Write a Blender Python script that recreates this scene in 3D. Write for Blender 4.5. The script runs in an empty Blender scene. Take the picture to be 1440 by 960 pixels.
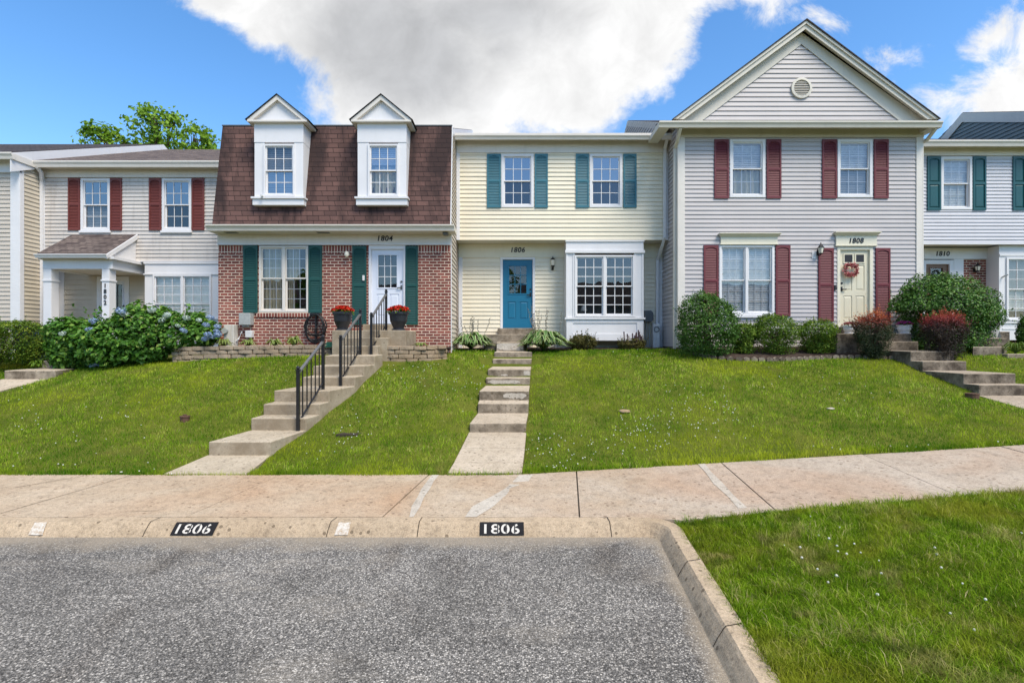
import bpy, bmesh, math, random
import numpy as np
from mathutils import Vector, Matrix, noise as mnoise

R = math.radians
random.seed(7)
rng = np.random.default_rng(11)
scene = bpy.context.scene
COL = scene.collection
FPX, CAMH = 720.0, 2.0


def PX(px, Y): return (px - 720.0) / FPX * Y
def PZ(py, Y): return CAMH - (py - 480.0) / FPX * Y


# ------------------------------------------------------------------ materials
class NT:
    """small helper round a node tree"""
    def __init__(self, name):
        self.m = bpy.data.materials.new(name)
        self.m.use_nodes = True
        self.t = self.m.node_tree
        self.t.nodes.clear()
        self.out = self.n('ShaderNodeOutputMaterial')

    def n(self, kind, **kw):
        nd = self.t.nodes.new(kind)
        for k, v in kw.items():
            if k in nd.inputs.keys() if isinstance(k, str) else False:
                nd.inputs[k].default_value = v
            else:
                setattr(nd, k, v)
        return nd

    def l(self, a, b): self.t.links.new(a, b)

    def val(self, nd, **kw):
        for k, v in kw.items():
            nd.inputs[k.replace('_', ' ')].default_value = v
        return nd


def c4(c): return (c[0], c[1], c[2], 1.0)


def srgb(r, g, b):
    def f(v):
        v /= 255.0
        return v / 12.92 if v <= 0.04045 else ((v + 0.055) / 1.055) ** 2.4
    return (f(r), f(g), f(b))


def sc(c, k): return tuple(min(1.0, max(0.0, v * k)) for v in c)


def mathn(N, op, a=None, b=None, c=None, clamp=False):
    nd = N.n('ShaderNodeMath')
    nd.operation = op
    nd.use_clamp = clamp
    for i, v in enumerate((a, b, c)):
        if v is None: continue
        if isinstance(v, (int, float)): nd.inputs[i].default_value = v
        else: N.l(v, nd.inputs[i])
    return nd.outputs[0]


def mixc(N, fac, a, b, mode='MIX'):
    nd = N.n('ShaderNodeMix')
    nd.data_type = 'RGBA'
    nd.blend_type = mode
    for i, v in ((0, fac), (6, a), (7, b)):
        if isinstance(v, (int, float)): nd.inputs[i].default_value = v
        elif isinstance(v, tuple): nd.inputs[i].default_value = c4(v)
        else: N.l(v, nd.inputs[i])
    return nd.outputs[2]


def ramp(N, src, stops, interp='LINEAR'):
    nd = N.n('ShaderNodeValToRGB')
    nd.color_ramp.interpolation = interp
    e = nd.color_ramp.elements
    while len(e) < len(stops): e.new(0.5)
    for i, (p, c) in enumerate(stops):
        e[i].position = p
        e[i].color = c4(c) if isinstance(c, tuple) else (c, c, c, 1)
    N.l(src, nd.inputs[0])
    return nd.outputs[0]


def noisen(N, vec, scale, detail=4, rough=0.55, dist=0.0):
    nd = N.n('ShaderNodeTexNoise')
    nd.inputs['Scale'].default_value = scale
    nd.inputs['Detail'].default_value = detail
    nd.inputs['Roughness'].default_value = rough
    nd.inputs['Distortion'].default_value = dist
    if vec is not None: N.l(vec, nd.inputs['Vector'])
    return nd.outputs[0]


def objco(N, scale=(1, 1, 1), rot=(0, 0, 0)):
    tc = N.n('ShaderNodeTexCoord')
    mp = N.n('ShaderNodeMapping')
    mp.inputs['Scale'].default_value = scale
    mp.inputs['Rotation'].default_value = rot
    N.l(tc.outputs['Object'], mp.inputs['Vector'])
    return mp.outputs[0]


def bumpn(N, h, strength=0.3, dist=0.01):
    b = N.n('ShaderNodeBump')
    b.inputs['Strength'].default_value = strength
    b.inputs['Distance'].default_value = dist
    N.l(h, b.inputs['Height'])
    return b.outputs[0]


def finish(N, col, rough=0.6, normal=None, spec=0.4, metal=0.0):
    p = N.n('ShaderNodeBsdfPrincipled')
    if isinstance(col, tuple): p.inputs['Base Color'].default_value = c4(col)
    else: N.l(col, p.inputs['Base Color'])
    if isinstance(rough, (int, float)): p.inputs['Roughness'].default_value = rough
    else: N.l(rough, p.inputs['Roughness'])
    p.inputs['Specular IOR Level'].default_value = spec
    p.inputs['Metallic'].default_value = metal
    if normal is not None: N.l(normal, p.inputs['Normal'])
    N.l(p.outputs[0], N.out.inputs[0])
    return N.m


def paint(name, col, rough=0.5, var=0.10, grime=0.18, gcol=None, spec=0.4, bump=0.05, metal=0.0):
    course = 'vinyl' in name
    """painted / vinyl surface: slight mottling, vertical weather streaks"""
    N = NT(name)
    v = objco(N)
    n1 = noisen(N, v, 1.6, 5, 0.6)
    vs = objco(N, (7.0, 7.0, 0.7))
    n2 = noisen(N, vs, 1.0, 4, 0.6)
    base = ramp(N, n1, [(0.3, sc(col, 1 - var)), (0.7, sc(col, 1 + var * 0.5))])
    g = gcol or sc(col, 0.55)
    f = ramp(N, n2, [(0.52, 0.0), (0.80, grime)])
    c = mixc(N, f, base, g)
    if course:   # boards fade unevenly, one panel length at a time
        cn = noisen(N, objco(N, (.35, .35, 8.0)), 1.0, 2, .5)
        c = mixc(N, 1.0, c, ramp(N, cn, [(.3, .93), (.7, 1.05)]), 'MULTIPLY')
    n3 = noisen(N, v, 60, 3)
    return finish(N, c, rough, bumpn(N, n3, bump, 0.004), spec, metal)


def plain(name, col, rough=0.5, spec=0.4, metal=0.0, var=0.12, scale=14):
    N = NT(name)
    n1 = noisen(N, objco(N), scale, 4)
    c = ramp(N, n1, [(0.3, sc(col, 1 - var)), (0.7, sc(col, 1 + var))])
    return finish(N, c, rough, bumpn(N, n1, 0.08, 0.004), spec, metal)


def brick_mat(name, vertical=False, w=0.205, h=0.078):
    N = NT(name)
    tc = N.n('ShaderNodeTexCoord')
    sp = N.n('ShaderNodeSeparateXYZ'); N.l(tc.outputs['Object'], sp.inputs[0])
    cb = N.n('ShaderNodeCombineXYZ')
    xy = mathn(N, 'ADD', sp.outputs[0], sp.outputs[1])
    if vertical: N.l(sp.outputs[2], cb.inputs[0]); N.l(xy, cb.inputs[1])
    else: N.l(xy, cb.inputs[0]); N.l(sp.outputs[2], cb.inputs[1])
    # small wobble so that courses are not ruled lines
    b = N.n('ShaderNodeTexBrick')
    b.offset = 0.5 if not vertical else 0.0
    b.inputs['Scale'].default_value = 1.0
    b.inputs['Brick Width'].default_value = w
    b.inputs['Row Height'].default_value = h
    b.inputs['Mortar Size'].default_value = 0.0095
    b.inputs['Mortar Smooth'].default_value = 0.2
    b.inputs['Bias'].default_value = -0.1
    b.inputs['Color1'].default_value = c4(srgb(150, 86, 74))
    b.inputs['Color2'].default_value = c4(srgb(104, 58, 54))
    b.inputs['Mortar'].default_value = c4(srgb(222, 200, 178))
    nz = noisen(N, tc.outputs['Object'], 9, 4)
    wob = N.n('ShaderNodeVectorMath'); wob.operation = 'MULTIPLY_ADD'
    nd = N.n('ShaderNodeTexNoise'); nd.inputs['Scale'].default_value = 6
    N.l(tc.outputs['Object'], nd.inputs['Vector'])
    N.l(nd.outputs['Color'], wob.inputs[0]); wob.inputs[1].default_value = (0.012, 0.008, 0)
    N.l(cb.outputs[0], wob.inputs[2])
    N.l(wob.outputs[0], b.inputs['Vector'])
    n1 = noisen(N, tc.outputs['Object'], 28, 5, 0.7)
    m = ramp(N, n1, [(0.25, 0.7), (0.75, 1.25)])
    c = mixc(N, 0.85, b.outputs['Color'], m, 'MULTIPLY')
    big = ramp(N, noisen(N, tc.outputs['Object'], 0.9, 3), [(0.3, 0.74), (0.7, 1.14)])
    c = mixc(N, 1.0, c, big, 'MULTIPLY')
    hgt = mathn(N, 'SUBTRACT', mathn(N, 'MULTIPLY', n1, 0.3), b.outputs['Fac'])
    return finish(N, c, 0.85, bumpn(N, hgt, 0.7, 0.008), 0.2)


def shingle_mat(name, c1, c2, dark, steep=True, stain=0.6):
    N = NT(name)
    tc = N.n('ShaderNodeTexCoord')
    sp = N.n('ShaderNodeSeparateXYZ'); N.l(tc.outputs['Object'], sp.inputs[0])
    cb = N.n('ShaderNodeCombineXYZ')
    if steep:
        N.l(mathn(N, 'ADD', sp.outputs[0], sp.outputs[1]), cb.inputs[0]); N.l(sp.outputs[2], cb.inputs[1])
    else:
        N.l(sp.outputs[0], cb.inputs[0]); N.l(sp.outputs[1], cb.inputs[1])
    wob = N.n('ShaderNodeVectorMath'); wob.operation = 'MULTIPLY_ADD'
    nd = N.n('ShaderNodeTexNoise'); nd.inputs['Scale'].default_value = 3
    N.l(tc.outputs['Object'], nd.inputs['Vector'])
    N.l(nd.outputs['Color'], wob.inputs[0]); wob.inputs[1].default_value = (0.06, 0.02, 0)
    N.l(cb.outputs[0], wob.inputs[2])
    b = N.n('ShaderNodeTexBrick')
    b.offset = 0.47; b.offset_frequency = 2
    b.inputs['Scale'].default_value = 1.0
    b.inputs['Brick Width'].default_value = 0.31 if steep else .20
    b.inputs['Row Height'].default_value = 0.137 if steep else .105
    b.inputs['Mortar Size'].default_value = 0.008
    b.inputs['Mortar Smooth'].default_value = 0.3
    b.inputs['Color1'].default_value = c4(c1)
    b.inputs['Color2'].default_value = c4(c2)
    b.inputs['Mortar'].default_value = c4(dark)
    N.l(wob.outputs[0], b.inputs['Vector'])
    gr = ramp(N, noisen(N, tc.outputs['Object'], 140, 3, 0.8), [(0.3, 0.6), (0.7, 1.4)])
    c = mixc(N, 0.8, b.outputs['Color'], gr, 'MULTIPLY')
    st = N.n('ShaderNodeMapping'); st.inputs['Scale'].default_value = (1.5, 1.5, 0.26)
    N.l(tc.outputs['Object'], st.inputs['Vector'])
    sn = ramp(N, noisen(N, st.outputs[0], 1.1, 5, 0.6, 0.6), [(0.44, 0.0), (0.62, stain)])
    c = mixc(N, sn, c, sc(dark, 1.15))
    # tapered course: ramps inside every row for a real overlap look in the bump
    row = mathn(N, 'FRACT', mathn(N, 'DIVIDE', sp.outputs[2] if steep else sp.outputs[1], 0.137 if steep else .105))
    hgt = mathn(N, 'SUBTRACT', mathn(N, 'SUBTRACT', 1.0, row), b.outputs['Fac'])
    return finish(N, c, 0.9, bumpn(N, hgt, 0.6, 0.012), 0.15)


def concrete_mat(name, col, col2, stain, stainamt=0.5, speck=0.5, rough=0.9, riser=None, grey_right=None):
    N = NT(name)
    v = objco(N)
    n1 = noisen(N, v, 1.1, 6, 0.65)
    n2 = noisen(N, v, 0.5, 4, 0.55, 0.8)
    n3 = noisen(N, v, 90, 4, 0.8)
    vo = N.n('ShaderNodeTexVoronoi'); vo.inputs['Scale'].default_value = 55; N.l(v, vo.inputs['Vector'])
    c = ramp(N, n1, [(0.3, col), (0.72, col2)])
    c = mixc(N, ramp(N, n2, [(0.45, 0.0), (0.75, stainamt)]), c, stain)
    c = mixc(N, speck, c, ramp(N, n3, [(0.25, 0.45), (0.5, 1.0), (0.78, 1.5)]), 'MULTIPLY')
    c = mixc(N, 1.0, c, ramp(N, noisen(N, v, 7.5, 5, 0.7), [(0.28, 0.74), (0.5, 1.0), (0.72, 1.10)]), 'MULTIPLY')
    c = mixc(N, .9, c, ramp(N, noisen(N, v, 30, 4, 0.75), [(0.28, 0.62), (0.46, 1.0), (0.74, 1.12)]), 'MULTIPLY')
    if grey_right is not None:
        sx = N.n('ShaderNodeSeparateXYZ'); N.l(v, sx.inputs[0])
        fx = mathn(N, 'ADD', mathn(N, 'MULTIPLY', sx.outputs[0], .16), mathn(N, 'MULTIPLY', n1, 1.0))
        c = mixc(N, ramp(N, fx, [(.35, 0.0), (.95, .75)]), c, mixc(N, 1.0, c, grey_right, 'MULTIPLY'))
    vp = N.n('ShaderNodeTexVoronoi'); vp.inputs['Scale'].default_value = 11; N.l(v, vp.inputs['Vector'])
    vs_ = N.n('ShaderNodeSeparateColor'); N.l(vp.outputs['Color'], vs_.inputs[0])
    spot = mathn(N, 'MULTIPLY', mathn(N, 'LESS_THAN', vp.outputs['Distance'], .20), mathn(N, 'GREATER_THAN', vs_.outputs[0], .62))
    c = mixc(N, mathn(N, 'MULTIPLY', spot, .7), c, sc(stain, .35))
    pit = ramp(N, vo.outputs['Distance'], [(0.05, 0.55), (0.16, 1.0)])
    pm = ramp(N, noisen(N, v, 2.2, 3), [(0.5, 0.0), (0.62, 0.8)])
    c = mixc(N, pm, c, mixc(N, 1.0, c, pit, 'MULTIPLY'))
    if riser is not None:      # upright faces darkened in colour: worn, stained rendering plus painted riser shade
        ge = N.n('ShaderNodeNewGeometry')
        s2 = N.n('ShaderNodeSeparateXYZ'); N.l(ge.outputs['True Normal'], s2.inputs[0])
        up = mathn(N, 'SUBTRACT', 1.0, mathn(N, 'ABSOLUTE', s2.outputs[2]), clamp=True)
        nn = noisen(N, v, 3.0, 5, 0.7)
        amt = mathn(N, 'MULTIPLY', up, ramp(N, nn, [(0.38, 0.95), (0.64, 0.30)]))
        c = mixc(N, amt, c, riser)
    h = mathn(N, 'ADD', n3, mathn(N, 'MULTIPLY', vo.outputs['Distance'], 0.6))
    return finish(N, c, rough, bumpn(N, h, 0.35, 0.006), 0.2)


def asphalt_mat():
    N = NT('asphalt')
    v = objco(N)
    vo = N.n('ShaderNodeTexVoronoi'); vo.inputs['Scale'].default_value = 84; N.l(v, vo.inputs['Vector'])
    vo2 = N.n('ShaderNodeTexVoronoi'); vo2.inputs['Scale'].default_value = 150; N.l(v, vo2.inputs['Vector'])
    cellsep = N.n('ShaderNodeSeparateColor'); N.l(vo.outputs['Color'], cellsep.inputs[0])
    stone = ramp(N, cellsep.outputs[0], [(0.0, (0.055, 0.051, 0.047)), (0.40, (0.115, 0.107, 0.098)), (0.66, (0.24, 0.222, 0.20)), (0.84, (0.42, 0.39, 0.35)), (1.0, (0.62, 0.58, 0.52))])
    gap = ramp(N, vo.outputs['Distance'], [(0.30, 1.0), (0.62, 0.28)])
    c = mixc(N, 1.0, stone, gap, 'MULTIPLY')
    fs = N.n('ShaderNodeSeparateColor'); N.l(vo2.outputs['Color'], fs.inputs[0])
    c = mixc(N, 0.28, c, ramp(N, fs.outputs[1], [(0.2, (0.04, 0.039, 0.037)), (0.9, (0.42, 0.40, 0.37))]))
    pm = ramp(N, noisen(N, v, 0.7, 5, 0.62, 0.8), [(0.34, 0.82), (0.52, 1.18), (0.7, 1.36)])
    st_ = ramp(N, noisen(N, objco(N, (1, .45, 1)), 1.5, 4, .6, .6), [(.56, 0.0), (.70, .55)])
    c = mixc(N, st_, c, mixc(N, 1.0, c, (.55, .50, .46), 'MULTIPLY'))
    du_ = ramp(N, noisen(N, objco(N, (.5, 1.2, 1)), 1.1, 5, .65, .5), [(.55, 0.0), (.72, .40)])
    c = mixc(N, du_, c, (.34, .30, .245))
    c = mixc(N, 1.0, c, pm, 'MULTIPLY')
    # sandy dirt washed up along the kerb
    sp = N.n('ShaderNodeSeparateXYZ'); N.l(v, sp.inputs[0])
    d1 = mathn(N, 'SUBTRACT', 5.26, sp.outputs[1])
    nn = noisen(N, v, 1.3, 5, 0.7)
    e = mathn(N, 'SUBTRACT', mathn(N, 'MULTIPLY', nn, 0.95), d1)
    e = ramp(N, e, [(0.10, 0.0), (0.42, 0.75)])
    d2 = mathn(N, 'SUBTRACT', mathn(N, 'ADD', mathn(N, 'MULTIPLY', sp.outputs[1], 0.0925), 1.0045), sp.outputs[0])
    e2 = ramp(N, mathn(N, 'SUBTRACT', mathn(N, 'MULTIPLY', nn, 0.40), d2), [(0.05, 0.0), (0.2, 0.8)])
    ee = mathn(N, 'MAXIMUM', e, e2)
    sand = ramp(N, noisen(N, v, 130, 3, 0.8), [(0.3, (0.16, 0.13, 0.095)), (0.7, (0.42, 0.36, 0.28))])
    c = mixc(N, ee, c, sand)
    h = mathn(N, 'SUBTRACT', 1.0, vo.outputs['Distance'])
    return finish(N, c, 0.9, bumpn(N, h, 0.55, 0.008), 0.25)


def ground_mat(name, a, b, scale=2.0, fine=60):
    N = NT(name)
    v = objco(N)
    c = ramp(N, noisen(N, v, scale, 6, 0.65), [(0.3, a), (0.7, b)])
    c = mixc(N, 0.7, c, ramp(N, noisen(N, v, fine, 3, 0.8), [(0.3, 0.45), (0.7, 1.5)]), 'MULTIPLY')
    return finish(N, c, 0.95, bumpn(N, noisen(N, v, fine, 3), 0.6, 0.02), 0.1)


def leaf_mat(name, stops, trans=0.3, rough=0.5, spec=0.35, k=1.0, patch=None, tint=None):
    """foliage: colour from the per-leaf 'tone' attribute, a share of light passes through"""
    N = NT(name)
    at = N.n('ShaderNodeAttribute'); at.attribute_name = 'tone'
    c = ramp(N, at.outputs['Fac'], stops)
    if patch:   # (scale, colour, amount): dry or yellow areas of a lawn
        for (s, pc, lo, hi, am) in patch:
            n = noisen(N, objco(N), s, 4, 0.6, 0.5)
            c = mixc(N, ramp(N, n, [(lo, 0.0), (hi, am)]), c, pc)
    p = N.n('ShaderNodeBsdfPrincipled')
    N.l(c, p.inputs['Base Color'])
    p.inputs['Roughness'].default_value = rough
    p.inputs['Specular IOR Level'].default_value = spec * .38
    tr = N.n('ShaderNodeBsdfTranslucent')
    N.l(mixc(N, 1.0, c, (1.0, 1.0, 0.55), 'MULTIPLY'), tr.inputs[0])
    mx = N.n('ShaderNodeMixShader'); mx.inputs[0].default_value = trans
    N.l(p.outputs[0], mx.inputs[1]); N.l(tr.outputs[0], mx.inputs[2])
    N.l(mx.outputs[0], N.out.inputs[0])
    return N.m


def glass_mat(name, refl=0.28, tint=(0.75, 0.8, 0.85)):
    N = NT(name)
    t = N.n('ShaderNodeBsdfTransparent'); t.inputs[0].default_value = c4(tint)
    g = N.n('ShaderNodeBsdfGlossy'); g.inputs['Roughness'].default_value = 0.015
    g.inputs['Color'].default_value = (0.95, 0.97, 1, 1)
    bn = bumpn(N, noisen(N, objco(N), 1.7, 2), 0.10, 0.02)
    N.l(bn, g.inputs['Normal'])
    lw = N.n('ShaderNodeLayerWeight'); lw.inputs['Blend'].default_value = 0.25
    f = mathn(N, 'ADD', mathn(N, 'MULTIPLY', lw.outputs['Fresnel'], 0.5), refl, clamp=True)
    mx = N.n('ShaderNodeMixShader')
    N.l(f, mx.inputs[0]); N.l(t.outputs[0], mx.inputs[1]); N.l(g.outputs[0], mx.inputs[2])
    N.l(mx.outputs[0], N.out.inputs[0])
    return N.m


M = {}
M['white'] = paint('white_trim_paint', (0.69, 0.68, 0.685), 0.45, 0.05, 0.12, (0.48, 0.46, 0.42))
M['offwhite'] = paint('aged_white_trim_paint', (0.66, 0.615, 0.555), 0.5, 0.06, 0.2, (0.40, 0.37, 0.31))
M['beige_trim'] = paint('beige_trim_paint', (0.60, 0.56, 0.48), 0.5, 0.06, 0.18, (0.36, 0.32, 0.25))
M['cream_trim'] = paint('cream_trim_paint', (0.70, 0.655, 0.52), 0.5, 0.05, 0.15, (0.45, 0.40, 0.3))
M['cream_siding'] = paint('cream_vinyl', (0.76, 0.685, 0.53), 0.5, 0.05, 0.12, (0.52, 0.46, 0.32))
M['grey_siding'] = paint('grey_vinyl', (0.455, 0.425, 0.42), 0.5, 0.05, 0.12, (0.30, 0.28, 0.27))
M['lightgrey_siding'] = paint('weathered_white_vinyl', (0.56, 0.515, 0.47), 0.55, 0.10, 0.5, (0.27, 0.235, 0.20))
M['beige_siding'] = paint('beige_vinyl', (0.54, 0.475, 0.375), 0.5, 0.06, 0.15)
M['tan_siding'] = paint('tan_vinyl', (0.53, 0.47, 0.395), 0.5, 0.06, 0.15)
M['bluewhite_siding'] = paint('pale_blue_white_vinyl', (0.54, 0.535, 0.565), 0.5, 0.05, 0.12)
M['darkgreen_siding'] = paint('dark_green_vinyl', (0.20, 0.235, 0.235), 0.6, 0.08, 0.15)
M['shutter_red'] = paint('red_brown_shutter_paint', (0.150, 0.034, 0.026), 0.5, 0.12, 0.2, (0.22, 0.09, 0.07))
M['shutter_green'] = paint('dark_green_shutter_paint', (0.010, 0.066, 0.056), 0.5, 0.12, 0.2, (0.03, 0.10, 0.09))
M['shutter_teal'] = paint('teal_shutter_paint', (0.036, 0.150, 0.195), 0.5, 0.12, 0.2, (0.08, 0.20, 0.24))
M['shutter_burgundy'] = paint('burgundy_shutter_paint', (0.135, 0.024, 0.032), 0.6, 0.12, 0.2, (0.20, 0.07, 0.08))
M['shutter_darkteal'] = paint('dark_teal_shutter_paint', (0.010, 0.078, 0.088), 0.4, 0.1, 0.15)
M['door_blue'] = paint('blue_door_paint', (0.012, 0.135, 0.240), 0.35, 0.06, 0.08)
M['door_white'] = paint('white_door_paint', (0.66, 0.69, 0.76), 0.4, 0.04, 0.06)
M['door_cream'] = paint('cream_door_paint', (0.66, 0.61, 0.46), 0.4, 0.05, 0.08)
M['door_wood'] = paint('brown_wood_door', (0.16, 0.075, 0.035), 0.4, 0.2, 0.3)
M['brick'] = brick_mat('red_brick')
M['brick_soldier'] = brick_mat('red_brick_soldier_course', True)
M['mansard'] = shingle_mat('brown_mansard_shingle', srgb(106, 80, 74), srgb(84, 64, 60), srgb(44, 36, 36), True, 0.85)
M['roof'] = shingle_mat('grey_brown_roof_shingle', srgb(118, 106, 100), srgb(82, 72, 70), srgb(45, 40, 42), False, 0.3)
M['roof_dark'] = shingle_mat('dark_roof_shingle', srgb(80, 74, 74), srgb(58, 54, 56), srgb(34, 32, 34), False, 0.3)
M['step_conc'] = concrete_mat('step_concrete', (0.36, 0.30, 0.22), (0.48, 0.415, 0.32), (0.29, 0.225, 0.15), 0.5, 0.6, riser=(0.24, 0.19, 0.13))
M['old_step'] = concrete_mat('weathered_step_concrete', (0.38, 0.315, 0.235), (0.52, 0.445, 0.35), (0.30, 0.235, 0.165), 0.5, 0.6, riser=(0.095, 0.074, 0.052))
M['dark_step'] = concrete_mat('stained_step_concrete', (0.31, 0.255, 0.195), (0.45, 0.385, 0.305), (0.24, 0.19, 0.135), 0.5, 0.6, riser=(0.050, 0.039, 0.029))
M['sidewalk'] = concrete_mat('sidewalk_concrete', (0.365, 0.28, 0.195), (0.47, 0.38, 0.28), (0.40, 0.255, 0.155), 0.75, 0.9, grey_right=(.93, 1.0, 1.14))
M['kerb'] = concrete_mat('kerb_concrete', (0.36, 0.275, 0.185), (0.46, 0.365, 0.26), (0.29, 0.215, 0.14), 0.55, 0.85)
M['patch'] = concrete_mat('pale_mortar_repair', (0.40, 0.355, 0.295), (0.52, 0.475, 0.41), (0.34, 0.27, 0.20), 0.5, 0.6)
M['stone'] = concrete_mat('retaining_stone', (0.22, 0.17, 0.12), (0.40, 0.325, 0.245), (0.34, 0.23, 0.12), 0.6, 0.7)
M['foundation'] = concrete_mat('foundation_block', (0.22, 0.18, 0.15), (0.32, 0.27, 0.23), (0.12, 0.085, 0.06), 0.7, 0.6)
M['asphalt'] = asphalt_mat()
M['soil'] = ground_mat('lawn_soil', (0.060, 0.085, 0.008), (0.120, 0.130, 0.020), 1.2, 45)
M['mulch'] = ground_mat('brown_mulch', (0.030, 0.021, 0.017), (0.085, 0.062, 0.050), 9, 34)
M['farground'] = ground_mat('distant_ground', (0.05, 0.08, 0.02), (0.09, 0.11, 0.035), 0.2, 8)
M['joint'] = plain('dark_joint_dirt', (0.055, 0.045, 0.035), 0.95, 0.1)
M['black_metal'] = plain('black_painted_iron', (0.012, 0.012, 0.014), 0.35, 0.5, 0.0, 0.3)
M['rail_top'] = plain('worn_grey_handrail', (0.20, 0.195, 0.19), 0.35, 0.5, 0.5, 0.2)
M['black'] = plain('black_paint', (0.016, 0.016, 0.02), 0.55)
M['black_plastic'] = plain('black_plastic_pot', (0.014, 0.016, 0.022), 0.4, 0.5)
M['white_pot'] = plain('white_pot_glaze', (0.66, 0.66, 0.66), 0.35)
M['road_white'] = plain('worn_white_paint', (0.55, 0.52, 0.47), 0.8, 0.2, 0, 0.35, 22)
def worn_paint(name, col, under, lo, hi):
    N = NT(name)
    v = objco(N)
    f = ramp(N, noisen(N, v, 26, 5, .75), [(lo, 0.0), (hi, 1.0)])
    c = mixc(N, f, under, ramp(N, noisen(N, v, 70, 3, .8), [(.3, sc(col, .8)), (.7, sc(col, 1.1))]))
    return finish(N, c, .85, None, .2)


M['road_white'] = worn_paint('worn_white_paint', (.60, .57, .52), (.06, .055, .05), .22, .36)
M['bay_white'] = worn_paint('worn_bay_mark_paint', (.60, .56, .50), (.38, .29, .20), .36, .56)
M['stencil_black'] = worn_paint('worn_black_paint', (.016, .016, .018), (.20, .15, .10), .20, .36)
M['grey_box'] = plain('grey_meter_box', (0.36, 0.37, 0.35), 0.5, 0.4, 0.1)
M['dark_grey'] = plain('dark_grey_metal', (0.10, 0.11, 0.115), 0.5)
M['white_metal'] = plain('white_metal', (0.62, 0.62, 0.60), 0.45)
M['rust_white'] = paint('stained_white_pedestal', (0.58, 0.55, 0.48), 0.6, 0.15, 0.75, (0.34, 0.19, 0.075))
M['interior'] = plain('dark_room', (0.055, 0.052, 0.05), 0.9, 0.1)
M['blind'] = plain('white_blind_slats', (0.80, 0.79, 0.76), 0.6)
M['blind_dim'] = plain('grey_blind_slats', (0.30, 0.31, 0.31), 0.6)
M['curtain'] = plain('cream_curtain', (0.60, 0.54, 0.38), 0.8)
M['glass'] = glass_mat('window_glass', 0.10, (.86, .88, .9))
M['glass_blue'] = glass_mat('upper_window_glass', 0.27, (.7,.75,.85))
M['glass_low'] = glass_mat('clear_window_glass', 0.07, (0.86, 0.88, 0.88))
M['lamp_glass'] = plain('frosted_lamp_glass', (0.75, 0.70, 0.58), 0.2)
M['hose_dark'] = plain('dark_rubber_hose', (0.014, 0.013, 0.013), 0.5)
M['hose_green'] = plain('green_rubber_hose', (0.02, 0.12, 0.075), 0.5)
M['blue_bin'] = plain('blue_plastic_bin', (0.02, 0.045, 0.12), 0.45)
M['brown_cap'] = plain('rusty_brown_cap', (0.10, 0.05, 0.032), 0.7)
M['grey_stone'] = plain('pale_field_stone', (0.30, 0.215, 0.125), 0.9)
M['bark'] = plain('brown_bark', (0.085, 0.06, 0.042), 0.9, 0.1, 0, 0.4)
M['stem'] = plain('green_stem', (0.10, 0.13, 0.05), 0.7)
M['tag_number'] = plain('black_house_number', (0.010, 0.010, 0.012), 0.4)


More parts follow.
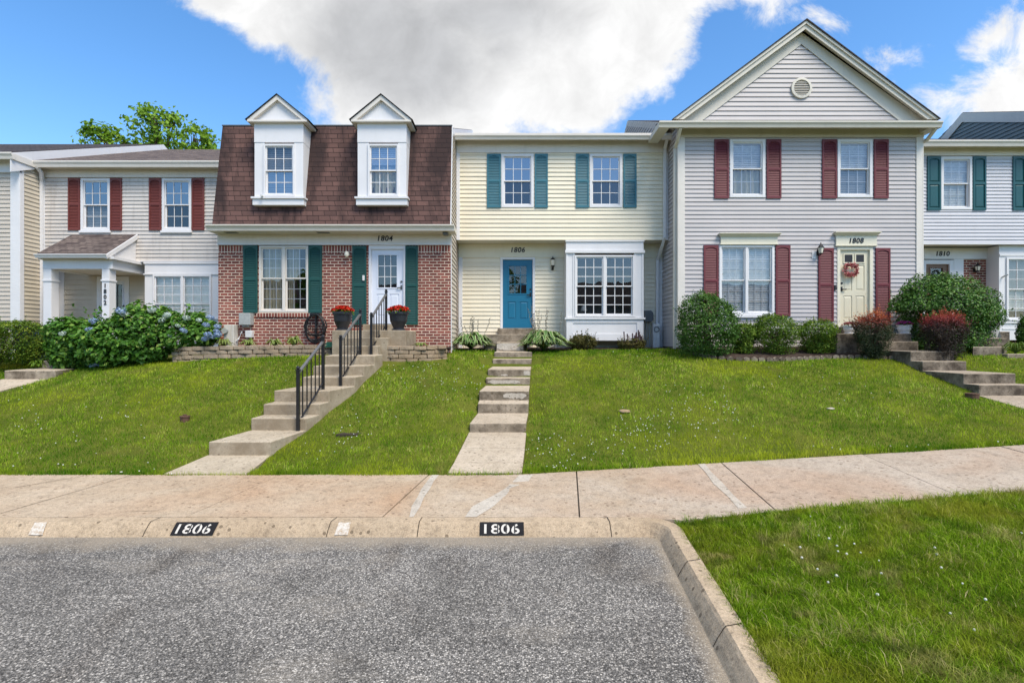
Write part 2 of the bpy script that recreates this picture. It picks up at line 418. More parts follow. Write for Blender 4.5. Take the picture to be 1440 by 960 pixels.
# ------------------------------------------------------------------ mesh builder
class MB:
    def __init__(self):
        self.v, self.f, self.a = [], [], []

    def quad(self, *p):
        i = len(self.v)
        self.v += [tuple(q) for q in p]
        self.f.append(tuple(range(i, i + len(p))))
        return self

    def box(self, x0, x1, y0, y1, z0, z1):
        if x0 > x1: x0, x1 = x1, x0
        if y0 > y1: y0, y1 = y1, y0
        if z0 > z1: z0, z1 = z1, z0
        i = len(self.v)
        self.v += [(x0, y0, z0), (x1, y0, z0), (x1, y1, z0), (x0, y1, z0), (x0, y0, z1), (x1, y0, z1), (x1, y1, z1), (x0, y1, z1)]
        for q in ((0, 3, 2, 1), (4, 5, 6, 7), (0, 1, 5, 4), (1, 2, 6, 5), (2, 3, 7, 6), (3, 0, 4, 7)):
            self.f.append(tuple(i + k for k in q))
        return self

    def hexa(self, p):
        """8 points: bottom 4 (ccw from above), top 4"""
        i = len(self.v)
        self.v += [tuple(q) for q in p]
        for q in ((0, 3, 2, 1), (4, 5, 6, 7), (0, 1, 5, 4), (1, 2, 6, 5), (2, 3, 7, 6), (3, 0, 4, 7)):
            self.f.append(tuple(i + k for k in q))
        return self

    def ring(self, x0, x1, z0, z1, w, y0, y1, wt=None, wb=None):
        """rectangular frame in the x-z plane: two full uprights, head and foot butted between"""
        wt = w if wt is None else wt
        wb = w if wb is None else wb
        self.box(x0, x0 + w, y0, y1, z0, z1)
        self.box(x1 - w, x1, y0, y1, z0, z1)
        self.box(x0 + w, x1 - w, y0, y1, z1 - wt, z1)
        self.box(x0 + w, x1 - w, y0, y1, z0, z0 + wb)
        return self

    def prism(self, pts, a, b, axis='x'):
        """polygon extruded along an axis; pts are (y,z) for x, (x,z) for y, (x,y) for z"""
        n = len(pts)
        i = len(self.v)
        for t in (a, b):
            for (p, q) in pts:
                self.v.append((t, p, q) if axis == 'x' else ((p, t, q) if axis == 'y' else (p, q, t)))
        self.f.append(tuple(i + k for k in range(n)))
        self.f.append(tuple(i + n + k for k in reversed(range(n))))
        for k in range(n):
            k2 = (k + 1) % n
            self.f.append((i + k, i + n + k, i + n + k2, i + k2))
        return self

    def tube(self, pts, r, seg=8, cap=True):
        pts = [Vector(p) for p in pts]
        rr = r if isinstance(r, (list, tuple)) else [r] * len(pts)
        rings = []
        up = Vector((0.13, 0.21, 0.97))
        for k, p in enumerate(pts):
            d = (pts[min(k + 1, len(pts) - 1)] - pts[max(k - 1, 0)])
            if d.length < 1e-9: d = Vector((0, 0, 1))
            d.normalize()
            ref = up if abs(d.dot(up)) < 0.95 else Vector((1, 0, 0))
            a = d.cross(ref).normalized(); b = d.cross(a).normalized()
            i = len(self.v)
            for s in range(seg):
                t = 2 * math.pi * s / seg
                self.v.append(tuple(p + (a * math.cos(t) + b * math.sin(t)) * rr[k]))
            rings.append(i)
        for q in range(len(rings) - 1):
            for s in range(seg):
                s2 = (s + 1) % seg
                self.f.append((rings[q] + s, rings[q] + s2, rings[q + 1] + s2, rings[q + 1] + s))
        if cap:
            self.f.append(tuple(rings[0] + s for s in reversed(range(seg))))
            self.f.append(tuple(rings[-1] + s for s in range(seg)))
        return self

    def sqtube(self, pts, w, d):
        """rectangular section swept along a path in the y-z (or x-z) plane, used for downspouts"""
        for p, q in zip(pts[:-1], pts[1:]):
            p, q = Vector(p), Vector(q)
            dr = (q - p).normalized()
            a = Vector((1, 0, 0)) if abs(dr.x) < 0.9 else Vector((0, 1, 0))
            a = (a - dr * a.dot(dr)).normalized()
            b = dr.cross(a)
            e = dr * 0.004
            P = [p - e - a * w / 2 - b * d / 2, p - e + a * w / 2 - b * d / 2, p - e + a * w / 2 + b * d / 2, p - e - a * w / 2 + b * d / 2]
            Q = [v + (q - p) + e * 2 for v in P]
            self.hexa(P + Q)
        return self

    def lathe(self, prof, c=(0, 0, 0), seg=20):
        i0 = len(self.v)
        for (r, z) in prof:
            for s in range(seg):
                t = 2 * math.pi * s / seg
                self.v.append((c[0] + r * math.cos(t), c[1] + r * math.sin(t), c[2] + z))
        for k in range(len(prof) - 1):
            for s in range(seg):
                s2 = (s + 1) % seg
                a = i0 + k * seg
                self.f.append((a + s, a + s2, a + seg + s2, a + seg + s))
        self.f.append(tuple(i0 + s for s in reversed(range(seg))))
        self.f.append(tuple(i0 + (len(prof) - 1) * seg + s for s in range(seg)))
        return self

    def ball(self, c, r, seg=8, rings=5, sz=1.0):
        prof = []
        for k in range(rings + 1):
            t = math.pi * k / rings
            prof.append((max(1e-4, r * math.sin(t)), -r * math.cos(t) * sz))
        return self.lathe(prof, c, seg)


def loc_of(o):
    l = Vector((0, 0, 0))
    while o is not None:
        l = l + o.location
        o = o.parent
    return l


def obj(name, mb, mat, parent=None, smooth=False, bevel=0.0, label=None, loc=None):
    me = bpy.data.meshes.new(name)
    off = loc_of(parent) if parent is not None else (Vector(loc) if loc is not None else Vector((0, 0, 0)))
    if isinstance(mb, MB):
        vs = [(x - off.x, y - off.y, z - off.z) for (x, y, z) in mb.v]
        me.from_pydata(vs, [], mb.f)
    else:
        me = mb
    me.validate()
    if mat is not None: me.materials.append(mat)
    if smooth:
        me.polygons.foreach_set('use_smooth', [True] * len(me.polygons))
    o = bpy.data.objects.new(name, me)
    COL.objects.link(o)
    if parent is not None: o.parent = parent
    elif loc is not None: o.location = loc
    if bevel > 0:
        bv = o.modifiers.new('Bevel', 'BEVEL'); bv.width = bevel; bv.segments = 2; bv.limit_method = 'ANGLE'
    if label: o['label'] = label
    return o


def thing(name, label, cat, loc=(0, 0, 0), group=None):
    o = bpy.data.objects.new(name, None)
    COL.objects.link(o)
    o.location = loc
    o.empty_display_size = 0.2
    o['label'] = label; o['category'] = cat; o['kind'] = 'thing'
    if group: o['group'] = group
    return o


def tag(o, label, cat, group=None, kind='thing'):
    o['label'] = label; o['category'] = cat; o['kind'] = kind
    if group: o['group'] = group
    return o


def struct(name, mb, mat, parent=None, **kw):
    o = obj(name, mb, mat, parent, **kw)
    if parent is None: o['kind'] = 'structure'
    return o


def np_mesh(name, V, F_list, tone=None):
    """V (n,3); F_list: list of int arrays, each (m,k)"""
    me = bpy.data.meshes.new(name)
    V = np.asarray(V, dtype=np.float32)
    me.vertices.add(len(V)); me.vertices.foreach_set('co', V.ravel())
    loops = np.concatenate([f.ravel() for f in F_list]).astype(np.int32)
    counts = np.concatenate([np.full(len(f), f.shape[1], dtype=np.int32) for f in F_list])
    starts = np.concatenate([[0], np.cumsum(counts)[:-1]]).astype(np.int32)
    me.loops.add(len(loops)); me.loops.foreach_set('vertex_index', loops)
    me.polygons.add(len(counts)); me.polygons.foreach_set('loop_start', starts)
    try: me.polygons.foreach_set('loop_total', counts)
    except Exception: pass
    if tone is not None:
        at = me.attributes.new('tone', 'FLOAT', 'POINT')
        at.data.foreach_set('value', np.asarray(tone, dtype=np.float32))
    me.update(calc_edges=True)
    return me


def text_mesh(s, height, bold=0.0, shear=0.0, extrude=0.008, spacing=1.0, xs=1.0):
    cu = bpy.data.curves.new('lettering', 'FONT')
    cu.body = s; cu.size = 1.0; cu.align_x = 'CENTER'; cu.align_y = 'CENTER'
    cu.offset = bold; cu.shear = shear; cu.space_character = spacing
    tmp = bpy.data.objects.new('lettering', cu)
    COL.objects.link(tmp)
    dg = bpy.context.evaluated_depsgraph_get()
    me = bpy.data.meshes.new_from_object(tmp.evaluated_get(dg))
    bpy.data.objects.remove(tmp); bpy.data.curves.remove(cu)
    n = len(me.vertices)
    co = np.zeros(n * 3, dtype=np.float32); me.vertices.foreach_get('co', co); co = co.reshape(-1, 3)
    zz = co[:, 1]; k = height / max(1e-6, zz.max() - zz.min())
    co *= k
    co[:, 0] -= (co[:, 0].max() + co[:, 0].min()) / 2; co[:, 1] -= (co[:, 1].max() + co[:, 1].min()) / 2
    co[:, 0] *= xs
    fl = [tuple(p.vertices) for p in me.polygons]
    bpy.data.meshes.remove(me)
    return co, fl


def number_part(parent, s, cx, cz, y, h, name='house_number', vertical=False, xs=1.0, shear=0.15):
    """solid numerals 1 cm thick, standing on a wall at depth y"""
    mb = MB()
    items = [(s, 0.0)] if not vertical else [(ch, (len(s) - 1) / 2 * h * 1.32 - i * h * 1.32) for i, ch in enumerate(s)]
    for ch, dz in items:
        co, fl = text_mesh(ch, h, 0.018, 0.0 if vertical else shear, spacing=1.12, xs=xs)
        i = len(mb.v)
        n = len(co)
        for p in co: mb.v.append((cx + float(p[0]), y - 0.012, cz + dz + float(p[1])))
        for p in co: mb.v.append((cx + float(p[0]), y, cz + dz + float(p[1])))
        edges = {}
        for f in fl:
            mb.f.append(tuple(i + k for k in f))
            for a, b in zip(f, f[1:] + f[:1]): edges[(a, b)] = 1
        for (a, b) in edges:
            if (b, a) not in edges: mb.f.append((i + a, i + n + a, i + n + b, i + b))
    return obj(name, mb, M['tag_number'], parent)


# ------------------------------------------------------------------ building parts
def siding(mb, u0, u1, z0, z1, T, openings=(), pitch=0.125, lip=0.022, ulim=None):
    """lap siding as real clapboards. T(u, off, z) -> point; openings are (u0,u1,z0,z1)"""
    n = int(math.ceil((z1 - z0) / pitch - 1e-6))
    for k in range(n):
        zb, zt = z0 + k * pitch, min(z0 + (k + 1) * pitch, z1)
        cuts = sorted({zb, zt} | {z for o in openings for z in (o[2], o[3]) if zb < z < zt})

        def off(z): return lip * (1 - (z - zb) / pitch) ** 0.8 if z < zb + pitch else 0.0
        for za, zc in zip(cuts[:-1], cuts[1:]):
            zm = (za + zc) / 2
            iv = [(u0, u1)]
            for o in openings:
                if o[2] < zm < o[3]:
                    nv = []
                    for a, b in iv:
                        if o[1] <= a or o[0] >= b: nv.append((a, b)); continue
                        if o[0] > a: nv.append((a, o[0]))
                        if o[1] < b: nv.append((o[1], b))
                    iv = nv
            for a, b in iv:
                a0 = a1 = a; b0 = b1 = b
                if ulim:
                    (l0, r0), (l1, r1) = ulim(za), ulim(zc)
                    a0, b0, a1, b1 = max(a, l0), min(b, r0), max(a, l1), min(b, r1)
                    if b0 - a0 < 0.01: continue
                    if b1 < a1: a1 = b1 = (a1 + b1) / 2
                mb.quad(T(a0, off(za), za), T(b0, off(za), za), T(b1, off(zc), zc), T(a1, off(zc), zc))
                if za == zb:
                    mb.quad(T(a0, -.001, za - .002), T(b0, -.001, za - .002), T(b0, -0.006, za + 0.012), T(a0, -0.006, za + 0.012))
                    mb.quad(T(a0, -0.006, za + 0.012), T(b0, -0.006, za + 0.012), T(b0, lip, za), T(a0, lip, za))
    return mb


def front(y): return lambda u, o, z: (u, y - o, z)
def side_r(x): return lambda u, o, z: (x + o, u, z)     # faces +x
def side_l(x): return lambda u, o, z: (x - o, u, z)     # faces -x


def shutter(parent, x0, x1, z0, z1, y, mat, panel=False, name='shutter'):
    mb = MB()
    w = 0.045
    zm = z0 + (z1 - z0) * 0.50
    ya, yb = y - 0.046, y - 0.010
    mb.box(x0, x0 + w, ya, yb, z0, z1); mb.box(x1 - w, x1, ya, yb, z0, z1)
    for a, b in ((z0, z0 + 0.07), (zm - 0.035, zm + 0.035), (z1 - 0.06, z1)):
        mb.box(x0 + w, x1 - w, ya, yb, a, b)
    # arched head inside
    n = 8
    xa, xb = x0 + w, x1 - w
    for k in range(n):
        t0, t1 = k / n, (k + 1) / n
        h0, h1 = 0.05 * (2 * t0 - 1) ** 2, 0.05 * (2 * t1 - 1) ** 2
        A, B = xa + (xb - xa) * t0, xa + (xb - xa) * t1
        mb.quad((A, ya, z1 - 0.06 - h0), (B, ya, z1 - 0.06 - h1), (B, ya, z1 - 0.06), (A, ya, z1 - 0.06))
    for a, b in ((z0 + 0.07, zm - 0.035), (zm + 0.035, z1 - 0.06)):
        if panel:
            mb.box(xa, xb, ya + 0.022, yb, a, b)
            mb.hexa([(xa + .02, ya + .022, a + .02), (xb - .02, ya + .022, a + .02), (xb - .05, ya + .008, a + .05), (xa + .05, ya + .008, a + .05),
                     (xa + .02, ya + .022, b - .02), (xb - .02, ya + .022, b - .02), (xb - .05, ya + .008, b - .05), (xa + .05, ya + .008, b - .05)])
        else:
            m = max(1, int((b - a) / 0.045))
            h = (b - a) / m
            for k in range(m):
                c = a + k * h
                mb.quad((xa, ya + 0.008, c), (xb, ya + 0.008, c), (xb, ya + 0.026, c + h), (xa, ya + 0.026, c + h))
                mb.quad((xa, ya + 0.026, c), (xb, ya + 0.026, c), (xb, ya + 0.008, c), (xa, ya + 0.008, c))
    return obj(name, mb, mat, parent)


def grid_bars(mb, x0, x1, z0, z1, cols, rows, y, w=0.017, d=0.010):
    for k in range(1, cols):
        c = x0 + (x1 - x0) * k / cols
        mb.box(c - w / 2, c + w / 2, y, y + d, z0, z1)
    for k in range(1, rows):
        c = z0 + (z1 - z0) * k / rows
        xs = [x0] + [x0 + (x1 - x0) * j / cols for j in range(1, cols)] + [x1]
        for j in range(cols):
            mb.box(xs[j] + (w / 2 if j else 0), xs[j + 1] - (w / 2 if j < cols - 1 else 0), y, y + d, c - w / 2, c + w / 2)


def blind_mesh(x0, x1, z0, z1, y, slat=0.05, tilt=0.6):
    mb = MB()
    n = int((z1 - z0) / slat)
    for k in range(n):
        c = z1 - (k + 0.5) * slat
        j = random.uniform(-0.002, 0.002)
        mb.quad((x0, y - 0.012, c - slat * tilt + j), (x1, y - 0.012, c - slat * tilt + j), (x1, y + 0.012, c + slat * tilt * 0.75 + j), (x0, y + 0.012, c + slat * tilt * 0.75 + j))
    mb.box(x0, x1, y - 0.02, y + 0.02, z1 - 0.03, z1)
    return mb


def curtain_mesh(x0, x1, z0, z1, y, waves):
    mb = MB()
    n = waves * 8
    for k in range(n):
        a, b = k / n, (k + 1) / n
        ya = y + 0.045 * math.sin(a * waves * 2 * math.pi + 0.4 * math.sin(a * 13))
        yb = y + 0.045 * math.sin(b * waves * 2 * math.pi + 0.4 * math.sin(b * 13))
        mb.quad((x0 + (x1 - x0) * a, ya, z0), (x0 + (x1 - x0) * b, yb, z0), (x0 + (x1 - x0) * b, yb, z1), (x0 + (x1 - x0) * a, ya, z1))
    return mb


def window(parent, x0, x1, z0, z1, y, units=1, cols=3, rows=2, mat='white', cw=0.065, glass=('glass', 'glass'), bars=0.004, sill=True,
           dress=None, split=0.5, name='window', muntin='white', sub=True, barw=0.017):
    """double hung window in a wall whose face is at y; x0..z1 is the outside of the casing"""
    W = M[mat]
    mb = MB().ring(x0, x1, z0, z1, cw, y - 0.034, y + 0.10)
    uw = (x1 - x0 - 2 * cw)
    mw = 0.075
    spans = []
    if units == 1: spans = [(x0 + cw, x1 - cw)]
    else:
        u = (uw - mw * (units - 1)) / units
        for k in range(units):
            a = x0 + cw + k * (u + mw)
            spans.append((a, a + u))
            if k: mb.box(a - mw, a, y - 0.030, y + 0.10, z0 + cw, z1 - cw)
    w = obj(name, mb, W, parent, bevel=0.004)
    P = w if sub else parent
    za, zb = z0 + cw, z1 - cw
    zm = za + (zb - za) * split
    for (a, b) in spans:
        for up in (1, 0):
            c, d = (zm - 0.018, zb) if up else (za, zm + 0.018)
            yy = y + (0.002 if up else 0.040)
            f = 0.034
            obj('sash', MB().ring(a, b, c, d, f, yy, yy + 0.034, f, f if up else 0.048), W, P)
            g = MB()
            bot = f if up else 0.048
            g.quad((a + f, yy + 0.016, c + bot), (b - f, yy + 0.016, c + bot), (b - f, yy + 0.016, d - f), (a + f, yy + 0.016, d - f))
            obj('pane', g, M[glass[0] if up else glass[1]], P)
            if bars is not None:
                gb = MB()
                grid_bars(gb, a + f, b - f, c + bot, d - f, cols, rows, yy + (0.003 if bars > 0 else 0.020), barw)
                obj('muntin_grid', gb, M[muntin], P)
    if sill:
        obj('sill', MB().box(x0 - 0.03, x1 + 0.03, y - 0.065, y + 0.02, z0 - 0.075, z0 - 0.001), W, P, bevel=0.005)
    # the room behind
    it = MB()
    A, B, C, D, E, Fy = x0 + 0.02, x1 - 0.02, z0 + 0.02, z1 - 0.02, y + 0.105, y + 1.3
    it.quad((A, Fy, C), (B, Fy, C), (B, Fy, D), (A, Fy, D))
    it.quad((A, E, C), (A, Fy, C), (A, Fy, D), (A, E, D)); it.quad((B, E, C), (B, Fy, C), (B, Fy, D), (B, E, D))
    it.quad((A, E, C), (B, E, C), (B, Fy, C), (A, Fy, C)); it.quad((A, E, D), (B, E, D), (B, Fy, D), (A, Fy, D))
    obj('room_recess', it, M['interior'], P)
    for dd in (dress or ()):
        kind, fx0, fx1, fz0, fz1 = dd[:5]
        X0, X1 = x0 + cw + uw * fx0, x0 + cw + uw * fx1
        Z0, Z1 = za + (zb - za) * fz0, za + (zb - za) * fz1
        if kind == 'blind': obj('blind', blind_mesh(X0, X1, Z0, Z1, y + 0.105), M['blind'], P)
        elif kind == 'dimblind': obj('blind', blind_mesh(X0, X1, Z0, Z1, y + 0.105), M['blind_dim'], P)
        else: obj('curtain', curtain_mesh(X0, X1, Z0, Z1, y + 0.17, dd[5] if len(dd) > 5 else 6), M['curtain'], P)
    return w


def door(parent, x0, x1, z0, z1, y, mat, lite=None, panels=(), lcols=3, lrows=3, handle_right=True, casing='white', cw=0.07, trim_top=None, glass='glass',
         handle='black_metal', name='door', sub_bars='white'):
    """slab x0..x1,z0..z1 in a wall face at y, with casing round it. lite and panels are (fx0,fx1,fz0,fz1) fractions"""
    D = M[mat]
    yf = y + 0.030
    w, h = x1 - x0, z1 - z0

    def R4(t): return (x0 + w * t[0], x0 + w * t[1], z0 + h * t[2], z0 + h * t[3])
    mb = MB()
    holes = [R4(t) for t in panels] + ([R4(lite)] if lite else [])
    xs = sorted({x0, x1} | {v for q in holes for v in q[:2]})
    for a, b in zip(xs[:-1], xs[1:]):
        m = (a + b) / 2
        hz = sorted((q[2], q[3]) for q in holes if q[0] < m < q[1])
        z = z0
        for c, d in hz:
            mb.box(a, b, yf, yf + 0.044, z, c); z = d
        mb.box(a, b, yf, yf + 0.044, z, z1)
    for t in panels:
        a, b, c, d = R4(t)
        mb.box(a, b, yf + 0.016, yf + 0.040, c, d)
        i = 0.035
        mb.hexa([(a + i * .5, yf + .016, c + i * .5), (b - i * .5, yf + .016, c + i * .5), (b - i * 1.4, yf + .004, c + i * 1.4), (a + i * 1.4, yf + .004, c + i * 1.4),
                 (a + i * .5, yf + .016, d - i * .5), (b - i * .5, yf + .016, d - i * .5), (b - i * 1.4, yf + .004, d - i * 1.4), (a + i * 1.4, yf + .004, d - i * 1.4)])
    dr = obj(name, mb, D, parent)
    fr = MB()
    fr.box(x0 - cw, x0, y - 0.028, y + 0.08, z0 - 0.02, z1 + cw); fr.box(x1, x1 + cw, y - 0.028, y + 0.08, z0 - 0.02, z1 + cw)
    fr.box(x0, x1, y - 0.028, y + 0.08, z1, z1 + cw)
    obj('door_frame', fr, M[casing], dr, bevel=0.004)
    obj('threshold', MB().box(x0, x1, y - 0.05, y + 0.08, z0 - 0.035, z0 - 0.003), M['dark_grey'], dr)
    if lite:
        a, b, c, d = R4(lite)
        obj('lite_frame', MB().ring(a - 0.02, b + 0.02, c - 0.02, d + 0.02, 0.035, yf - 0.012, yf + 0.02), D, dr)
        g = MB().quad((a, yf + 0.024, c), (b, yf + 0.024, c), (b, yf + 0.024, d), (a, yf + 0.024, d))
        obj('pane', g, M[glass], dr)
        gb = MB(); grid_bars(gb, a + 0.015, b - 0.015, c + 0.015, d - 0.015, lcols, lrows, yf + 0.006, 0.018, 0.012)
        obj('muntin_grid', gb, M[sub_bars] if sub_bars in M else D, dr)
        it = MB().quad((a, yf + 0.5, c), (b, yf + 0.5, c), (b, yf + 0.5, d), (a, yf + 0.5, d))
        it.quad((a, yf + .045, c), (b, yf + .045, c), (b, yf + .5, c), (a, yf + .5, c)); it.quad((a, yf + .045, d), (b, yf + .045, d), (b, yf + .5, d), (a, yf + .5, d))
        it.quad((a, yf + .045, c), (a, yf + .5, c), (a, yf + .5, d), (a, yf + .045, d)); it.quad((b, yf + .045, c), (b, yf + .5, c), (b, yf + .5, d), (b, yf + .045, d))
        obj('room_recess', it, M['interior'], dr)
    hx = x1 - 0.065 if handle_right else x0 + 0.065
    hb = MB().box(hx - 0.024, hx + 0.024, yf - 0.012, yf, z0 + h * 0.46, z0 + h * 0.52)
    hb.box(hx - (0.11 if handle_right else 0.01), hx + (0.01 if handle_right else 0.11), yf - 0.05, yf - 0.035, z0 + h * 0.475, z0 + h * 0.49)
    hb.tube([(hx, yf - 0.05, z0 + h * 0.482), (hx, yf, z0 + h * 0.482)], 0.012)
    obj('handle', hb, M[handle], dr)
    obj('deadbolt', MB().tube([(hx, yf - 0.02, z0 + h * 0.565), (hx, yf, z0 + h * 0.565)], 0.03, 12), M[handle], dr)
    return dr


def gutter(parent, x0, x1, y, z0, z1, mat, name='gutter', depth=0.12):
    """k-style gutter: y is its front lip"""
    h = z1 - z0
    pr = [(y + depth, z0), (y + depth * .45, z0), (y + depth * .30, z0 + h * .45), (y + depth * .05, z0 + h * .72), (y, z0 + h * .78), (y, z1), (y + 0.018, z1), (y + 0.02, z0 + h * .85), (y + depth, z0 + h * .8)]
    return obj(name, MB().prism(pr, x0, x1, 'x'), M[mat], parent)


def downspout(parent, pts, mat, w=0.075, d=0.06, name='downspout'):
    return obj(name, MB().sqtube(pts, w, d), M[mat], parent)


def lamp_lantern(parent, x, z, y, h=0.30, mat='black_metal'):
    """wall lantern: back plate, arm, cage with glass, cap"""
    mb = MB().box(x - 0.04, x + 0.04, y - 0.02, y, z - h * .30, z + h * .05)
    mb.tube([(x, y - 0.01, z - h * .2), (x, y - 0.06, z - h * .34), (x, y - 0.12, z - h * .28)], 0.012, 6)
    yc = y - 0.12
    mb.lathe([(0.012, -h * .28), (0.04, -h * .24), (0.055, -h * .20)], (x, yc, z), 8)
    mb.lathe([(0.085, h * .16), (0.075, h * .21), (0.03, h * .36), (0.012, h * .42), (0.016, h * .46), (0.004, h * .52)], (x, yc, z), 8)
    for k in range(4):
        t = R(45 + 90 * k)
        mb.tube([(x + 0.05 * math.cos(t), yc + 0.05 * math.sin(t), z - h * .2), (x + 0.08 * math.cos(t), yc + 0.08 * math.sin(t), z + h * .17)], 0.006, 5)
    o = obj('wall_lamp', mb, M[mat], parent)
    obj('lamp_shade', MB().lathe([(0.045, -h * .19), (0.072, h * .155)], (x, yc, z), 8), M['lamp_glass'], o)
    return o


def gable_roof(parent, x0, x1, ye, ze, yr, zr, yb, mat, rake_l=None, rake_r=None, t=0.07, rakemat='white', rw=0.24, sb=None):
    """two slopes with the ridge along x; rake boards and party walls at the ends that stand free"""
    s = (zr - ze) / (yr - ye)
    zb = zr - (sb or s) * (yb - yr)
    mb = MB()
    mb.prism([(ye, ze), (yr, zr), (yr, zr - t), (ye, ze - t)], x0, x1, 'x')
    mb.prism([(yr, zr), (yb, zb), (yb, zb - t), (yr, zr - t)], x0, x1, 'x')
    obj('roof', mb, M[mat], parent)
    for side, on in ((-1, rake_l), (1, rake_r)):
        if not on: continue
        xx = x0 if side < 0 else x1
        a, b = (xx - 0.035, xx - 0.002) if side < 0 else (xx + 0.002, xx + 0.035)
        rb = MB()
        rb.prism([(ye, ze - 0.02), (yr, zr - 0.02), (yr, zr - 0.02 - rw), (ye, ze - 0.02 - rw)], a, b, 'x')
        rb.prism([(yr, zr - 0.02), (yb, zb - 0.02), (yb, zb - 0.02 - rw), (yr, zr - 0.02 - rw)], a, b, 'x')
        obj('rake_board', rb, M[rakemat], parent)
    return s


def party_wall(parent, x, ye, ze, yr, zr, yb, zbase, T, mat, name='side_wall', lip=.022):
    """gable end wall seen above the neighbour's roof, clad in siding"""
    s = (zr - ze) / (yr - ye)

    def lim(z):
        d = (zr - z) / s
        return (max(ye, yr - d), min(yb, yr + d))
    mb = MB()
    siding(mb, ye, yb, zbase, zr - 0.05, T, ulim=lim, lip=lip, pitch=.14)
    return obj(name, mb, M[mat], parent)


def kickout(parent, boxes, mat, name, bevel=0.0):
    mb = MB()
    for b in boxes: mb.box(*b)
    return obj(name, mb, M[mat], parent, bevel=bevel)

# ------------------------------------------------------------------ the row of houses
ROW = 'attached townhouses in the row'
XL6, XR6 = -1.648, 4.615          # party walls either side of the cream house
XR8 = 11.36
XL4, XL2 = -7.916, -14.70


def openr(win): return win


# ---- cream house, number 1806
def house_1806():
    Yu, Yl = 15.1, 15.7
    h = thing('townhouse', 'cream sided townhouse with teal shutters, blue front door and house number 1806', 'townhouse', ((XL6 + XR6) / 2, Yu, 1.75), ROW)
    zb = PZ(337.5, Yu)
    ztop = PZ(215.6, Yu)
    wz0, wz1 = PZ(292, Yu), PZ(216.8, Yu)
    wins = [(PX(705, Yu), PX(750.5, Yu)), (PX(829, Yu), PX(875, Yu))]
    ops = [(a + .03, b - .03, wz0 + .03, wz1) for a, b in wins]
    obj('upper_wall', siding(MB(), XL6, XR6, zb, ztop + .02, front(Yu), ops), M['cream_siding'], h)
    ct = MB()
    ct.box(XL6 + 0.012, XL6 + .11, Yu - .035, Yu + .02, zb - .005, ztop)
    obj('corner_trim', ct, M['white'], h, bevel=.004)
    obj('corner_trim', MB().box(XR6 - .10, XR6 - .012, Yu - .035, Yu + .02, zb - .005, ztop), M['white'], h, bevel=.004)
    obj('frieze_board', MB().box(XL6 + .012, XR6 - .01, Yu - .045, Yu + .02, ztop + .001, PZ(196, Yu)), M['offwhite'], h)
    obj('soffit', MB().box(XL6 + .002, XR6 - .003, Yu - .36, Yu - .0, PZ(196, Yu) + .002, PZ(196, Yu) + .04), M['offwhite'], h)
    zg0, zg1 = PZ(195.5, 14.72), PZ(189.5, 14.72)
    gutter(h, XL6 + .004, XR6 + .05, 14.70, zg0, zg1, 'offwhite')
    for a, b in wins:
        window(h, a, b, wz0, wz1, Yu, 1, 3, 2, glass=('glass_blue', 'glass'), sill=False, cw=.075, dress=None)
    for p in ((685, 704.3), (752, 770.3), (809.7, 828), (876.3, 894.8)):
        shutter(h, PX(p[0], Yu), PX(p[1], Yu), PZ(292.6, Yu), PZ(217, Yu), Yu, M['shutter_teal'])
    # overhang
    obj('overhang_soffit', MB().box(XL6 + .004, XR6 - .004, Yu + .022, Yl + .1, zb + .002, zb + .03), M['offwhite'], h)
    fz = PZ(362, Yl)
    dx0, dx1 = PX(707, Yl), PX(749, Yl)
    dz0, dz1 = PZ(461, Yl), PZ(365, Yl)
    bx0, bx1 = PX(796, Yu), PX(905, Yu)
    ops = [(dx0 - .03, dx1 + .03, dz0 - .04, dz1 + .03), (bx0 + .03, bx1 - .05, 2.03, zb)]
    obj('lower_wall', siding(MB(), XL6, XR6, 1.80, fz + .02, front(Yl), ops), M['cream_siding'], h)
    fb = MB().box(XL6 + .01, PX(703.4, Yl), Yl - .035, Yl + .02, fz, zb - .002)
    fb.box(PX(703.4, Yl), PX(753, Yl), Yl - .05, Yl + .02, fz + .005, zb - .002)
    fb.box(PX(753, Yl), XR6 - .01, Yl - .035, Yl + .02, fz, zb - .002)
    obj('frieze_board', fb, M['cream_trim'], h, bevel=.003)
    obj('corner_trim', MB().box(XL6 + .012, XL6 + .13, Yl - .03, Yl + .02, 1.8, fz - .002), M['white'], h, bevel=.004)
    obj('corner_trim', MB().box(XR6 - .12, XR6 - .012, Yl - .03, Yl + .02, 1.8, fz - .002), M['white'], h, bevel=.004)
    obj('foundation', MB().box(XL6 + .005, XR6 - .005, Yl - .004, Yl + .25, 1.0, 1.80), M['foundation'], h)
    number_part(h, '1806', PX(728.5, Yl), PZ(351.7, Yl), Yl - .052, .155)
    door(h, dx0, dx1, dz0, dz1, Yl, 'door_blue', lite=(.20, .81, .50, .915), panels=((.16, .44, .13, .385), (.57, .84, .13, .385)), lcols=3, lrows=3, cw=.075, glass='glass_low', sub_bars='door_blue')
    # coach lamp: brass-black with candle
    lx, lz = PX(777, Yl), PZ(370, Yl)
    mb = MB().box(lx - .035, lx + .035, Yl - .035, Yl - .012, lz - .22, lz - .08)
    mb.tube([(lx, Yl - .03, lz - .17), (lx, Yl - .09, lz - .20), (lx, Yl - .10, lz - .10)], .011, 6)
    mb.lathe([(.075, .085), (.06, .12), (.02, .15), (.01, .19), (.003, .2)], (lx, Yl - .10, lz), 10)
    mb.lathe([(.012, -.2), (.045, -.12), (.058, -.085)], (lx, Yl - .10, lz), 10)
    lo = obj('wall_lamp', mb, M['black_metal'], h)
    obj('lamp_shade', MB().lathe([(.05, -.085), (.066, .083)], (lx, Yl - .10, lz), 10), M['lamp_glass'], lo)
    # bay
    bb = PZ(479, Yu)
    bt = zb - .006
    bay = MB()
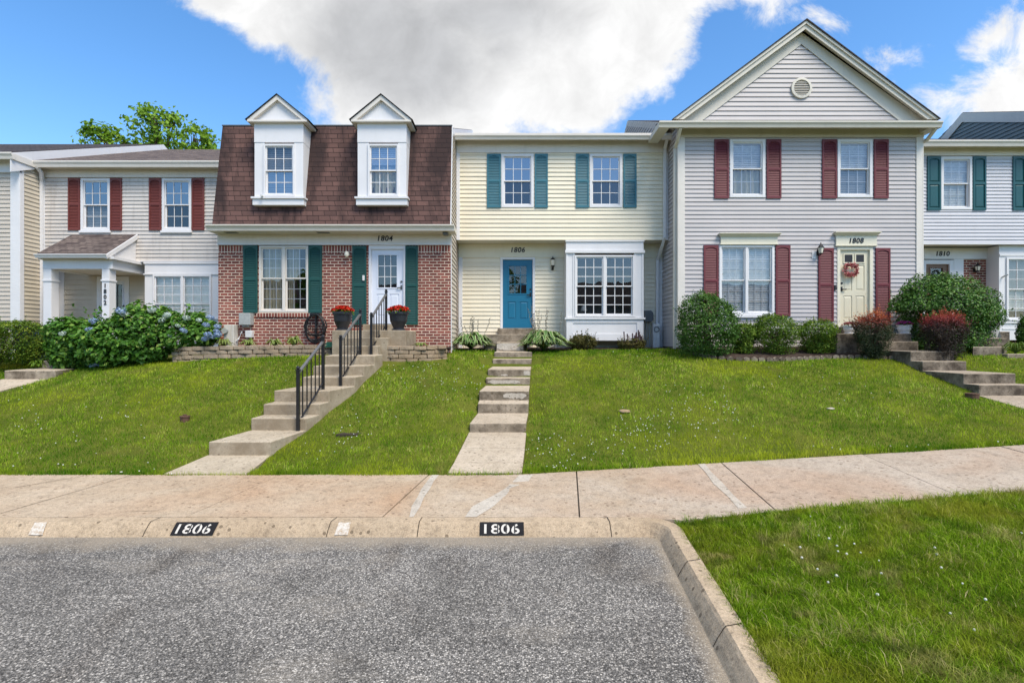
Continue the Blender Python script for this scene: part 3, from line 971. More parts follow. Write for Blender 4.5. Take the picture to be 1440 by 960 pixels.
    wx0, wx1 = PX(808, Yu), PX(892, Yu)
    bw0, bw1 = PZ(445.5, Yu), PZ(359, Yu)
    bay.box(bx0, wx0 + .01, Yu, Yl - .02, bb, PZ(356, Yu)); bay.box(wx1 - .01, bx1, Yu, Yl - .02, bb, PZ(356, Yu))
    bay.box(bx0, bx1, Yu - .004, Yl - .02, PZ(356, Yu) + .001, bt)
    bay.box(wx0 + .01, wx1 - .01, Yu, Yl - .02, bb, bw0 - .0)
    bo = obj('bay_window', bay, M['white'], h)
    tr = MB()
    tr.box(bx0 - .03, bx1 + .03, Yu - .05, Yu - .005, PZ(356, Yu), PZ(352, Yu))
    tr.box(bx0 - .02, bx1 + .02, Yu - .035, Yu - .005, bt - .05, bt - .003)
    tr.box(bx0 - .04, bx1 + .04, Yu - .06, Yu - .001, PZ(449, Yu), PZ(446.4, Yu))
    for a, b in ((bx0, bx0 + .05), (wx0 - .05, wx0 - .002), (wx1 + .002, wx1 + .05), (bx1 - .05, bx1)):
        tr.box(a, b, Yu - .018, Yu - .001, PZ(446, Yu), PZ(356.4, Yu))
    tr.ring(bx0 + .01, bx1 - .01, bb + .005, PZ(449.4, Yu), .19, Yu - .022, Yu - .001, .10, .20)
    obj('bay_trim', tr, M['white'], bo, bevel=.003)
    window(bo, wx0, wx1, bw0, bw1, Yu, 2, 3, 3, glass=('glass', 'glass_low'), sill=False, cw=.05, sub=False, barw=.02)
    obj('lamp_shade', MB().lathe([(.10, 0), (.07, .16)], (PX(826, Yu), Yu + .75, PZ(435, Yu)), 14), M['blind'], bo)
    # downspout at the right corner
    xd = XR6 - .19
    downspout(h, [(xd + .05, 14.80, zg0 + .02), (xd + .05, 15.00, zg0 - .18), (xd + .05, 15.03, zb + .05), (xd + .03, 15.2, zb - .15), (xd + .0, 15.60, zb - .5), (xd + .0, 15.63, 1.86), (xd, 15.5, 1.80)], 'white')
    gable_roof(h, XL6 + .01, XR6 - .01, 14.74, zg1 + .015, 21.6, zg1 + .015 + 6.86 * .408, 28, 'roof')
    obj('side_wall', MB().box(XL6 + .003, XL6 + .008, Yu + .05, 27, 1.2, 7.9), M['foundation'], h)
    # meters at the right end
    m = MB()
    mx, mz = PX(911.5, 15.5), PZ(444.5, 15.5)
    m.prism([(mx - .13 + .03, mz - .17), (mx + .10, mz - .17), (mx + .15, mz - .12), (mx + .15, mz + .10), (mx + .08, mz + .17), (mx - .13, mz + .17), (mx - .13, mz - .14)], 15.46, 15.66, 'y')
    mo = obj('meter_box', m, M['dark_grey'], h, bevel=.01)
    q = MB()
    for k, dx in enumerate((-.09, -.02, .05)):
        q.tube([(mx + dx, 15.6, mz - .17), (mx + dx + .01 * k, 15.6, 1.84)], .022, 8)
    obj('conduit', q, M['grey_box'], mo)
    px = PX(922.5, 15.45)
    p = MB().box(px - .10, px + .10, 15.40, 15.62, 1.70, PZ(455, 15.4))
    p.box(px - .013, px + .013, 15.388, 15.398, 1.72, 2.18)
    po = obj('utility_pedestal', p, M['white_metal'], h, bevel=.012)
    dl = MB(); ring = [(px + .075 * math.cos(t), 15.38, PZ(463, 15.4) + .075 * math.sin(t)) for t in [2 * math.pi * k / 16 for k in range(17)]]
    dl.tube(ring, .012, 6)
    obj('meter_dial', dl, M['dark_grey'], po)
    return h


# ---- brick and mansard house, number 1804
def house_1804():
    Y = 13.8
    h = thing('townhouse', 'brick townhouse with brown shingled mansard, two dormers and house number 1804', 'townhouse', ((XL4 + XL6) / 2, Y, 1.75), ROW)
    ft, fbm = PZ(330, Y), PZ(345, Y)
    wx0, wx1, wz0, wz1 = PX(365, Y), PX(434, Y), PZ(439, Y), PZ(346, Y)
    dx0, dx1, dz0, dz1 = PX(522.2, Y), PX(567.6, Y), PZ(455, Y), PZ(350.5, Y)
    # brick front pieced round the openings
    bm_ = MB()
    xs = [XL4, wx0, wx1, dx0 - .07, dx1 + .07, XL6]
    zs = fbm - .215

    def slab(a, b, c, d): bm_.box(a, b, Y, Y + .22, c, d)
    slab(xs[0], xs[1], 1.3, zs); slab(xs[1], xs[2], 1.3, wz0 - .13); slab(xs[2], xs[3], 1.3, zs); slab(xs[3], xs[4], 1.3, dz0 - .04); slab(xs[4], xs[5], 1.3, zs)
    obj('front_wall', bm_, M['brick'], h)
    for a, b in ((XL4, wx0), (wx1, dx0 - .07), (dx1 + .07, XL6)):
        obj('soldier_course', MB().box(a, b, Y - .002, Y + .2, zs + .001, fbm), M['brick_soldier'], h)
    obj('brick_sill', MB().box(wx0 - .08, wx1 + .08, Y - .035, Y + .15, wz0 - .128, wz0 - .008), M['brick_soldier'], h, bevel=.004)
    obj('side_wall', siding(MB(), Y + .1, 27, 1.5, 7.8, side_r(XL6 - .012)), M['tan_siding'], h)
    obj('corner_trim', MB().box(XL6 - .0, XL6 + .014, Y - .002, Y + .11, 1.5, fbm + .3), M['white'], h)
    obj('side_wall', MB().box(XL4 + .003, XL4 + .008, Y + .22, 27, 1.2, 7.8), M['foundation'], h)
    obj('frieze_board', MB().box(XL4 + .002, XL6 - .002, Y - .05, Y + .1, fbm + .002, ft), M['offwhite'], h, bevel=.003)
    obj('drip_trim', MB().box(XL4 + .002, XL6 - .002, Y - .07, Y - .051, fbm + .002, fbm + .03), M['white'], h)
    obj('soffit', MB().box(XL4 - .03, XL6 + .14, 13.3, Y + .05, ft + .002, ft + .03), M['offwhite'], h)
    vt = MB()
    for px in (326, 455): vt.box(PX(px, 13.55) - .16, PX(px, 13.55) + .16, 13.46, 13.60, ft - .008, ft + .001)
    obj('soffit_vent', vt, M['dark_grey'], h)
    gz0, gz1 = PZ(323.5, 13.25), PZ(315.5, 13.25)
    gutter(h, XL4 - .02, XL6 + .15, 13.24, gz0, gz1, 'beige_trim', depth=.14)
    obj('gutter_return', MB().box(XL6 + .02, XL6 + .146, 13.385, Y + .08, gz0 + .005, gz1 - .01), M['beige_trim'], h)
    # mansard slope
    zt = PZ(177.5, 13.95); yb_, yt = 13.40, 13.95
    zb_ = gz1 - .03
    mm = MB()
    mm.hexa([(XL4 + .06, yb_, zb_), (XL6 + .03, yb_, zb_), (XL6 + .02, yb_ + .2, zb_), (XL4 + .06, yb_ + .2, zb_), (XL4 + .03, yt, zt), (XL6 + .01, yt, zt), (XL6 + .01, yt + .2, zt), (XL4 + .03, yt + .2, zt)])
    obj('mansard_slope', mm, M['mansard'], h)
    obj('mansard_cap', MB().box(XL4 + .02, XL6 + .02, yt - .02, yt + .22, zt + .002, zt + .03), M['dark_grey'], h)
    ms = MB()
    obj('side_trim', MB().hexa([(XL6 + .031, yb_, zb_), (XL6 + .05, yb_, zb_), (XL6 + .05, yb_ + .1, zb_), (XL6 + .031, yb_ + .1, zb_), (XL6 + .012, yt, zt), (XL6 + .03, yt, zt), (XL6 + .03, yt + .1, zt), (XL6 + .012, yt + .1, zt)]), M['white'], h)

    def ym(z): return yb_ + (yt - yb_) * (z - zb_) / (zt - zb_)
    Yd = 13.40
    for (pa, pb, wa, wb, k) in ((356, 428, 371, 415, 0), (501, 573, 517.5, 561, 1)):
        x0, x1 = PX(pa + 2, Yd), PX(pb - 1.5, Yd)
        z0, z1 = PZ(289, Yd), PZ(174, Yd)
        a0, a1, c0, c1 = PX(wa, Yd), PX(wb, Yd), PZ(278, Yd), PZ(202, Yd)
        d = MB()
        d.box(x0, a0 + .02, Yd, ym(z1) + .3, z0 + .08, PZ(200.6, Yd)); d.box(a1 - .02, x1, Yd, ym(z1) + .3, z0 + .08, PZ(200.6, Yd))
        d.box(x0 - .004, x1 + .004, Yd - .012, ym(z1) + .6, PZ(200.4, Yd), z1)
        dm = obj('dormer', d, M['white'], h)
        obj('dormer_apron', MB().box(x0 - .03, x1 + .03, Yd - .05, Yd + .35, z0, PZ(280.4, Yd)), M['white'], dm, bevel=.004)
        obj('dormer_sill', MB().box(x0 - .06, x1 + .06, Yd - .09, Yd + .3, PZ(280.3, Yd), PZ(277.6, Yd)), M['white'], dm, bevel=.004)
        window(dm, a0, a1, c0 + .03, c1 - .02, Yd, 1, 3, 2, glass=('glass', 'glass_blue') if k == 0 else ('glass_blue', 'glass'), sill=False, cw=.05, sub=False,
               dress=[('dimblind', 0, 1, .0, 1)] if k == 0 else [('blind', 0, 1, .62, 1), ('curtain', 0, 1, 0, .6, 4)])
        # little pediment and its roof running back into the slope
        cx = (x0 + x1) / 2
        hw = (x1 - x0) / 2 + .14
        zp = PZ(136, Yd)
        ze = z1 + .035
        obj('eave_moulding', MB().box(cx - hw, cx + hw, Yd - .12, Yd + .02, z1 + .001, z1 + .055), M['offwhite'], dm, bevel=.006)
        ev = MB()
        for s in (-1, 1):
            xa, xb = sorted((cx + s * hw, cx + s * (hw - .13)))
            ev.box(xa, xb, Yd + .022, yt + .55, z1 + .001, z1 + .055)
        obj('eave_moulding', ev, M['offwhite'], dm)
        obj('pediment', MB().prism([(cx - hw + .1, z1 + .056), (cx + hw - .1, z1 + .056), (cx, zp - .12)], Yd - .02, Yd + .02, 'y'), M['white'], dm)
        rk = MB()
        for s in (-1, 1):
            rk.prism([(cx + s * (hw + .01), z1 + .057), (cx, zp), (cx, zp - .13), (cx + s * (hw - .14), z1 + .057)], Yd - .11, Yd - .021, 'y')
        obj('rake_board', rk, M['offwhite'], dm)
        rf = MB()
        for s in (-1, 1):
            rf.prism([(cx + s * (hw + .05), z1 + .055), (cx, zp + .022), (cx, zp + .003), (cx + s * (hw + .028), z1 + .052)], Yd - .14, yt + 1.2, 'y')
        obj('dormer_roof', rf, M['roof_dark'], dm)
    cam = MB().tube([(PX(369, 13.3), 13.36, PZ(275.5, 13.3)), (PX(369, 13.3), 13.22, PZ(276, 13.3))], .028, 10)
    obj('security_camera', cam, M['white_metal'], h)
    cam = MB().box(PX(627, 13.5) - .08, PX(627, 13.5) + .06, 13.42, 13.62, ft - .07, ft - .01)
    obj('security_camera', cam, M['dark_grey'], h, bevel=.02)
    gable_roof(h, XL4 + .01, XL6 - .05, 14.1, zt + .02, 21.6, zt + .02 + 7.5 * .405, 28, 'roof', rake_r=True, rakemat='white', rw=.5)
    # ground floor openings
    window(h, wx0, wx1, wz0, wz1, Y, 2, 3, 3, mat='offwhite', glass=('glass', 'glass'), sill=False, cw=.05, bars=-1, split=.515,
           dress=[('curtain', 0, .47, 0, 1, 6), ('curtain', .53, .80, 0.5, 1, 4), ('curtain', .53, .68, 0, .5, 3)])
    for a, b in ((343, 363), (434.6, 453.3)):
        shutter(h, PX(a, Y), PX(b, Y), PZ(439.8, Y), PZ(345.5, Y), Y - .002, M['shutter_green'])
    for a, b in ((496, 515.7), (570.5, 588)):
        shutter(h, PX(a, Y), PX(b, Y), PZ(456.5, Y), PZ(346, Y), Y - .002, M['shutter_green'])
    door(h, dx0, dx1, dz0, dz1, Y, 'door_white', lite=(.19, .80, .48, .93), panels=((.16, .45, .10, .40), (.56, .85, .10, .40)), lcols=3, lrows=3, cw=.065, glass='glass', handle='dark_grey')
    obj('door_head', MB().box(dx0 - .064, dx1 + .064, Y - .02, Y + .12, dz1 + .0652, fbm + .001), M['white'], h)
    number_part(h, '1804', PX(542.5, Y), PZ(335.7, Y), Y - .052, .145)
    # round flood lamp by the door
    lx, lz = PX(489, Y), PZ(359, Y)
    lo = obj('wall_lamp', MB().box(lx - .05, lx + .03, Y - .05, Y - .001, lz - .02, lz + .07).tube([(lx, Y - .04, lz + .03), (lx + .02, Y - .14, lz + .05)], .02, 8), M['black_metal'], h)
    obj('lamp_shade', MB().lathe([(.03, .08), (.055, .04), (.06, -.02), (.04, -.06), (.02, -.07)], (lx + .02, Y - .15, lz), 12), M['lamp_glass'], lo)
    obj('door_bell', MB().box(PX(512, Y) - .03, PX(512, Y) + .03, Y - .075, Y - .045, PZ(395, Y), PZ(387.5, Y)), M['white_metal'], h, bevel=.01)
    # meter box, water pedestal, junction box
    m = MB().box(PX(335.5, 13.6), PX(352, 13.6), 13.6, Y - .001, PZ(457, 13.6), PZ(440, 13.6))
    m.box(PX(338, 13.6), PX(348, 13.6), 13.66, Y - .001, PZ(459.5, 13.6), PZ(457.2, 13.6))
    obj('meter_box', m, M['grey_box'], h, bevel=.015)
    j = MB().box(PX(343, 13.6), PX(352, 13.6), 13.66, Y - .001, PZ(474.5, 13.6), PZ(464.5, 13.6))
    jo = obj('junction_box', j, M['white_metal'], h, bevel=.01)
    obj('conduit', MB().tube([(PX(340, 13.65), 13.66, PZ(466, 13.65)), (PX(336, 13.65), 13.62, PZ(477, 13.65)), (PX(330, 13.65), 13.62, PZ(482, 13.65)), (PX(328, 13.65), 13.62, 1.8)], .022, 8), M['white_metal'], jo)
    p = MB().box(PX(314.5, 13.5), PX(328.5, 13.5), 13.5, 13.74, 1.6, PZ(456.5, 13.5))
    po = obj('utility_pedestal', p, M['rust_white'], h, bevel=.012)
    dl = MB(); cx, cz = PX(317.5, 13.5), PZ(465, 13.5)
    dl.tube([(cx, 13.49, cz), (cx, 13.42, cz)], .075, 16)
    dl.tube([(cx - .08, 13.47, cz + .02), (cx - .13, 13.47, cz + .0)], .02, 8)
    obj('meter_dial', dl, M['grey_box'], po)
    return h


# ---- grey gabled house, number 1808
def house_1808():
    Y = 14.2
    h = thing('townhouse', 'grey sided townhouse with wide front gable, burgundy shutters and house number 1808', 'townhouse', ((XR6 + XR8) / 2, Y, 1.78), ROW)
    zf0, zf1 = PZ(193.5, Y), PZ(181, Y)
    xa, xb = XR6, XR8
    u0, u1 = PZ(278, Y), PZ(196.5, Y)
    uw = [(PX(1026, Y), PX(1075.5, Y)), (PX(1177, Y), PX(1226, Y))]
    lw = (PX(1011, Y), PX(1088.3, Y), PZ(443, Y), PZ(344.8, Y))
    dx0, dx1, dz0, dz1 = PX(1181, Y), PX(1222.5, Y), PZ(458.6, Y), PZ(351.5, Y)
    ops = [(a + .03, b - .03, u0 + .03, u1 - .03) for a, b in uw] + [(lw[0] + .03, lw[1] - .03, lw[2] + .03, lw[3]), (dx0 - .06, dx1 + .06, dz0 - .05, dz1 + .05)]
    obj('front_wall', siding(MB(), xa + .02, xb - .02, 1.86, zf0 + .02, front(Y), ops, pitch=.118), M['grey_siding'], h)
    obj('foundation', MB().box(xa + .012, xb - .012, Y - .003, Y + .2, 1.2, 1.86), M['foundation'], h)
    obj('side_wall', siding(MB(), Y + .02, 27, 1.86, 8.0, side_l(xa), pitch=.118), M['grey_siding'], h)
    obj('side_wall', siding(MB(), Y + .02, 27, 1.5, 8.0, side_r(xb), pitch=.118), M['grey_siding'], h)
    obj('foundation', MB().box(xa + .003, xa + .2, Y + .21, 27, 1.2, 1.86), M['foundation'], h)
    for s, x in ((-1, xa), (1, xb)):
        c = MB()
        c.box(x if s < 0 else x - .17, x + .17 if s < 0 else x, Y - .036, Y + .02, 1.84, zf0)
        c.box(x - .03 if s < 0 else x + .001, x - .001 if s < 0 else x + .03, Y - .036, Y + .12, 1.84, zf0 + .15)
        obj('corner_trim', c, M['offwhite'], h, bevel=.004)
    obj('frieze_board', MB().box(xa - .035, xb + .035, Y - .045, Y + .02, zf0 + .001, zf1 + .03), M['beige_trim'], h)
    # eave with soffit and gutter, returning a little at both ends
    gx0, gx1 = PX(927, 13.72), PX(1326, 13.72)
    gz0, gz1 = PZ(178.5, 13.72), PZ(170.5, 13.72)
    sf = MB().box(gx0 + .06, gx1 - .06, 13.82, Y + .02, zf1 + .032, zf1 + .06)
    for k in range(48):
        x = gx0 + .1 + (gx1 - gx0 - .2) * k / 47
        sf.box(x - .006, x + .006, 13.84, Y - .05, zf1 + .026, zf1 + .0315)
    obj('soffit', sf, M['beige_trim'], h)
    gutter(h, gx0, gx1, 13.70, gz0, gz1, 'beige_trim')
    rt = MB()
    rt.hexa([(gx0, 13.82, gz0), (gx0 + .3, 13.82, gz0), (gx0 + .3, 14.9, gz0 + .02), (gx0 + .02, 14.9, gz0 + .02), (gx0, 13.82, gz1), (gx0 + .3, 13.82, gz1), (gx0 + .3, 14.9, gz1), (gx0 + .02, 14.9, gz1)])
    rt.hexa([(gx1 - .3, 13.82, gz0), (gx1, 13.82, gz0), (gx1 - .02, 14.9, gz0 + .02), (gx1 - .3, 14.9, gz0 + .02), (gx1 - .3, 13.82, gz1), (gx1, 13.82, gz1), (gx1 - .02, 14.9, gz1), (gx1 - .3, 14.9, gz1)])
    obj('gutter_return', rt, M['beige_trim'], h)
    obj('eave_roof', MB().prism([(13.75, gz1 + .01), (Y - .03, gz1 + .10), (Y - .03, gz1 + .05), (13.75, gz1 - .02)], gx0 + .03, gx1 - .03, 'x'), M['roof_dark'], h)
    # gable
    cx, za, zb = 7.985, PZ(62.3, Y), gz1 + .10
    zref = PZ(167, Y)
    sl = (za - zref) / (cx - PX(990, Y))

    def lim(z):
        d = (za - z) / sl
        return (cx - d, cx + d)
    obj('gable_wall', siding(MB(), xa, xb, zb, za - .03, front(Y), ulim=lim, pitch=.13), M['grey_siding'], h)
    gp, ge = PZ(29.5, 14.0), PZ(168.5, 14.0)
    L, Rr = PX(946.5, 14.0), PX(1317.5, 14.0)
    mid = (L + Rr) / 2
    fr = MB()
    for s, e in ((-1, L), (1, Rr)):      # wide flat boards on the wall, then the raised rake with its soffit
        fr.prism([(e - s * .05, zb), (mid, gp - .22), (mid, za - .02), (cx + s * ((za - zb - .02) / sl), zb)], Y - .04, Y - .017, 'y')
    obj('rake_frieze', fr, M['beige_trim'], h)
    rk = MB(); rs = MB(); rr = MB()
    for s, e in ((-1, L), (1, Rr)):
        rk.prism([(e, ge), (mid, gp - .03), (mid, gp - .24), (e - s * .28, ge)], 13.97, 13.999, 'y')
        rk.prism([(e, ge), (mid, gp - .03), (mid, gp - .11), (e - s * .11, ge)], 13.93, 13.968, 'y')
        rs.prism([(e - s * .10, ge + .01), (mid, gp - .10), (mid, gp - .14), (e - s * .15, ge + .01)], 14.0, Y - .045, 'y')
        rr.prism([(e + s * .04, ge - .01), (mid, gp + .010), (mid, gp - .028), (e + s * .01, ge - .01)], 13.90, 26, 'y')
    obj('rake_board', rk, M['beige_trim'], h)
    obj('rake_soffit', rs, M['beige_trim'], h)
    obj('gable_roof', rr, M['roof_dark'], h)
    vx, vz, vr = PX(1126, Y), PZ(125, Y), .285
    v = MB()
    n = 28
    for k in range(n):
        t0, t1 = 2 * math.pi * k / n, 2 * math.pi * (k + 1) / n
        def q(r, t, y): return (vx + r * math.cos(t), y, vz + r * math.sin(t))
        v.hexa([q(vr * .78, t0, Y - .065), q(vr, t0, Y - .06), q(vr, t0, Y - .01), q(vr * .78, t0, Y - .01), q(vr * .78, t1, Y - .065), q(vr, t1, Y - .06), q(vr, t1, Y - .01), q(vr * .78, t1, Y - .01)])
    vo = obj('gable_vent', v, M['beige_trim'], h)
    lv = MB()
    for k in range(9):
        z = vz - vr * .74 + vr * 1.48 * (k + .5) / 9
        w = math.sqrt(max(0, (vr * .78) ** 2 - (z - vz) ** 2))
        lv.quad((vx - w, Y - .055, z - .02), (vx + w, Y - .055, z - .02), (vx + w, Y - .022, z + .022), (vx - w, Y - .022, z + .022))
    obj('louvres', lv, M['beige_trim'], vo)
    obj('vent_backing', MB().tube([(vx, Y - .0175, vz), (vx, Y - .012, vz)], vr * .8, 24), M['black'], vo)
    # windows
    for i, (a, b) in enumerate(uw):
        window(h, a, b, u0, u1, Y, 1, 3, 2, glass=('glass', 'glass'), sill=False, cw=.075, bars=-1, dress=[('blind', 0, 1, 0.5, 1), ('dimblind' if i else 'curtain', 0, 1, 0, .5, 5)])
    window(h, lw[0], lw[1], lw[2], lw[3], Y, 2, 3, 3, glass=('glass', 'glass'), sill=True, cw=.065, bars=-1, dress=[('blind', 0, 1, .5, 1), ('blind', 0, 1, 0, .5)])
    S = M['shutter_burgundy']
    for a, b in ((1004, 1024.3), (1077.3, 1097.8), (1155.3, 1175.8), (1228, 1248.3)):
        shutter(h, PX(a, Y), PX(b, Y), PZ(279.5, Y), PZ(196.8, Y), Y, S)
    for a, b in ((989, 1009.6), (1090, 1110.5)):
        shutter(h, PX(a, Y), PX(b, Y), PZ(444.5, Y), PZ(345, Y), Y, S)
    for a, b in ((1150, 1171.3), (1230.3, 1250.7)):
        shutter(h, PX(a, Y), PX(b, Y), PZ(452, Y), PZ(349, Y), Y, S)
    for (a, b, t, u, lab) in ((1010.5, 1094, 329, 344.5, 0), (1172, 1233, 327.5, 346.5, 1)):
        x0, x1, z1, z0 = PX(a, Y), PX(b, Y), PZ(t, Y), PZ(u, Y)
        c = MB().box(x0 + .04, x1 - .04, Y - .06, Y - .017, z0 + .03, z1 - .06)
        c.hexa([(x0 + .04, Y - .075, z1 - .09), (x1 - .04, Y - .075, z1 - .09), (x1 - .04, Y - .017, z1 - .09), (x0 + .04, Y - .017, z1 - .09), (x0 - .02, Y - .15, z1 - .02), (x1 + .02, Y - .15, z1 - .02), (x1 + .02, Y - .017, z1 - .02), (x0 - .02, Y - .017, z1 - .02)])
        c.box(x0 - .03, x1 + .03, Y - .16, Y - .017, z1 - .019, z1)
        c.box(x0 + .02, x1 - .02, Y - .075, Y - .017, z0, z0 + .029)
        o = obj('door_crown' if lab else 'window_crown', c, M['cream_trim'], h, bevel=.004)
        if lab: number_part(o, '1808', (x0 + x1) / 2, PZ(338.8, Y), Y - .062, .14)
    six = ((.17, .44, .84, .94), (.56, .83, .84, .94))
    d = door(h, dx0, dx1, dz0, dz1, Y, 'door_cream', lite=None, panels=((.14, .44, .10, .40), (.56, .86, .10, .40), (.14, .44, .47, .80), (.56, .86, .47, .80)), cw=.085, casing='cream_trim', handle_right=False)
    for (fa, fb, fc, fd) in six:
        w_, h_ = dx1 - dx0, dz1 - dz0
        A, B, C_, D_ = dx0 + w_ * fa, dx0 + w_ * fb, dz0 + h_ * fc, dz0 + h_ * fd
        obj('lite_frame', MB().ring(A - .03, B + .03, C_ - .03, D_ + .03, .03, Y + .012, Y + .029), M['door_cream'], d)
        obj('pane', MB().box(A, B, Y + .020, Y + .0285, C_, D_), M['black'], d)
    lo = lamp_lantern(h, PX(1150, Y), PZ(353, Y), Y - .02, .42)
    obj('lamp_mount', MB().box(PX(1143, Y) - .03, PX(1143, Y) + .08, Y - .022, Y - .012, PZ(364, Y), PZ(353, Y)), M['white'], lo)
    obj('door_bell', MB().box(PX(1173.2, Y) - .03, PX(1173.2, Y) + .03, Y - .06, Y - .02, PZ(408, Y), PZ(401, Y)), M['black'], h)
    for xd, s in ((xa + .02, -1), (xb - .02, 1)):
        x2 = xd + s * .09
        downspout(h, [(x2, 13.80, gz0), (x2, 14.05, gz0 - .22), (x2, Y + .10, gz0 - .36), (x2, Y + .12, 1.80)] if s < 0 else [(x2, 13.80, gz0), (x2, 14.1, gz0 - .2), (x2, 14.9, gz0 - .26), (x2, 15.2, gz0 - .25)], 'beige_trim')
    zr = 10.80
    gable_roof(h, xa + .02, xb - .02, 14.6, zr - (20.4 - 14.6) * .44, 20.4, zr, 27, 'roof_dark', rake_l=True, rakemat='beige_trim', rw=.22)
    party_wall(h, xa, 14.6, zr - (20.4 - 14.6) * .44 - .05, 20.4, zr - .05, 27, 7.9, side_l(xa), 'lightgrey_siding', 'gable_end')
    return h


# ---- pale house with the porch, number 1802
def house_1802():
    Yu, Yl = 16.0, 16.6
    h = thing('townhouse', 'pale sided townhouse with red brown shutters, small shingled porch and house number 1802', 'townhouse', ((XL2 + XL4) / 2, Yu, 1.6), ROW)
    xa, xb = XL2, XL4
    zb, ztop = PZ(367, Yu), PZ(250, Yu)
    zft = PZ(239, Yu)
    w0, w1 = PZ(324.5, Yu), PZ(251.5, Yu)
    wins = [(PX(114.3, Yu), PX(155.5, Yu)), (PX(228.5, Yu), PX(269.7, Yu))]
    ops = [(a + .03, b - .03, w0 + .03, w1 - .03) for a, b in wins]
    obj('upper_wall', siding(MB(), xa, xb + .4, zb, ztop + .02, front(Yu), ops, pitch=.118), M['lightgrey_siding'], h)
    obj('corner_trim', MB().box(xa + .01, xa + .12, Yu - .035, Yu + .02, zb, ztop), M['white'], h, bevel=.004)
    obj('lower_band', MB().box(PX(182, Yu), xb + .3, Yu - .03, Yu + .02, zb - .03, zb - .001), M['white'], h)
    obj('frieze_board', MB().box(xa + .01, xb + .3, Yu - .045, Yu + .02, ztop + .001, zft), M['offwhite'], h)
    obj('soffit', MB().box(xa + .004, xb + .3, Yu - .36, Yu, zft + .002, zft + .03), M['offwhite'], h)
    gz0, gz1 = PZ(234.5, 15.6), PZ(226, 15.6)
    gutter(h, xa + .03, xb + .3, 15.58, gz0, gz1, 'offwhite')
    for i, (a, b) in enumerate(wins):
        window(h, a, b, w0, w1, Yu, 1, 3, 2, glass=('glass_blue', 'glass'), sill=True, cw=.075, dress=[('dimblind', 0, 1, 0, .5)] if i == 0 else None)
    for a, b in ((97, 113.6), (156, 172.3), (210.6, 227.6), (270.6, 288)):
        shutter(h, PX(a, Yu), PX(b, Yu), PZ(324, Yu), PZ(251, Yu), Yu, M['shutter_red'])
    obj('overhang_soffit', MB().box(xa + .01, xb, Yu + .022, Yl + .1, zb + .004, zb + .03), M['offwhite'], h)
    dx0, dx1 = PX(143, Yl), PX(176, Yl)
    dz0, dz1 = PZ(480, Yl) + .1, PZ(395, Yl)
    bx0, bx1 = PX(203.5, Yu), PX(307.5, Yu)
    ops = [(dx0 - .03, dx1 + .03, dz0 - .04, dz1 + .03), (bx0 + .05, bx1 - .05, 2.0, zb)]
    obj('lower_wall', siding(MB(), xa, xb + .3, 1.6, zb - .1, front(Yl), ops, pitch=.16), M['beige_siding'], h)
    obj('frieze_board', MB().box(xa + .02, xb, Yl - .03, Yl + .02, zb - .22, zb - .002), M['white'], h)
    obj('corner_trim', MB().box(PX(83, Yl), PX(91, Yl), Yl - .03, Yl + .02, 1.5, zb - .222), M['white'], h)
    door(h, dx0, dx1, dz0, dz1, Yl, 'door_white', lite=(.12, .88, .14, .95), lcols=3, lrows=4, cw=.14, glass='glass_low', sub_bars='dark_grey')
    # porch
    Yp = 15.0
    bt, bb = PZ(364, Yp), PZ(378, Yp)
    x0, x1 = PX(60, Yp), PX(158, Yp)
    po = obj('porch', MB().box(x0, x1, Yp, Yp + .20, bb, bt).box(x0, x0 + .2, Yp + .201, Yl - .04, bb, bt).box(x1 - .2, x1, Yp + .201, Yl - .04, bb, bt), M['white'], h, bevel=.004)
    obj('porch_ceiling', MB().box(x0 + .2, x1 - .2, Yp + .2, Yl - .02, bb + .02, bb + .05), M['offwhite'], po)
    for a, b in ((60.5, 75.5), (143, 157)):
        p0, p1 = PX(a, Yp), PX(b - 3.5, Yp)
        ps = MB().box(p0, p1, Yp + .002, Yp + .26, 1.62, bb - .001)
        ps.box(p0 - .02, p1 + .02, Yp - .02, Yp + .28, PZ(395.5, Yp), PZ(394, Yp) + .02)
        ps.box(p0 - .02, p1 + .02, Yp - .02, Yp + .28, 1.62, 1.76)
        obj('porch_post', ps, M['white'], po, bevel=.006)
    er, zt = 14.78, PZ(329, Yu - .05)
    ze = PZ(357, er)
    ra, rb = PX(50, er), PX(151, er)
    rt0, rt1 = ra - .05, rb - .05
    obj('porch_roof', MB().prism([(er, ze), (Yu - .01, zt), (Yu - .01, zt - .09), (er, ze - .06)], ra + .02, rb - .04, 'x'), M['roof'], po)
    gutter(po, ra, rb, er - .06, PZ(362.5, er), PZ(357.5, er), 'white', depth=.10)
    obj('porch_gable', MB().prism([(er + .15, ze - .02), (Yu - .02, zt - .1), (Yu - .02, ze - .02)], x1 - .06, x1 - .03, 'x'), M['white'], po)
    obj('rake_board', MB().prism([(er, ze - .005), (Yu - .012, zt - .005), (Yu - .012, zt - .16), (er, ze - .14)], rb - .038, rb - .005, 'x'), M['white'], po)
    obj('eave_trim', MB().box(x1 + .001, x1 + .12, Yp - .10, Yl - .1, bt - .02, bt + .06), M['white'], po)
    obj('eave_trim', MB().box(x0 - .03, x1, Yp - .12, Yp - .001, bt - .03, bt + .06), M['offwhite'], po)
    number_part(po, '1802', PX(148, Yp), PZ(413.5, Yp), Yp - .001, .125, vertical=True)
    # bay
    bay = MB()
    wx0, wx1 = PX(215.5, Yu), PX(297.5, Yu)
    wz0, wz1 = PZ(447, Yu), PZ(386.5, Yu)
    bay.box(bx0, wx0 + .01, Yu + .003, Yl - .02, 1.75, PZ(386, Yu)); bay.box(wx1 - .01, bx1, Yu + .003, Yl - .02, 1.75, PZ(386, Yu))
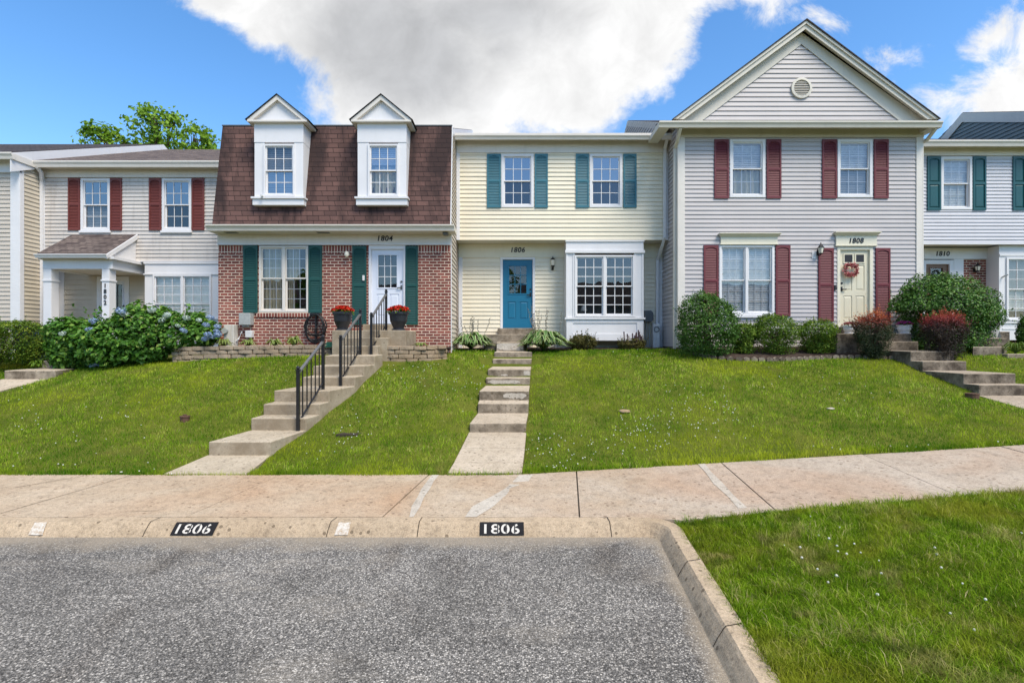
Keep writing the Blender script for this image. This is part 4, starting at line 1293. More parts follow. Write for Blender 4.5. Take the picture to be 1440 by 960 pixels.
    bay.box(bx0, bx1, Yu + .001, Yl - .02, PZ(385.8, Yu), zb - .032); bay.box(wx0 + .01, wx1 - .01, Yu + .003, Yl - .02, 1.75, wz0)
    bo = obj('bay_window', bay, M['white'], h)
    for q in ((bx0 - .03, bx1, Yu - .03, Yu, PZ(386.4, Yu), PZ(384.6, Yu)), (bx0 - .03, bx1, Yu - .04, Yu, PZ(449, Yu), PZ(447.2, Yu)), (bx0 - .02, bx1, Yu - .03, Yu, zb - .09, zb - .035)):
        obj('bay_trim', MB().box(*q), M['white'], bo)
    window(bo, wx0, wx1, wz0, wz1, Yu, 2, 3, 3, glass=('glass', 'glass'), sill=False, cw=.05, sub=False, split=.32, dress=[('blind', 0, 1, 0, 1)])
    downspout(h, [(xa + .18, 15.66, gz0), (xa + .18, 15.8, gz0 - .12), (xa + .07, 15.93, gz0 - .35), (xa + .07, 15.94, 5.0), (xa + .07, 15.94, 1.7)], 'white', .09)
    zr = gz1 + .015 + (21.6 - 15.62) * .43
    gable_roof(h, xa + .04, xb, 15.62, gz1 + .015, 21.6, zr, 28, 'roof')
    obj('foundation', MB().box(xa + .01, xb, Yl - .003, Yl + .2, 1.0, 1.6), M['foundation'], h)
    return h


# ---- left edge house
def house_left():
    Y = 15.3
    xb = XL2
    h = thing('townhouse', 'beige sided townhouse cut by the left edge, with white corner trim', 'townhouse', (-17.5, Y, 1.5), ROW)
    ztop = PZ(243, Y)
    obj('front_wall', siding(MB(), -21.5, xb, 1.5, ztop, front(Y)), M['tan_siding'], h)
    obj('side_wall', siding(MB(), Y + .02, 20, 1.4, 7.6, side_r(xb)), M['beige_siding'], h)
    obj('corner_trim', MB().box(xb - .26, xb, Y - .036, Y + .02, 1.45, ztop - .001).box(xb + .001, xb + .03, Y - .036, Y + .1, 1.45, PZ(226, Y)), M['white'], h, bevel=.004)
    obj('frieze_board', MB().box(-21.5, xb + .03, Y - .05, Y + .02, ztop, PZ(226, Y)), M['white'], h)
    gz0, gz1 = PZ(223, 14.9), PZ(214, 14.9)
    gutter(h, -21.5, PX(14, 14.9) + .05, 14.88, gz0, gz1, 'offwhite')
    obj('soffit', MB().box(-21.5, xb + .10, 15.0, Y + .02, PZ(226, Y) + .003, PZ(226, Y) + .03), M['offwhite'], h)
    obj('gutter_return', MB().box(xb - .05, xb + .11, 15.001, 15.65, gz0, gz1 - .01), M['offwhite'], h)
    zr = gz1 + .02 + (21.5 - 14.95) * .42
    gable_roof(h, -21.5, xb + .04, 14.95, gz1 + .02, 21.5, zr, 26, 'roof_dark', rake_r=True, rakemat='white', rw=.55)
    obj('foundation', MB().box(-21.5, xb - .01, Y - .003, Y + .2, .8, 1.5), M['foundation'], h)
    return h


# ---- right hand house, number 1810
def house_1810():
    Yu, Yl = 15.4, 16.0
    h = thing('townhouse', 'bluish white sided townhouse with dark teal panelled shutters and house number 1810', 'townhouse', (14.4, Yu, 1.9), ROW)
    xa, xb = XR8 + .04, 17.5
    zb, ztop, zft = PZ(342, Yu), PZ(219.5, Yu), PZ(209, Yu)
    w0, w1 = PZ(295, Yu), PZ(221, Yu)
    win = (PX(1322.5, Yu), PX(1366, Yu))
    w2 = (PX(1441, Yu), PX(1485, Yu))
    ops = [(a + .03, b - .03, w0 + .03, w1 - .03) for a, b in (win, w2)]
    obj('upper_wall', siding(MB(), xa, xb, zb, ztop + .02, front(Yu), ops, pitch=.105), M['bluewhite_siding'], h)
    obj('frieze_board', MB().box(xa, xb, Yu - .045, Yu + .02, ztop + .001, zft), M['offwhite'], h)
    obj('soffit', MB().box(xa, xb, Yu - .36, Yu, zft + .002, zft + .03), M['offwhite'], h)
    gz0, gz1 = PZ(205, 15.0), PZ(197, 15.0)
    gutter(h, xa - .02, xb, 14.98, gz0, gz1, 'offwhite')
    for i, (a, b) in enumerate((win, w2)):
        window(h, a, b, w0, w1, Yu, 1, 3, 2, glass=('glass', 'glass_low'), sill=False, cw=.075, bars=-1, dress=[('blind', 0, 1, 0, 1)])
    for a, b in ((1303, 1321.6), (1367, 1385.3), (1423, 1440.5), (1486, 1504)):
        shutter(h, PX(a, Yu), PX(b, Yu), PZ(296, Yu), PZ(220.5, Yu), Yu, M['shutter_darkteal'], panel=True)
    obj('overhang_soffit', MB().box(xa, xb, Yu + .022, Yl + .1, zb + .004, zb + .03), M['offwhite'], h)
    obj('lower_trim', MB().box(xa, xb, Yu - .02, Yu + .02, zb - .04, zb - .002), M['white'], h)
    fz = PZ(364.5, Yl)
    obj('frieze_board', MB().box(xa, PX(1386, Yl), Yl - .05, Yl + .02, fz, zb - .042), M['white'], h)
    number_part(h, '1810', PX(1324, Yl), PZ(357, Yl), Yl - .052, .15)
    dx0, dx1 = PX(1301.5, Yl), PX(1334.5, Yl)
    dz0, dz1 = 2.4, PZ(371.5, Yl)
    wm = MB().box(xa, dx0 - .1, Yl, Yl + .2, 1.5, fz - .002)
    wm.box(PX(1354.5, Yl), xb, Yl, Yl + .2, 1.5, fz - .002)
    wm.box(dx0 - .1, PX(1354.5, Yl), Yl, Yl + .2, 1.5, dz0 - .04)
    obj('front_wall', wm, M['brick'], h)
    obj('pilaster', MB().box(PX(1340.5, Yl), PX(1354, Yl), Yl - .03, Yl + .1, 1.9, fz - .003), M['white'], h, bevel=.004)
    d = door(h, dx0, dx1, dz0, dz1, Yl, 'door_wood', lite=(.22, .78, .35, .95), lcols=1, lrows=1, cw=.13, glass='glass_low')
    o = MB()
    cx, cz = (dx0 + dx1) / 2, dz0 + (dz1 - dz0) * .66
    o.tube([(cx + .17 * math.cos(t), Yl + .02, cz + .5 * math.sin(t)) for t in [2 * math.pi * k / 24 for k in range(25)]], .018, 6)
    o.tube([(cx - .17, Yl + .02, cz), (cx, Yl + .02, cz + .3), (cx + .17, Yl + .02, cz)], .01, 5)
    obj('lite_tracery', o, M['black_metal'], d)
    lamp_lantern(h, PX(1370, Yl), PZ(378, Yl), Yl, .36)
    # canted bay
    Yf = 15.52
    x0, x1 = PX(1405, Yf), 17.5
    xk = PX(1386.5, Yl)
    b0, b1 = PZ(478, Yf), zb - .044
    wx0, wx1, wz0, wz1 = PX(1414.5, Yf), PX(1500, Yf), PZ(451, Yf), PZ(362, Yf)
    bm_ = MB()
    bm_.hexa([(x0, Yf, b0), (x0 + .06, Yf + .02, b0), (xk + .06, Yl - .002, b0), (xk, Yl - .002, b0), (x0, Yf, b1), (x0 + .06, Yf + .02, b1), (xk + .06, Yl - .002, b1), (xk, Yl - .002, b1)])
    bm_.box(x0 + .002, wx0 + .01, Yf + .001, Yf + .06, b0, wz1); bm_.box(wx1, x1, Yf + .001, Yf + .06, b0, wz1)
    bm_.box(x0 + .002, x1, Yf + .001, Yf + .06, wz1 + .001, b1); bm_.box(wx0 + .01, wx1, Yf + .001, Yf + .06, b0, wz0)
    bo = obj('bay_window', bm_, M['white'], h)
    tr = MB().box(x0, x1, Yf - .025, Yf, PZ(360, Yf), PZ(357, Yf)).box(x0, x1, Yf - .03, Yf, PZ(454.5, Yf), PZ(452, Yf)).box(x0 + .1, x1, Yf - .012, Yf, PZ(463, Yf), PZ(461.5, Yf))
    obj('bay_trim', tr, M['white'], bo)
    window(bo, wx0, wx1, wz0, wz1, Yf, 2, 3, 3, glass=('glass', 'glass_low'), sill=False, cw=.06, sub=False, dress=[('dimblind', 0, 1, .5, 1), ('blind', 0, 1, .12, .5)])
    fl = MB().tube([(PX(1409, Yf), Yf, PZ(390, Yf)), (PX(1409, Yf), Yf - .09, PZ(388.5, Yf)), (PX(1411, Yf), Yf - .15, PZ(387, Yf))], .02, 8)
    obj('flag_bracket', fl, M['grey_box'], bo)
    zr = gz1 + .015 + (21.3 - 15.02) * .40
    gable_roof(h, xa, xb - .1, 15.02, gz1 + .015, 21.3, zr, 27, 'roof_dark')
    obj('party_wall', MB().box(xa + .002, xa + .01, Yu + .05, 27, 1.4, 7.8), M['foundation'], h)
    return h


def house_far_right():
    h = thing('townhouse', 'townhouse at the far right whose dark green sided gable end rises above the next roof', 'townhouse', (20, 15, 1.9), ROW)
    xa, yr, zr, s = 17.5, 19.84, 10.87, .43
    ye = 14.7
    ze = zr - (yr - ye) * s
    gable_roof(h, xa - .03, 24, ye, ze, yr, zr, 21.5, 'roof_dark', rake_l=True, rakemat='offwhite', rw=.36, sb=.62)
    party_wall(h, xa, ye, ze - .05, yr, zr - .05, 21.2, 6.9, side_l(xa), 'darkgreen_siding', 'gable_end', lip=.028)
    obj('front_wall', siding(MB(), xa, 24, 1.8, ze - .1, front(15.1)), M['tan_siding'], h)
    obj('side_wall', siding(MB(), 15.1, 26, 1.8, 6.9, side_l(xa)), M['darkgreen_siding'], h)
    return h


H1806, H1804, H1808, H1802, HLEFT, H1810, HFAR = house_1806(), house_1804(), house_1808(), house_1802(), house_left(), house_1810(), house_far_right()

# ------------------------------------------------------------------ ground, road, kerb, sidewalk
def fY(x): return 5.32 if x < 1.6 else 5.32 + .0927 * (x - 1.6)          # sidewalk front edge
def fZ(x): return .13 if x < 1.6 else .13 + .0512 * (x - 1.6)
def bY(x): return 7.27 + .043 * max(0, min(x, 12))
def bZ(x): return .11 + (.048 * min(x, 14) if x > 0 else 0.0)


COLS = [
    (-30, [(7.2, .0), (9, .1), (12, .7), (13.2, .95), (15, 1.3), (60, 1.3)]),
    (-14, [(7.2, .05), (9, .2), (11.5, .72), (13, 1.1), (14.5, 1.42), (60, 1.6)]),
    (-11.5, [(7.27, .09), (9, .32), (11.5, .93), (12.3, 1.12), (13.3, 1.25), (15, 1.5), (60, 1.65)]),
    (-10.7, [(7.27, .09), (9, .36), (11.5, 1.05), (12.3, 1.24), (13.3, 1.36), (15, 1.6), (60, 1.65)]),
    (-8.8, [(7.27, .10), (9, .44), (11, 1.05), (12.5, 1.42), (13.0, 1.50), (15, 1.62), (60, 1.7)]),
    (-6.3, [(7.27, .10), (8.6, .36), (10.6, 1.02), (12.4, 1.56), (13.0, 1.64), (15, 1.7), (60, 1.7)]),
    (-4.3, [(7.27, .10), (8.2, .2), (9.1, .42), (9.8, .76), (10.6, 1.05), (11.55, 1.40), (12.5, 1.64), (13.8, 1.74), (60, 1.75)]),
    (-3.2, [(7.27, .10), (8.3, .2), (9.1, .36), (9.8, .62), (10.6, .92), (11.55, 1.28), (12.2, 1.55), (13.0, 1.68), (60, 1.75)]),
    (-2, [(7.27, .105), (9, .36), (10.5, .86), (11.7, 1.34), (12.2, 1.56), (13, 1.68), (15, 1.78), (60, 1.75)]),
    (-.2, [(7.27, .112), (9.4, .34), (10.5, .70), (12, 1.08), (13.9, 1.62), (15.3, 1.79), (60, 1.75)]),
    (3, [(7.38, .24), (9.3, .62), (10.5, .92), (12, 1.32), (13.5, 1.66), (15.1, 1.79), (60, 1.8)]),
    (5.5, [(7.45, .37), (9.3, .72), (11, 1.16), (13, 1.60), (14.2, 1.80), (60, 1.85)]),
    (8.6, [(7.55, .50), (10.2, .94), (11.6, 1.32), (12.6, 1.56), (14.2, 1.84), (60, 1.9)]),
    (9.6, [(7.6, .55), (10.2, .90), (10.6, 1.06), (11.6, 1.28), (12, 1.48), (13, 1.68), (14.2, 1.84), (60, 1.9)]),
    (11, [(7.65, .60), (10.2, 1.02), (11.6, 1.42), (12.3, 1.60), (14.2, 1.86), (60, 1.95)]),
    (14, [(7.75, .72), (10.2, 1.10), (12, 1.58), (13.5, 1.78), (16, 1.92), (60, 2.0)]),
    (30, [(7.9, .8), (10.2, 1.3), (12, 1.7), (13.5, 1.9), (16, 2.1), (60, 2.2)]),
]
_gx = np.arange(-30, 30.01, .1)
_gy = np.arange(7.0, 60.01, .1)
_cx = np.array([c[0] for c in COLS])
_tab = np.array([np.interp(_gy, [p[0] for p in c[1]], [p[1] for p in c[1]]) for c in COLS])
_G = np.array([np.interp(_gx, _cx, _tab[:, j]) for j in range(len(_gy))]).T
for _ in range(6):
    _G[1:-1] = (_G[:-2] + 2 * _G[1:-1] + _G[2:]) / 4
    _G[:, 1:-1] = (_G[:, :-2] + 2 * _G[:, 1:-1] + _G[:, 2:]) / 4


def lawnz(x, y):
    x = np.clip(np.asarray(x, float), -29.99, 29.99); y = np.clip(np.asarray(y, float), 7.0, 59.9)
    fx = (x + 30) / .1; fy = (y - 7.0) / .1
    i = np.clip(fx.astype(int), 0, len(_gx) - 2); j = np.clip(fy.astype(int), 0, len(_gy) - 2)
    a = fx - i; b = fy - j
    z = (_G[i, j] * (1 - a) + _G[i + 1, j] * a) * (1 - b) + (_G[i, j + 1] * (1 - a) + _G[i + 1, j + 1] * a) * b
    return z + .012 * np.sin(x * 1.9 + y * .7) * np.sin(y * 2.3 - x * .4)


def lz(x, y): return float(lawnz(np.array([x]), np.array([y]))[0])


def rz(x, y):     # foreground lawn on the right
    return .135 + .0512 * np.maximum(0, x - 1.6) + .012 * np.sin(x * 2.1 + 1) * np.sin(y * 1.7) + .03 * np.clip((x - 1.75) / .6, 0, 1)


# ground sheet to the horizon
struct('ground', MB().quad((-900, -900, -.03), (900, -900, -.03), (900, 900, -.03), (-900, 900, -.03)), M['farground'])
KX0, KX1 = 1.49, 1.283                                         # inner foot of the right kerb at Y=5.236 and Y=3.0


def kinner(y): return 1.49 + (1.283 - 1.49) * (5.236 - y) / 2.236


struct('road', MB().quad((-40, -14, 0), (kinner(-14) + .08, -14, 0), (kinner(5.3) + .05, 5.30, 0), (-40, 5.30, 0)), M['asphalt'])

# foreground lawn right of the kerb
nx, ny = 90, 90
V = []
for i in range(nx):
    s = (i / (nx - 1)) ** 1.5
    for j in range(ny):
        ye = 0
        t = j / (ny - 1)
        y0 = -14
        # far border follows the sidewalk front edge
        x = 1.6 + s * 28
        y1 = fY(x) + .01
        y = y0 + (y1 - y0) * t
        xl = kinner(y) + .19
        x = xl + s * 28
        y = y0 + (fY(x) + .01 - y0) * t
        V.append((x, y, float(rz(np.array(x), np.array(y))) - .035 - (.015 if i == 0 else 0)))
ii, jj = np.meshgrid(np.arange(nx - 1), np.arange(ny - 1), indexing='ij')
a = (ii * ny + jj).ravel()
me = np_mesh('verge', V, [np.stack([a, a + ny, a + ny + 1, a + 1], 1)])
me.materials.append(M['soil']); me.polygons.foreach_set('use_smooth', [True] * len(me.polygons))
o = bpy.data.objects.new('verge', me); COL.objects.link(o); o['kind'] = 'structure'

# sidewalk: slabs with open joints, slightly out of level with each other
bed = MB()
for x in range(-30, 30, 2):
    bed.quad((x, fY(x) + .02, fZ(x) - .022), (x + 2, fY(x + 2) + .02, fZ(x + 2) - .022), (x + 2, bY(x + 2) - .01, bZ(x + 2) - .022), (x, bY(x) - .01, bZ(x) - .022))
walk_bed = struct('sidewalk_bed', bed, M['joint'])
sw = MB()
jx = [-3.28 + 2.1 * k for k in range(-13, 14)]
SL = -.105                       # joints lean with the walk
for k, (a, b) in enumerate(zip(jx[:-1], jx[1:])):
    g = .009
    dz = random.uniform(-.004, .004)
    n = 4
    for q in range(n):
        xa0, xa1 = a + g + (b - a - 2 * g) * q / n, a + g + (b - a - 2 * g) * (q + 1) / n
        f0, f1 = xa0 + SL * 1.9, xa1 + SL * 1.9
        yf0, yf1 = fY(f0) + (.141 if f0 < 1.6 else 0.0), fY(f1) + (.141 if f1 < 1.6 else 0.0)
        p = [(f0, yf0, fZ(f0) + dz), (f1, yf1, fZ(f1) + dz), (xa1, bY(xa1), bZ(xa1) + dz), (xa0, bY(xa0), bZ(xa0) + dz)]
        sw.hexa([(x, y, z - .06) for x, y, z in p] + p)
walk = struct('sidewalk', sw, M['sidewalk'])
# pale mortar repairs across the walk
def ribbon(pts, w, z=.006):
    m = MB()
    for (x0, t0, w0), (x1, t1, w1) in zip(pts[:-1], pts[1:]):
        def at(x, t):
            y = fY(x) + .13 + (bY(x) - fY(x) - .14) * t
            return (x, y, fZ(x) + (bZ(x) - fZ(x)) * t + z)
        m.quad(at(x0 - w0, t0), at(x0 + w0, t0), at(x1 + w1, t1), at(x1 - w1, t1))
    return m


for pts in ([(-1.07, .0, .022), (-1.09, .2, .05), (-1.10, .4, .04), (-1.10, .6, .055), (-1.10, .8, .045), (-1.08, .99, .05)],
            [(-.44, .0, .06), (-.33, .2, .12), (-.18, .4, .08), (-.02, .6, .07), (.10, .75, .11), (.20, .97, .10)],
            [(2.52, .03, .05), (2.56, .25, .04), (2.60, .5, .06), (2.66, .75, .04), (2.72, .99, .05)]):
    obj('mortar_repair', ribbon(pts, .05), M['patch'], walk)
cr = MB()
for k, pts in enumerate(([(-4.6, .02), (-4.2, .1), (-3.9, .12)], [(-6.4, .62), (-6.2, .8), (-6.0, .95)])):
    for (x0, t0), (x1, t1) in zip(pts[:-1], pts[1:]):
        def at(x, t): return (x, fY(x) + .13 + (bY(x) - fY(x) - .14) * t, fZ(x) + (bZ(x) - fZ(x)) * t + .006)
        p, q = at(x0, t0), at(x1, t1)
        cr.quad((p[0] - .008, p[1] - .004, p[2]), (p[0] + .008, p[1] + .004, p[2]), (q[0] + .008, q[1] + .004, q[2]), (q[0] - .008, q[1] - .004, q[2]))
obj('crack', cr, M['joint'], walk)

# kerb: swept profile along the parking bay, round the corner and towards the viewer
prof = [(0.0, 0.0), (.030, .050), (.072, .106), (.092, .126), (.21, .132), (.21, -.1), (0, -.1)]
path = [(-30, 5.236), (-20, 5.236)] + [(-20 + 3.05 * k, 5.236) for k in range(1, 7)]
path = [(-30 + 1.0 * k, 5.236) for k in range(0, 32) if -30 + k < 1.3]
corner = []
for k in range(6):
    t = math.pi / 2 * k / 5
    corner.append((1.37 + .12 * math.sin(t), 5.236 - .12 * (1 - math.cos(t))))
down = [(kinner(y), y) for y in np.linspace(5.0, -14, 40)]
full = path + corner + down


def offset_path(path, d):
    out = []
    for k, p in enumerate(path):
        a, b = Vector(path[max(0, k - 1)]), Vector(path[min(len(path) - 1, k + 1)])
        t = (b - a).normalized(); nrm = Vector((-t.y, t.x))
        out.append((p[0] + nrm.x * d, p[1] + nrm.y * d))
    return out


def densify(path, step):
    out = [path[0]]
    for a, b in zip(path[:-1], path[1:]):
        L = math.hypot(b[0] - a[0], b[1] - a[1]); n = max(1, int(L / step))
        for k in range(1, n + 1): out.append((a[0] + (b[0] - a[0]) * k / n, a[1] + (b[1] - a[1]) * k / n))
    return out


full = densify(full, .12)
# kerb joints: leave a narrow groove every 3 m of length
kb = MB()
lines = [offset_path(full, d) for d, _ in prof]
acc, seglen = 0.0, []
for k in range(len(full) - 1):
    L = math.hypot(full[k + 1][0] - full[k][0], full[k + 1][1] - full[k][1])
    acc += L; seglen.append(acc)
i0 = 0
for k in range(len(full)):
    wob = .006 * mnoise.noise(Vector((full[k][0] * 2.2, full[k][1] * 2.2, 0)))
    for j, (d, z) in enumerate(prof):
        fine = .004 * mnoise.noise(Vector((full[k][0] * 9, full[k][1] * 9, j * 3.1)))
        kb.v.append((lines[j][k][0], lines[j][k][1], z + (wob + fine if 0 < j < 5 else 0)))
m = len(prof)
for k in range(len(full) - 1):
    for j in range(m):
        j2 = (j + 1) % m
        kb.f.append((k * m + j, k * m + j2, (k + 1) * m + j2, (k + 1) * m + j))
kerb = struct('kerb', kb, M['kerb'])
kj = MB()
def kerb_line(x, w=.007, skew=0.0):
    for (d0, z0), (d1, z1) in zip(prof[0:4], prof[1:5]):
        s0, s1 = skew * d0, skew * d1
        kj.quad((x - w + s0, 5.236 + d0, z0 + .006), (x + w + s0, 5.236 + d0, z0 + .006), (x + w + s1, 5.236 + d1, z1 + .006), (x - w + s1, 5.236 + d1, z1 + .006))
for x, s in ((-3.78, .25), (-1.90, .2), (-.97, .08), (1.02, -.05), (-5.9, .3), (-8.6, .3)): kerb_line(x, .0042, s)
for y in (4.35, 3.35, 2.4, 1.2):
    x = kinner(y)
    for (d0, z0), (d1, z1) in zip(prof[0:4], prof[1:5]):
        kj.quad((x + d0, y - .004 + .2 * d0, z0 + .006), (x + d0, y + .004 + .2 * d0, z0 + .006), (x + d1, y + .004 + .2 * d1, z1 + .006), (x + d1, y - .004 + .2 * d1, z1 + .006))
obj('kerb_joint', kj, M['joint'], kerb)


def kerb_face(x, t, lift=.008):
    """point on the sloping kerb face, t 0 (foot) .. 1 (top)"""
    d = np.interp(t, [0, .42, .86, 1.0], [p[0] for p in prof[:4]]); z = np.interp(t, [0, .42, .86, 1.0], [p[1] for p in prof[:4]])
    return (x, 5.236 + float(d) - lift * .8, float(z) + lift)


def stencil(xl0, xr0, xl1, xr1, label):
    """black patch with white stencil numerals painted on the kerb face (left, right at the foot and at the top)"""
    mb = MB()
    n = 6
    for k in range(n):
        t0, t1 = .10 + .86 * k / n, .10 + .86 * (k + 1) / n
        f0, f1 = k / n, (k + 1) / n
        mb.quad(kerb_face(xl0 + (xl1 - xl0) * f0, t0), kerb_face(xr0 + (xr1 - xr0) * f0, t0), kerb_face(xr0 + (xr1 - xr0) * f1, t1), kerb_face(xl0 + (xl1 - xl0) * f1, t1))
    o = obj('kerb_number', mb, M['stencil_black'], kerb, label=label)
    co, fl = text_mesh('1806', 1.0, .015, 0.0, spacing=1.1)
    # stencil bridges: numerals are cut by thin gaps down the middle of each digit
    W = co[:, 0].max() - co[:, 0].min()
    tm = MB()
    i = 0
    # chop faces finely so that they follow the curved face
    bmm = bmesh.new()
    vs = [bmm.verts.new((float(p[0]) / W * .80 + .5, float(p[1]) + .5, 0)) for p in co]
    for f in fl:
        try: bmm.faces.new([vs[q] for q in f])
        except ValueError: pass
    bmesh.ops.triangulate(bmm, faces=bmm.faces[:])
    for z in (.12, .25, .37, .5, .62, .75, .88):
        geom = bmm.verts[:] + bmm.edges[:] + bmm.faces[:]
        bmesh.ops.bisect_plane(bmm, geom=geom, plane_co=(0, z, 0), plane_no=(0, 1, 0))
    for x in (.452, .475, .69, .713, .415 + .45, .415 + .47):
        pass
    bmm.verts.ensure_lookup_table()
    for v in bmm.verts:
        s, u = v.co.x, v.co.y
        t = .20 + .64 * u
        f = (t - .10) / .86
        xl, xr = xl0 + (xl1 - xl0) * f, xr0 + (xr1 - xr0) * f
        tm.v.append(kerb_face(xl + (xr - xl) * s, t, .0115))
    bmm.verts.index_update()
    for f in bmm.faces: tm.f.append(tuple(v.index for v in f.verts))
    bmm.free()
    obj('stencil_digits', tm, M['road_white'], o)
    br = MB()
    for s in (.405, .60, .79):
        a = []
        for u in (.05, .95):
            t = .20 + .64 * u; f = (t - .10) / .86
            xl, xr = xl0 + (xl1 - xl0) * f, xr0 + (xr1 - xr0) * f
            a.append((xl + (xr - xl) * s, t))
        for k in range(6):
            q0, q1 = k / 6, (k + 1) / 6
            xa, ta = a[0][0] + (a[1][0] - a[0][0]) * q0, a[0][1] + (a[1][1] - a[0][1]) * q0
            xb, tb = a[0][0] + (a[1][0] - a[0][0]) * q1, a[0][1] + (a[1][1] - a[0][1]) * q1
            br.quad(kerb_face(xa - .006, ta, .0145), kerb_face(xa + .006, ta, .0145), kerb_face(xb + .006, tb, .0145), kerb_face(xb - .006, tb, .0145))
    obj('stencil_bridge', br, M['black'], o)


def kx(px, top): return PX(px, 5.32 if top else 5.24)
stencil(kx(239, 0), kx(299, 0), kx(249, 1), kx(308.5, 1), 'black kerb patch with white stencilled 1806, nearer the white railing steps')
stencil(kx(674.5, 0), kx(737, 0), kx(675, 1), kx(736.5, 1), 'black kerb patch with white stencilled 1806, below the middle path')
for a, b, c, d in ((40, 60, 50, 67), (470, 489, 477, 494)):
    mb = MB()
    for k in range(5):
        t0, t1 = .12 + .82 * k / 5, .12 + .82 * (k + 1) / 5
        f0, f1 = k / 5, (k + 1) / 5
        A0, B0, A1, B1 = kx(a, 0), kx(b, 0), kx(c, 1), kx(d, 1)
        mb.quad(kerb_face(A0 + (A1 - A0) * f0, t0), kerb_face(B0 + (B1 - B0) * f0, t0), kerb_face(B0 + (B1 - B0) * f1, t1), kerb_face(A0 + (A1 - A0) * f1, t1))
    obj('bay_mark', mb, M['bay_white'], kerb, label='worn white paint block marking a parking bay')


# ------------------------------------------------------------------ steps and paths
CARVE = []
EXCL = []       # quads (x,y)*4 kept clear of grass


def flight(root, steps, end, mat, deep=.55, name='step', nose=.0):
    """steps: (Y, zbottom, ztop, xl, xr); every tread runs back to the next riser; end = (Y, ztop, xl, xr)"""
    seq = steps + [(end[0], None, end[1], end[2], end[3])]
    for k in range(len(steps)):
        Y, zb, zt, xl, xr = seq[k]
        Y2, zb2, zt2, xl2, xr2 = seq[k + 1]
        zback = zb2 if zb2 is not None else zt2
        e = .012
        mb = MB()
        z0 = zb - deep
        nsub = 6
        # gently uneven edges
        mb.hexa([(xl, Y, z0), (xr, Y, z0), (xr2, Y2 + e, z0), (xl2, Y2 + e, z0),
                 (xl, Y, zt), (xr, Y, zt), (xr2, Y2 + e, zback), (xl2, Y2 + e, zback)])
        o = obj(name, mb, mat, root, bevel=.014)
        EXCL.append([(xl - .03, Y - .02), (xr + .03, Y - .02), (xr2 + .03, Y2), (xl2 - .03, Y2)])
        CARVE.append(([(xl, Y), (xr, Y), (xr2, Y2), (xl2, Y2)], zt, zback))


def path_sheet(root, pts, mat, name='path_slab', gap=.012, thick=.10):
    """pts: (Y, z, xl, xr) along the path; one slab between each pair"""
    for (y0, z0, l0, r0), (y1, z1, l1, r1) in zip(pts[:-1], pts[1:]):
        mb = MB().hexa([(l0, y0 + gap, z0 - thick), (r0, y0 + gap, z0 - thick), (r1, y1 - gap * .2, z1 - thick), (l1, y1 - gap * .2, z1 - thick),
                        (l0, y0 + gap, z0), (r0, y0 + gap, z0), (r1, y1 - gap * .2, z1), (l1, y1 - gap * .2, z1)])
        obj(name, mb, mat, root, bevel=.008)
        EXCL.append([(l0 - .02, y0), (r0 + .02, y0), (r1 + .02, y1), (l1 - .02, y1)])
        CARVE.append(([(l0, y0), (r0, y0), (r1, y1), (l1, y1)], z0, z1))


S6 = thing('front_steps', 'weathered concrete steps with patched risers leading straight up to the blue front door', 'steps', (-.2, 7.3, .12))
path_sheet(S6, [(7.30, .125, -.92, .14), (7.75, .17, -.88, .17), (8.45, .24, -.84, .21), (9.41, .335, -.79, .265)], M['old_step'])
flight(S6, [(9.4, .33, .50, -.778, .257), (10.4, .547, .74, -.695, .332), (10.65, .78, .97, -.683, .350), (12.0, .97, 1.14, -.617, .417), (12.3, 1.15, 1.33, -.584, .444),
            (13.6, 1.34, 1.53, -.516, .516), (13.9, 1.54, 1.71, -.483, .550), (14.3, 1.73, 1.97, -.437, .33)], (14.8, 1.98, -.44, .33), M['old_step'])
obj('landing', MB().box(-.80, .43, 14.8, 15.69, 1.3, PZ(470, 14.8)), M['old_step'], S6, bevel=.014)
obj('door_step', MB().box(PX(700, 15.4), PX(753, 15.4), 15.35, 15.69, 2.1, PZ(461.6, 15.4)), M['old_step'], S6, bevel=.012)
# pale leftover rendering on three risers
for (Y, z0, z1, xa, xb) in ((12.0, .99, 1.10, -.57, .19), (12.3, 1.17, 1.30, .28, .43), (10.65, .80, .93, -.18, .30), (14.3, 1.75, 1.95, -.42, .31), (12.3, 1.155, 1.22, -.28, -.10)):
    mb = MB(); n = 14; top, bot = [], []
    for k in range(n + 1):
        x = xa + (xb - xa) * k / n
        e = min(1, min(k, n - k) / 2.0)
        top.append((x, Y - .006, z1 - .012 * random.random() - (1 - e) * .03)); bot.append((x, Y - .006, z0 + .035 * random.random() + (1 - e) * .03))
    for k in range(n): mb.quad(bot[k], bot[k + 1], top[k + 1], top[k])
    obj('render_patch', mb, M['patch'], S6)

S4 = thing('front_steps', 'pale concrete steps with black railings climbing to the white door of the brick house', 'steps', (-4.3, 7.3, .1))
path_sheet(S4, [(7.29, .115, -4.97, -3.78), (8.21, .18, -4.88, -3.87)], M['step_conc'])
flight(S4, [(8.2, .178, .394, -4.86, -3.87), (9.1, .425, .635, -4.64, -3.66), (9.47, .645, .84, -4.60, -3.56), (9.79, .85, 1.06, -4.55, -3.50), (10.6, 1.08, 1.26, -4.34, -3.25),
            (11.07, 1.27, 1.47, -4.30, -3.20), (11.55, 1.48, 1.68, -4.22, -3.10)], (11.95, 1.70, -4.15, -3.02), M['step_conc'])
obj('door_step', MB().box(-4.0, -3.13, 11.95, 12.2, 1.4, PZ(486.2, 11.95)), M['step_conc'], S4, bevel=.014)
obj('door_step', MB().box(-3.95, -2.97, 12.2, 12.5, 1.4, PZ(475, 12.2)), M['step_conc'], S4, bevel=.014)
